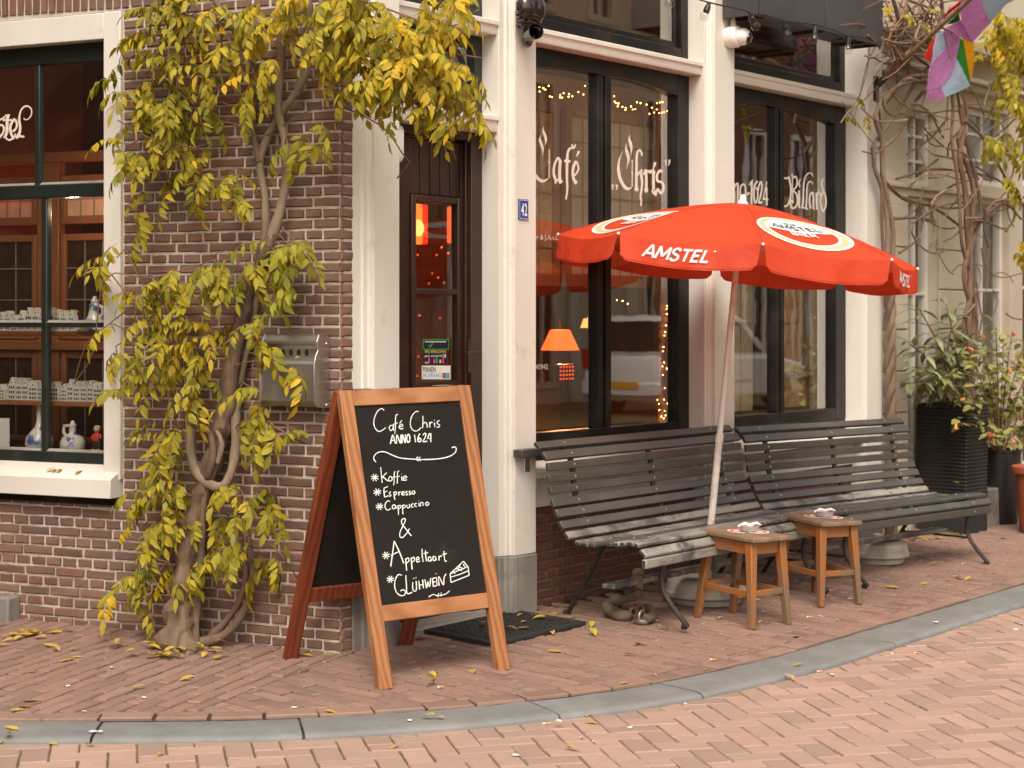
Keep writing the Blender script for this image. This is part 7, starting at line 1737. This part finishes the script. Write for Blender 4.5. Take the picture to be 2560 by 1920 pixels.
mb = MB(); mb.face([(X+.125,Yc-.66,z0+1.0),(X+.125,Yc+.66,z0+1.0),(X+.385,Yc+.60,z0+1.47),(X+.385,Yc-.60,z0+1.47)]); o = mb.build('rear_window', 'car_glass', t, smooth=False); s_ = o.modifiers.new('s','SOLIDIFY'); s_.thickness = .02
for s_ in (-1, 1):
    mb = MB(); y = Yc+s_*(hw_-.098); mb.prism([(X+.40,y,z0+.98),(X+.60,y,z0+1.46),(X+2.1,y,z0+1.46),(X+2.85,y,z0+.96)], (0,s_*.012,0)); mb.build('side_window', 'car_glass', t, smooth=False, recalc=True)
    mb = MB(); mb.box(X-.012, X+.12, Yc+s_*.80-.07, Yc+s_*.80+.07, z0+.72, z0+1.06); mb.build('tail_light', 'car_red', t, bevel=.02)
    for wx in (.75, 3.35):
        Mw = Matrix.Translation((X+wx, Yc+s_*(hw_-.09), z0+.31)) @ Matrix.Rotation(PI/2,4,'X'); mb = MB(); mb.lathe([(.18,-.11),(.30,-.11),(.315,-.08),(.315,.08),(.30,.11),(.18,.11)], Mw, 24, False); wh = mb.build('wheel', 'car_black', t)
        mb = MB(); mb.lathe([(.001,-.09),(.19,-.09),(.19,.09),(.001,.09)], Mw, 20); mb.build('rim', 'steel', wh)
mb = MB(); mb.box(X-.05, X+.05, Yc-hw_+.02, Yc+hw_-.02, z0+.30, z0+.52); mb.build('bumper', 'car_paint', t, bevel=.03)
mb = MB(); mb.box(X-.062, X-.052, Yc-.27, Yc+.27, z0+.42, z0+.535); mb.build('number_plate', 'plate_yellow', t, bevel=.004)
mb = MB(); mb.tube([(X+.09,Yc,z0+1.0),(X+.19,Yc-.3,z0+1.14)], .012, 6); mb.build('wiper', 'car_black', t)

# ---------------------------------------------------------------- fallen leaves and litter
FL_ = []
for i in range(8):
    mb = MB(); L_ = rnd.uniform(.055,.085); leaflet(mb, Vector((-L_/2,0,.003)), Vector((1,0,rnd.uniform(-.05,.12))), Vector((rnd.uniform(-.2,.2),rnd.uniform(-.2,.2),1)), L_, L_*rnd.uniform(.42,.6), rnd.uniform(-.25,.3))
    zm = min(v.z for v in mb.v)
    for v in mb.v: v.z -= zm-.0008
    me = mb.mesh('fallen_leaf'); me.materials.append(M['leaf_fallen']); me.polygons.foreach_set('use_smooth',[True]*len(me.polygons)); FL_.append(me)
def drop(p, label, group, s_=1.0, up=None):
    o = bpy.data.objects.new('fallen_leaf', FL_[rnd.randrange(len(FL_))]); COL.objects.link(o); o.location = p; o.rotation_euler = (rnd.uniform(-.06,.06), rnd.uniform(-.06,.06), rnd.uniform(0,2*PI)); o.scale = (s_,s_,s_); tag(o, label, 'leaf', group)
ky = 500/2212.
PAVE = [(40*ky,1560+240*ky),(95*ky,1560+190*ky),(560*ky,1560+250*ky),(625*ky,1560+300*ky),(830*ky,1560+295*ky),(745*ky,1560+412*ky),(860*ky,1560+372*ky),(330*ky,1560+540*ky),(1260*ky,1560+265*ky),(1520*ky,1560+715*ky),(2065*ky,1560+632*ky),(330*ky,1560+862*ky),(290*ky,1560+930*ky),(190*ky,1560+965*ky),(240*ky,1560+100*ky),(320*ky,1560+110*ky),(610*ky,1560+100*ky),(750*ky,1560+95*ky),(190*ky,1560+180*ky),(330*ky,1560+150*ky),
 (640+545*ky,1560+350*ky),(640+760*ky,1560+358*ky),(640+1970*ky,1560+560*ky),(640+2150*ky,1560+210*ky),(640+1950*ky,1560+672*ky),(640+1960*ky,1560+580*ky),(1400,1560),(1480,1567),(1485,1588),(1545,1545),(1430,1545),(1600,1610),(1575,1640),(1380,1585),(1660,1575),(1385,1630),(1180,1680),(1850,1500),(1330,1520),(1420,1518),(2340,1445),(2370,1450),(2400,1448),(2420,1452),(2390,1442),(2310,1462),(2330,1415),(2230,1470),(2510,1345),(2480,1310),(2450,1322),(1990,1592)]
for x, y in PAVE: p = gnd(x, y); drop(p+Vector((0,0,.001)), 'yellow fallen leaf lying on the brick pavement', 'fallen leaves on the pavement', rnd.uniform(.75,1.15))
for k in range(46):                    # drift round the wisteria's foot
    p = gnd(rnd.gauss(440,70), rnd.uniform(1612,1650)); q = Ll(p.x,0) if False else None
    drop(p+Vector((0,0,.001+rnd.random()*.025)), 'dry yellow leaf in the drift at the foot of the wisteria trunk', 'leaf drift under the wisteria', rnd.uniform(.7,1.05))
for k in range(16):
    p = gnd(rnd.uniform(10,120), rnd.uniform(1585,1600)); drop(p+Vector((0,0,.002+rnd.random()*.012)), 'yellow leaf heaped by the grey stone block', 'leaves by the stone block', rnd.uniform(.8,1.1))
for k in range(26):
    p = gnd(rnd.uniform(2215,2420), rnd.uniform(1328,1352)); drop(p+Vector((0,0,.002+rnd.random()*.01)), 'yellow leaf blown under the bench by the ribbed planter', 'leaves by the ribbed planter', rnd.uniform(.8,1.1))
for x, y in ((1382,1532),(1385,1545),(1337,1553),(1345,1558),(1310,1565),(1380,1560),(1395,1550),(1310,1582),(1208,1575),(1280,1585),(1300,1550),(1352,1556)):
    p = gnd(x, y); drop(p+Vector((0,0,.021)), 'small leaf lying on the black doormat', 'leaves on the doormat', rnd.uniform(.7,1))
for x, y in ((125,1177),(135,1179),(147,1180),(197,1179)):
    p = Lp(x, y, -.03); drop(Vector((p.x,p.y,.7320)), 'yellow leaf on the white sill of the side window', 'leaves on the window sill', .8)
for x, y in ((2260,1240),(2235,1255),(2160,1250),(2375,1222),(2280,1228),(2300,1236),(2213,1262)):
    q = Rp(x, y, -.58); drop(Vector((q.x, -.62, .408)), 'yellow leaf on the seat of the cleaner bench', 'leaves on the bench', .75)
for x, y in ((30,1824),(680*ky+0,1560+1055*ky),(20,1842),(1560*ky+280,1560+990*ky),(1098,1798),(640+830*ky,1560+1008*ky),(640+1900*ky,1560+1055*ky),(1555,1718),(1996,1665),(1760,1680)):
    p = at(x, y, -.05); drop(Vector((p[0],p[1],-.0475)), 'yellow leaf lying on the grey kerb', 'leaves on the kerb', .85)
for x, y in ((985*ky,1560+1360*ky),(1775*ky,1560+1455*ky),(590*ky,1560+1335*ky),(20*ky,1560+1320*ky),(1700,1730),(1480,1810),(1430,1878),(1975,1700),(640+1530*ky,1560+1370*ky),(1470,1790)):
    p = at(x, y, ROADZ); drop(Vector((p[0],p[1],ROADZ+.002)), 'yellow leaf lying on the herringbone street', 'leaves on the street', .8)
def on_ground(x, y):
    p = at(x, y, ROADZ)
    if dk(*p) < -KW-.02: return Vector((p[0],p[1],ROADZ+.001))
    g_ = gnd(x, y)
    return g_+Vector((0,0,.001)) if dk(g_.x,g_.y) > .02 else Vector((g_.x,g_.y,-.0475))
BUTT = [(2325,1436),(2410,1411),(1990,1692),(2056,1680),(1640,1690),(1790,1652),(1930,1480),(2085,1478),(1460,1850),(1375,1812),(1110,1720),(1490,1860),(2030,1545),(2092,1552),(1905,1555),(2300,1636)]
for x, y in BUTT:
    p = on_ground(x, y); a_ = rnd.uniform(0,PI); d = Vector((math.cos(a_),math.sin(a_),0)); o = thing('cigarette_butt', 'orange-tipped cigarette butt lying on the bricks', 'litter', p, 'cigarette butts on the ground')
    mb = MB(); mb.tube([p+Vector((0,0,.004)), p+d*.018+Vector((0,0,.004))], .0038, 7); mb.build('filter', 'butt', o); mb = MB(); mb.tube([p+d*.0183+Vector((0,0,.004)), p+d*.027+Vector((0,0,.0036))], .0035, 7); mb.build('paper', 'litter_white', o)
SCR = [(2078,1688),(2125,1498),(2052,1542),(1395,1798),(1290,1890),(1715,1756),(1910,1530),(2540,1575),(2555,1562),(170,1716),(280,1670),(480,1694),(360,1745),(965,1773),(1025,1797),(210,1780),(235,1824),(250,1825),(735,1770),(1800,1545),(1640,1552),(2230,1636),(1575,1820),(2340,1552),(1895,1500)]
for x, y in SCR:
    p = on_ground(x, y); n = 7; r = rnd.uniform(.008,.017); mb = MB(); mb.prism([p+Vector((r*rnd.uniform(.5,1.3)*math.cos(2*PI*i/n), r*rnd.uniform(.5,1.2)*math.sin(2*PI*i/n), .0005+rnd.random()*.004)) for i in range(n)], (0,0,.0012))
    o = mb.build('paper_scrap', 'litter_white', smooth=False, recalc=True); tag(o, 'small white paper scrap lying on the ground', 'litter', 'paper scraps on the ground')
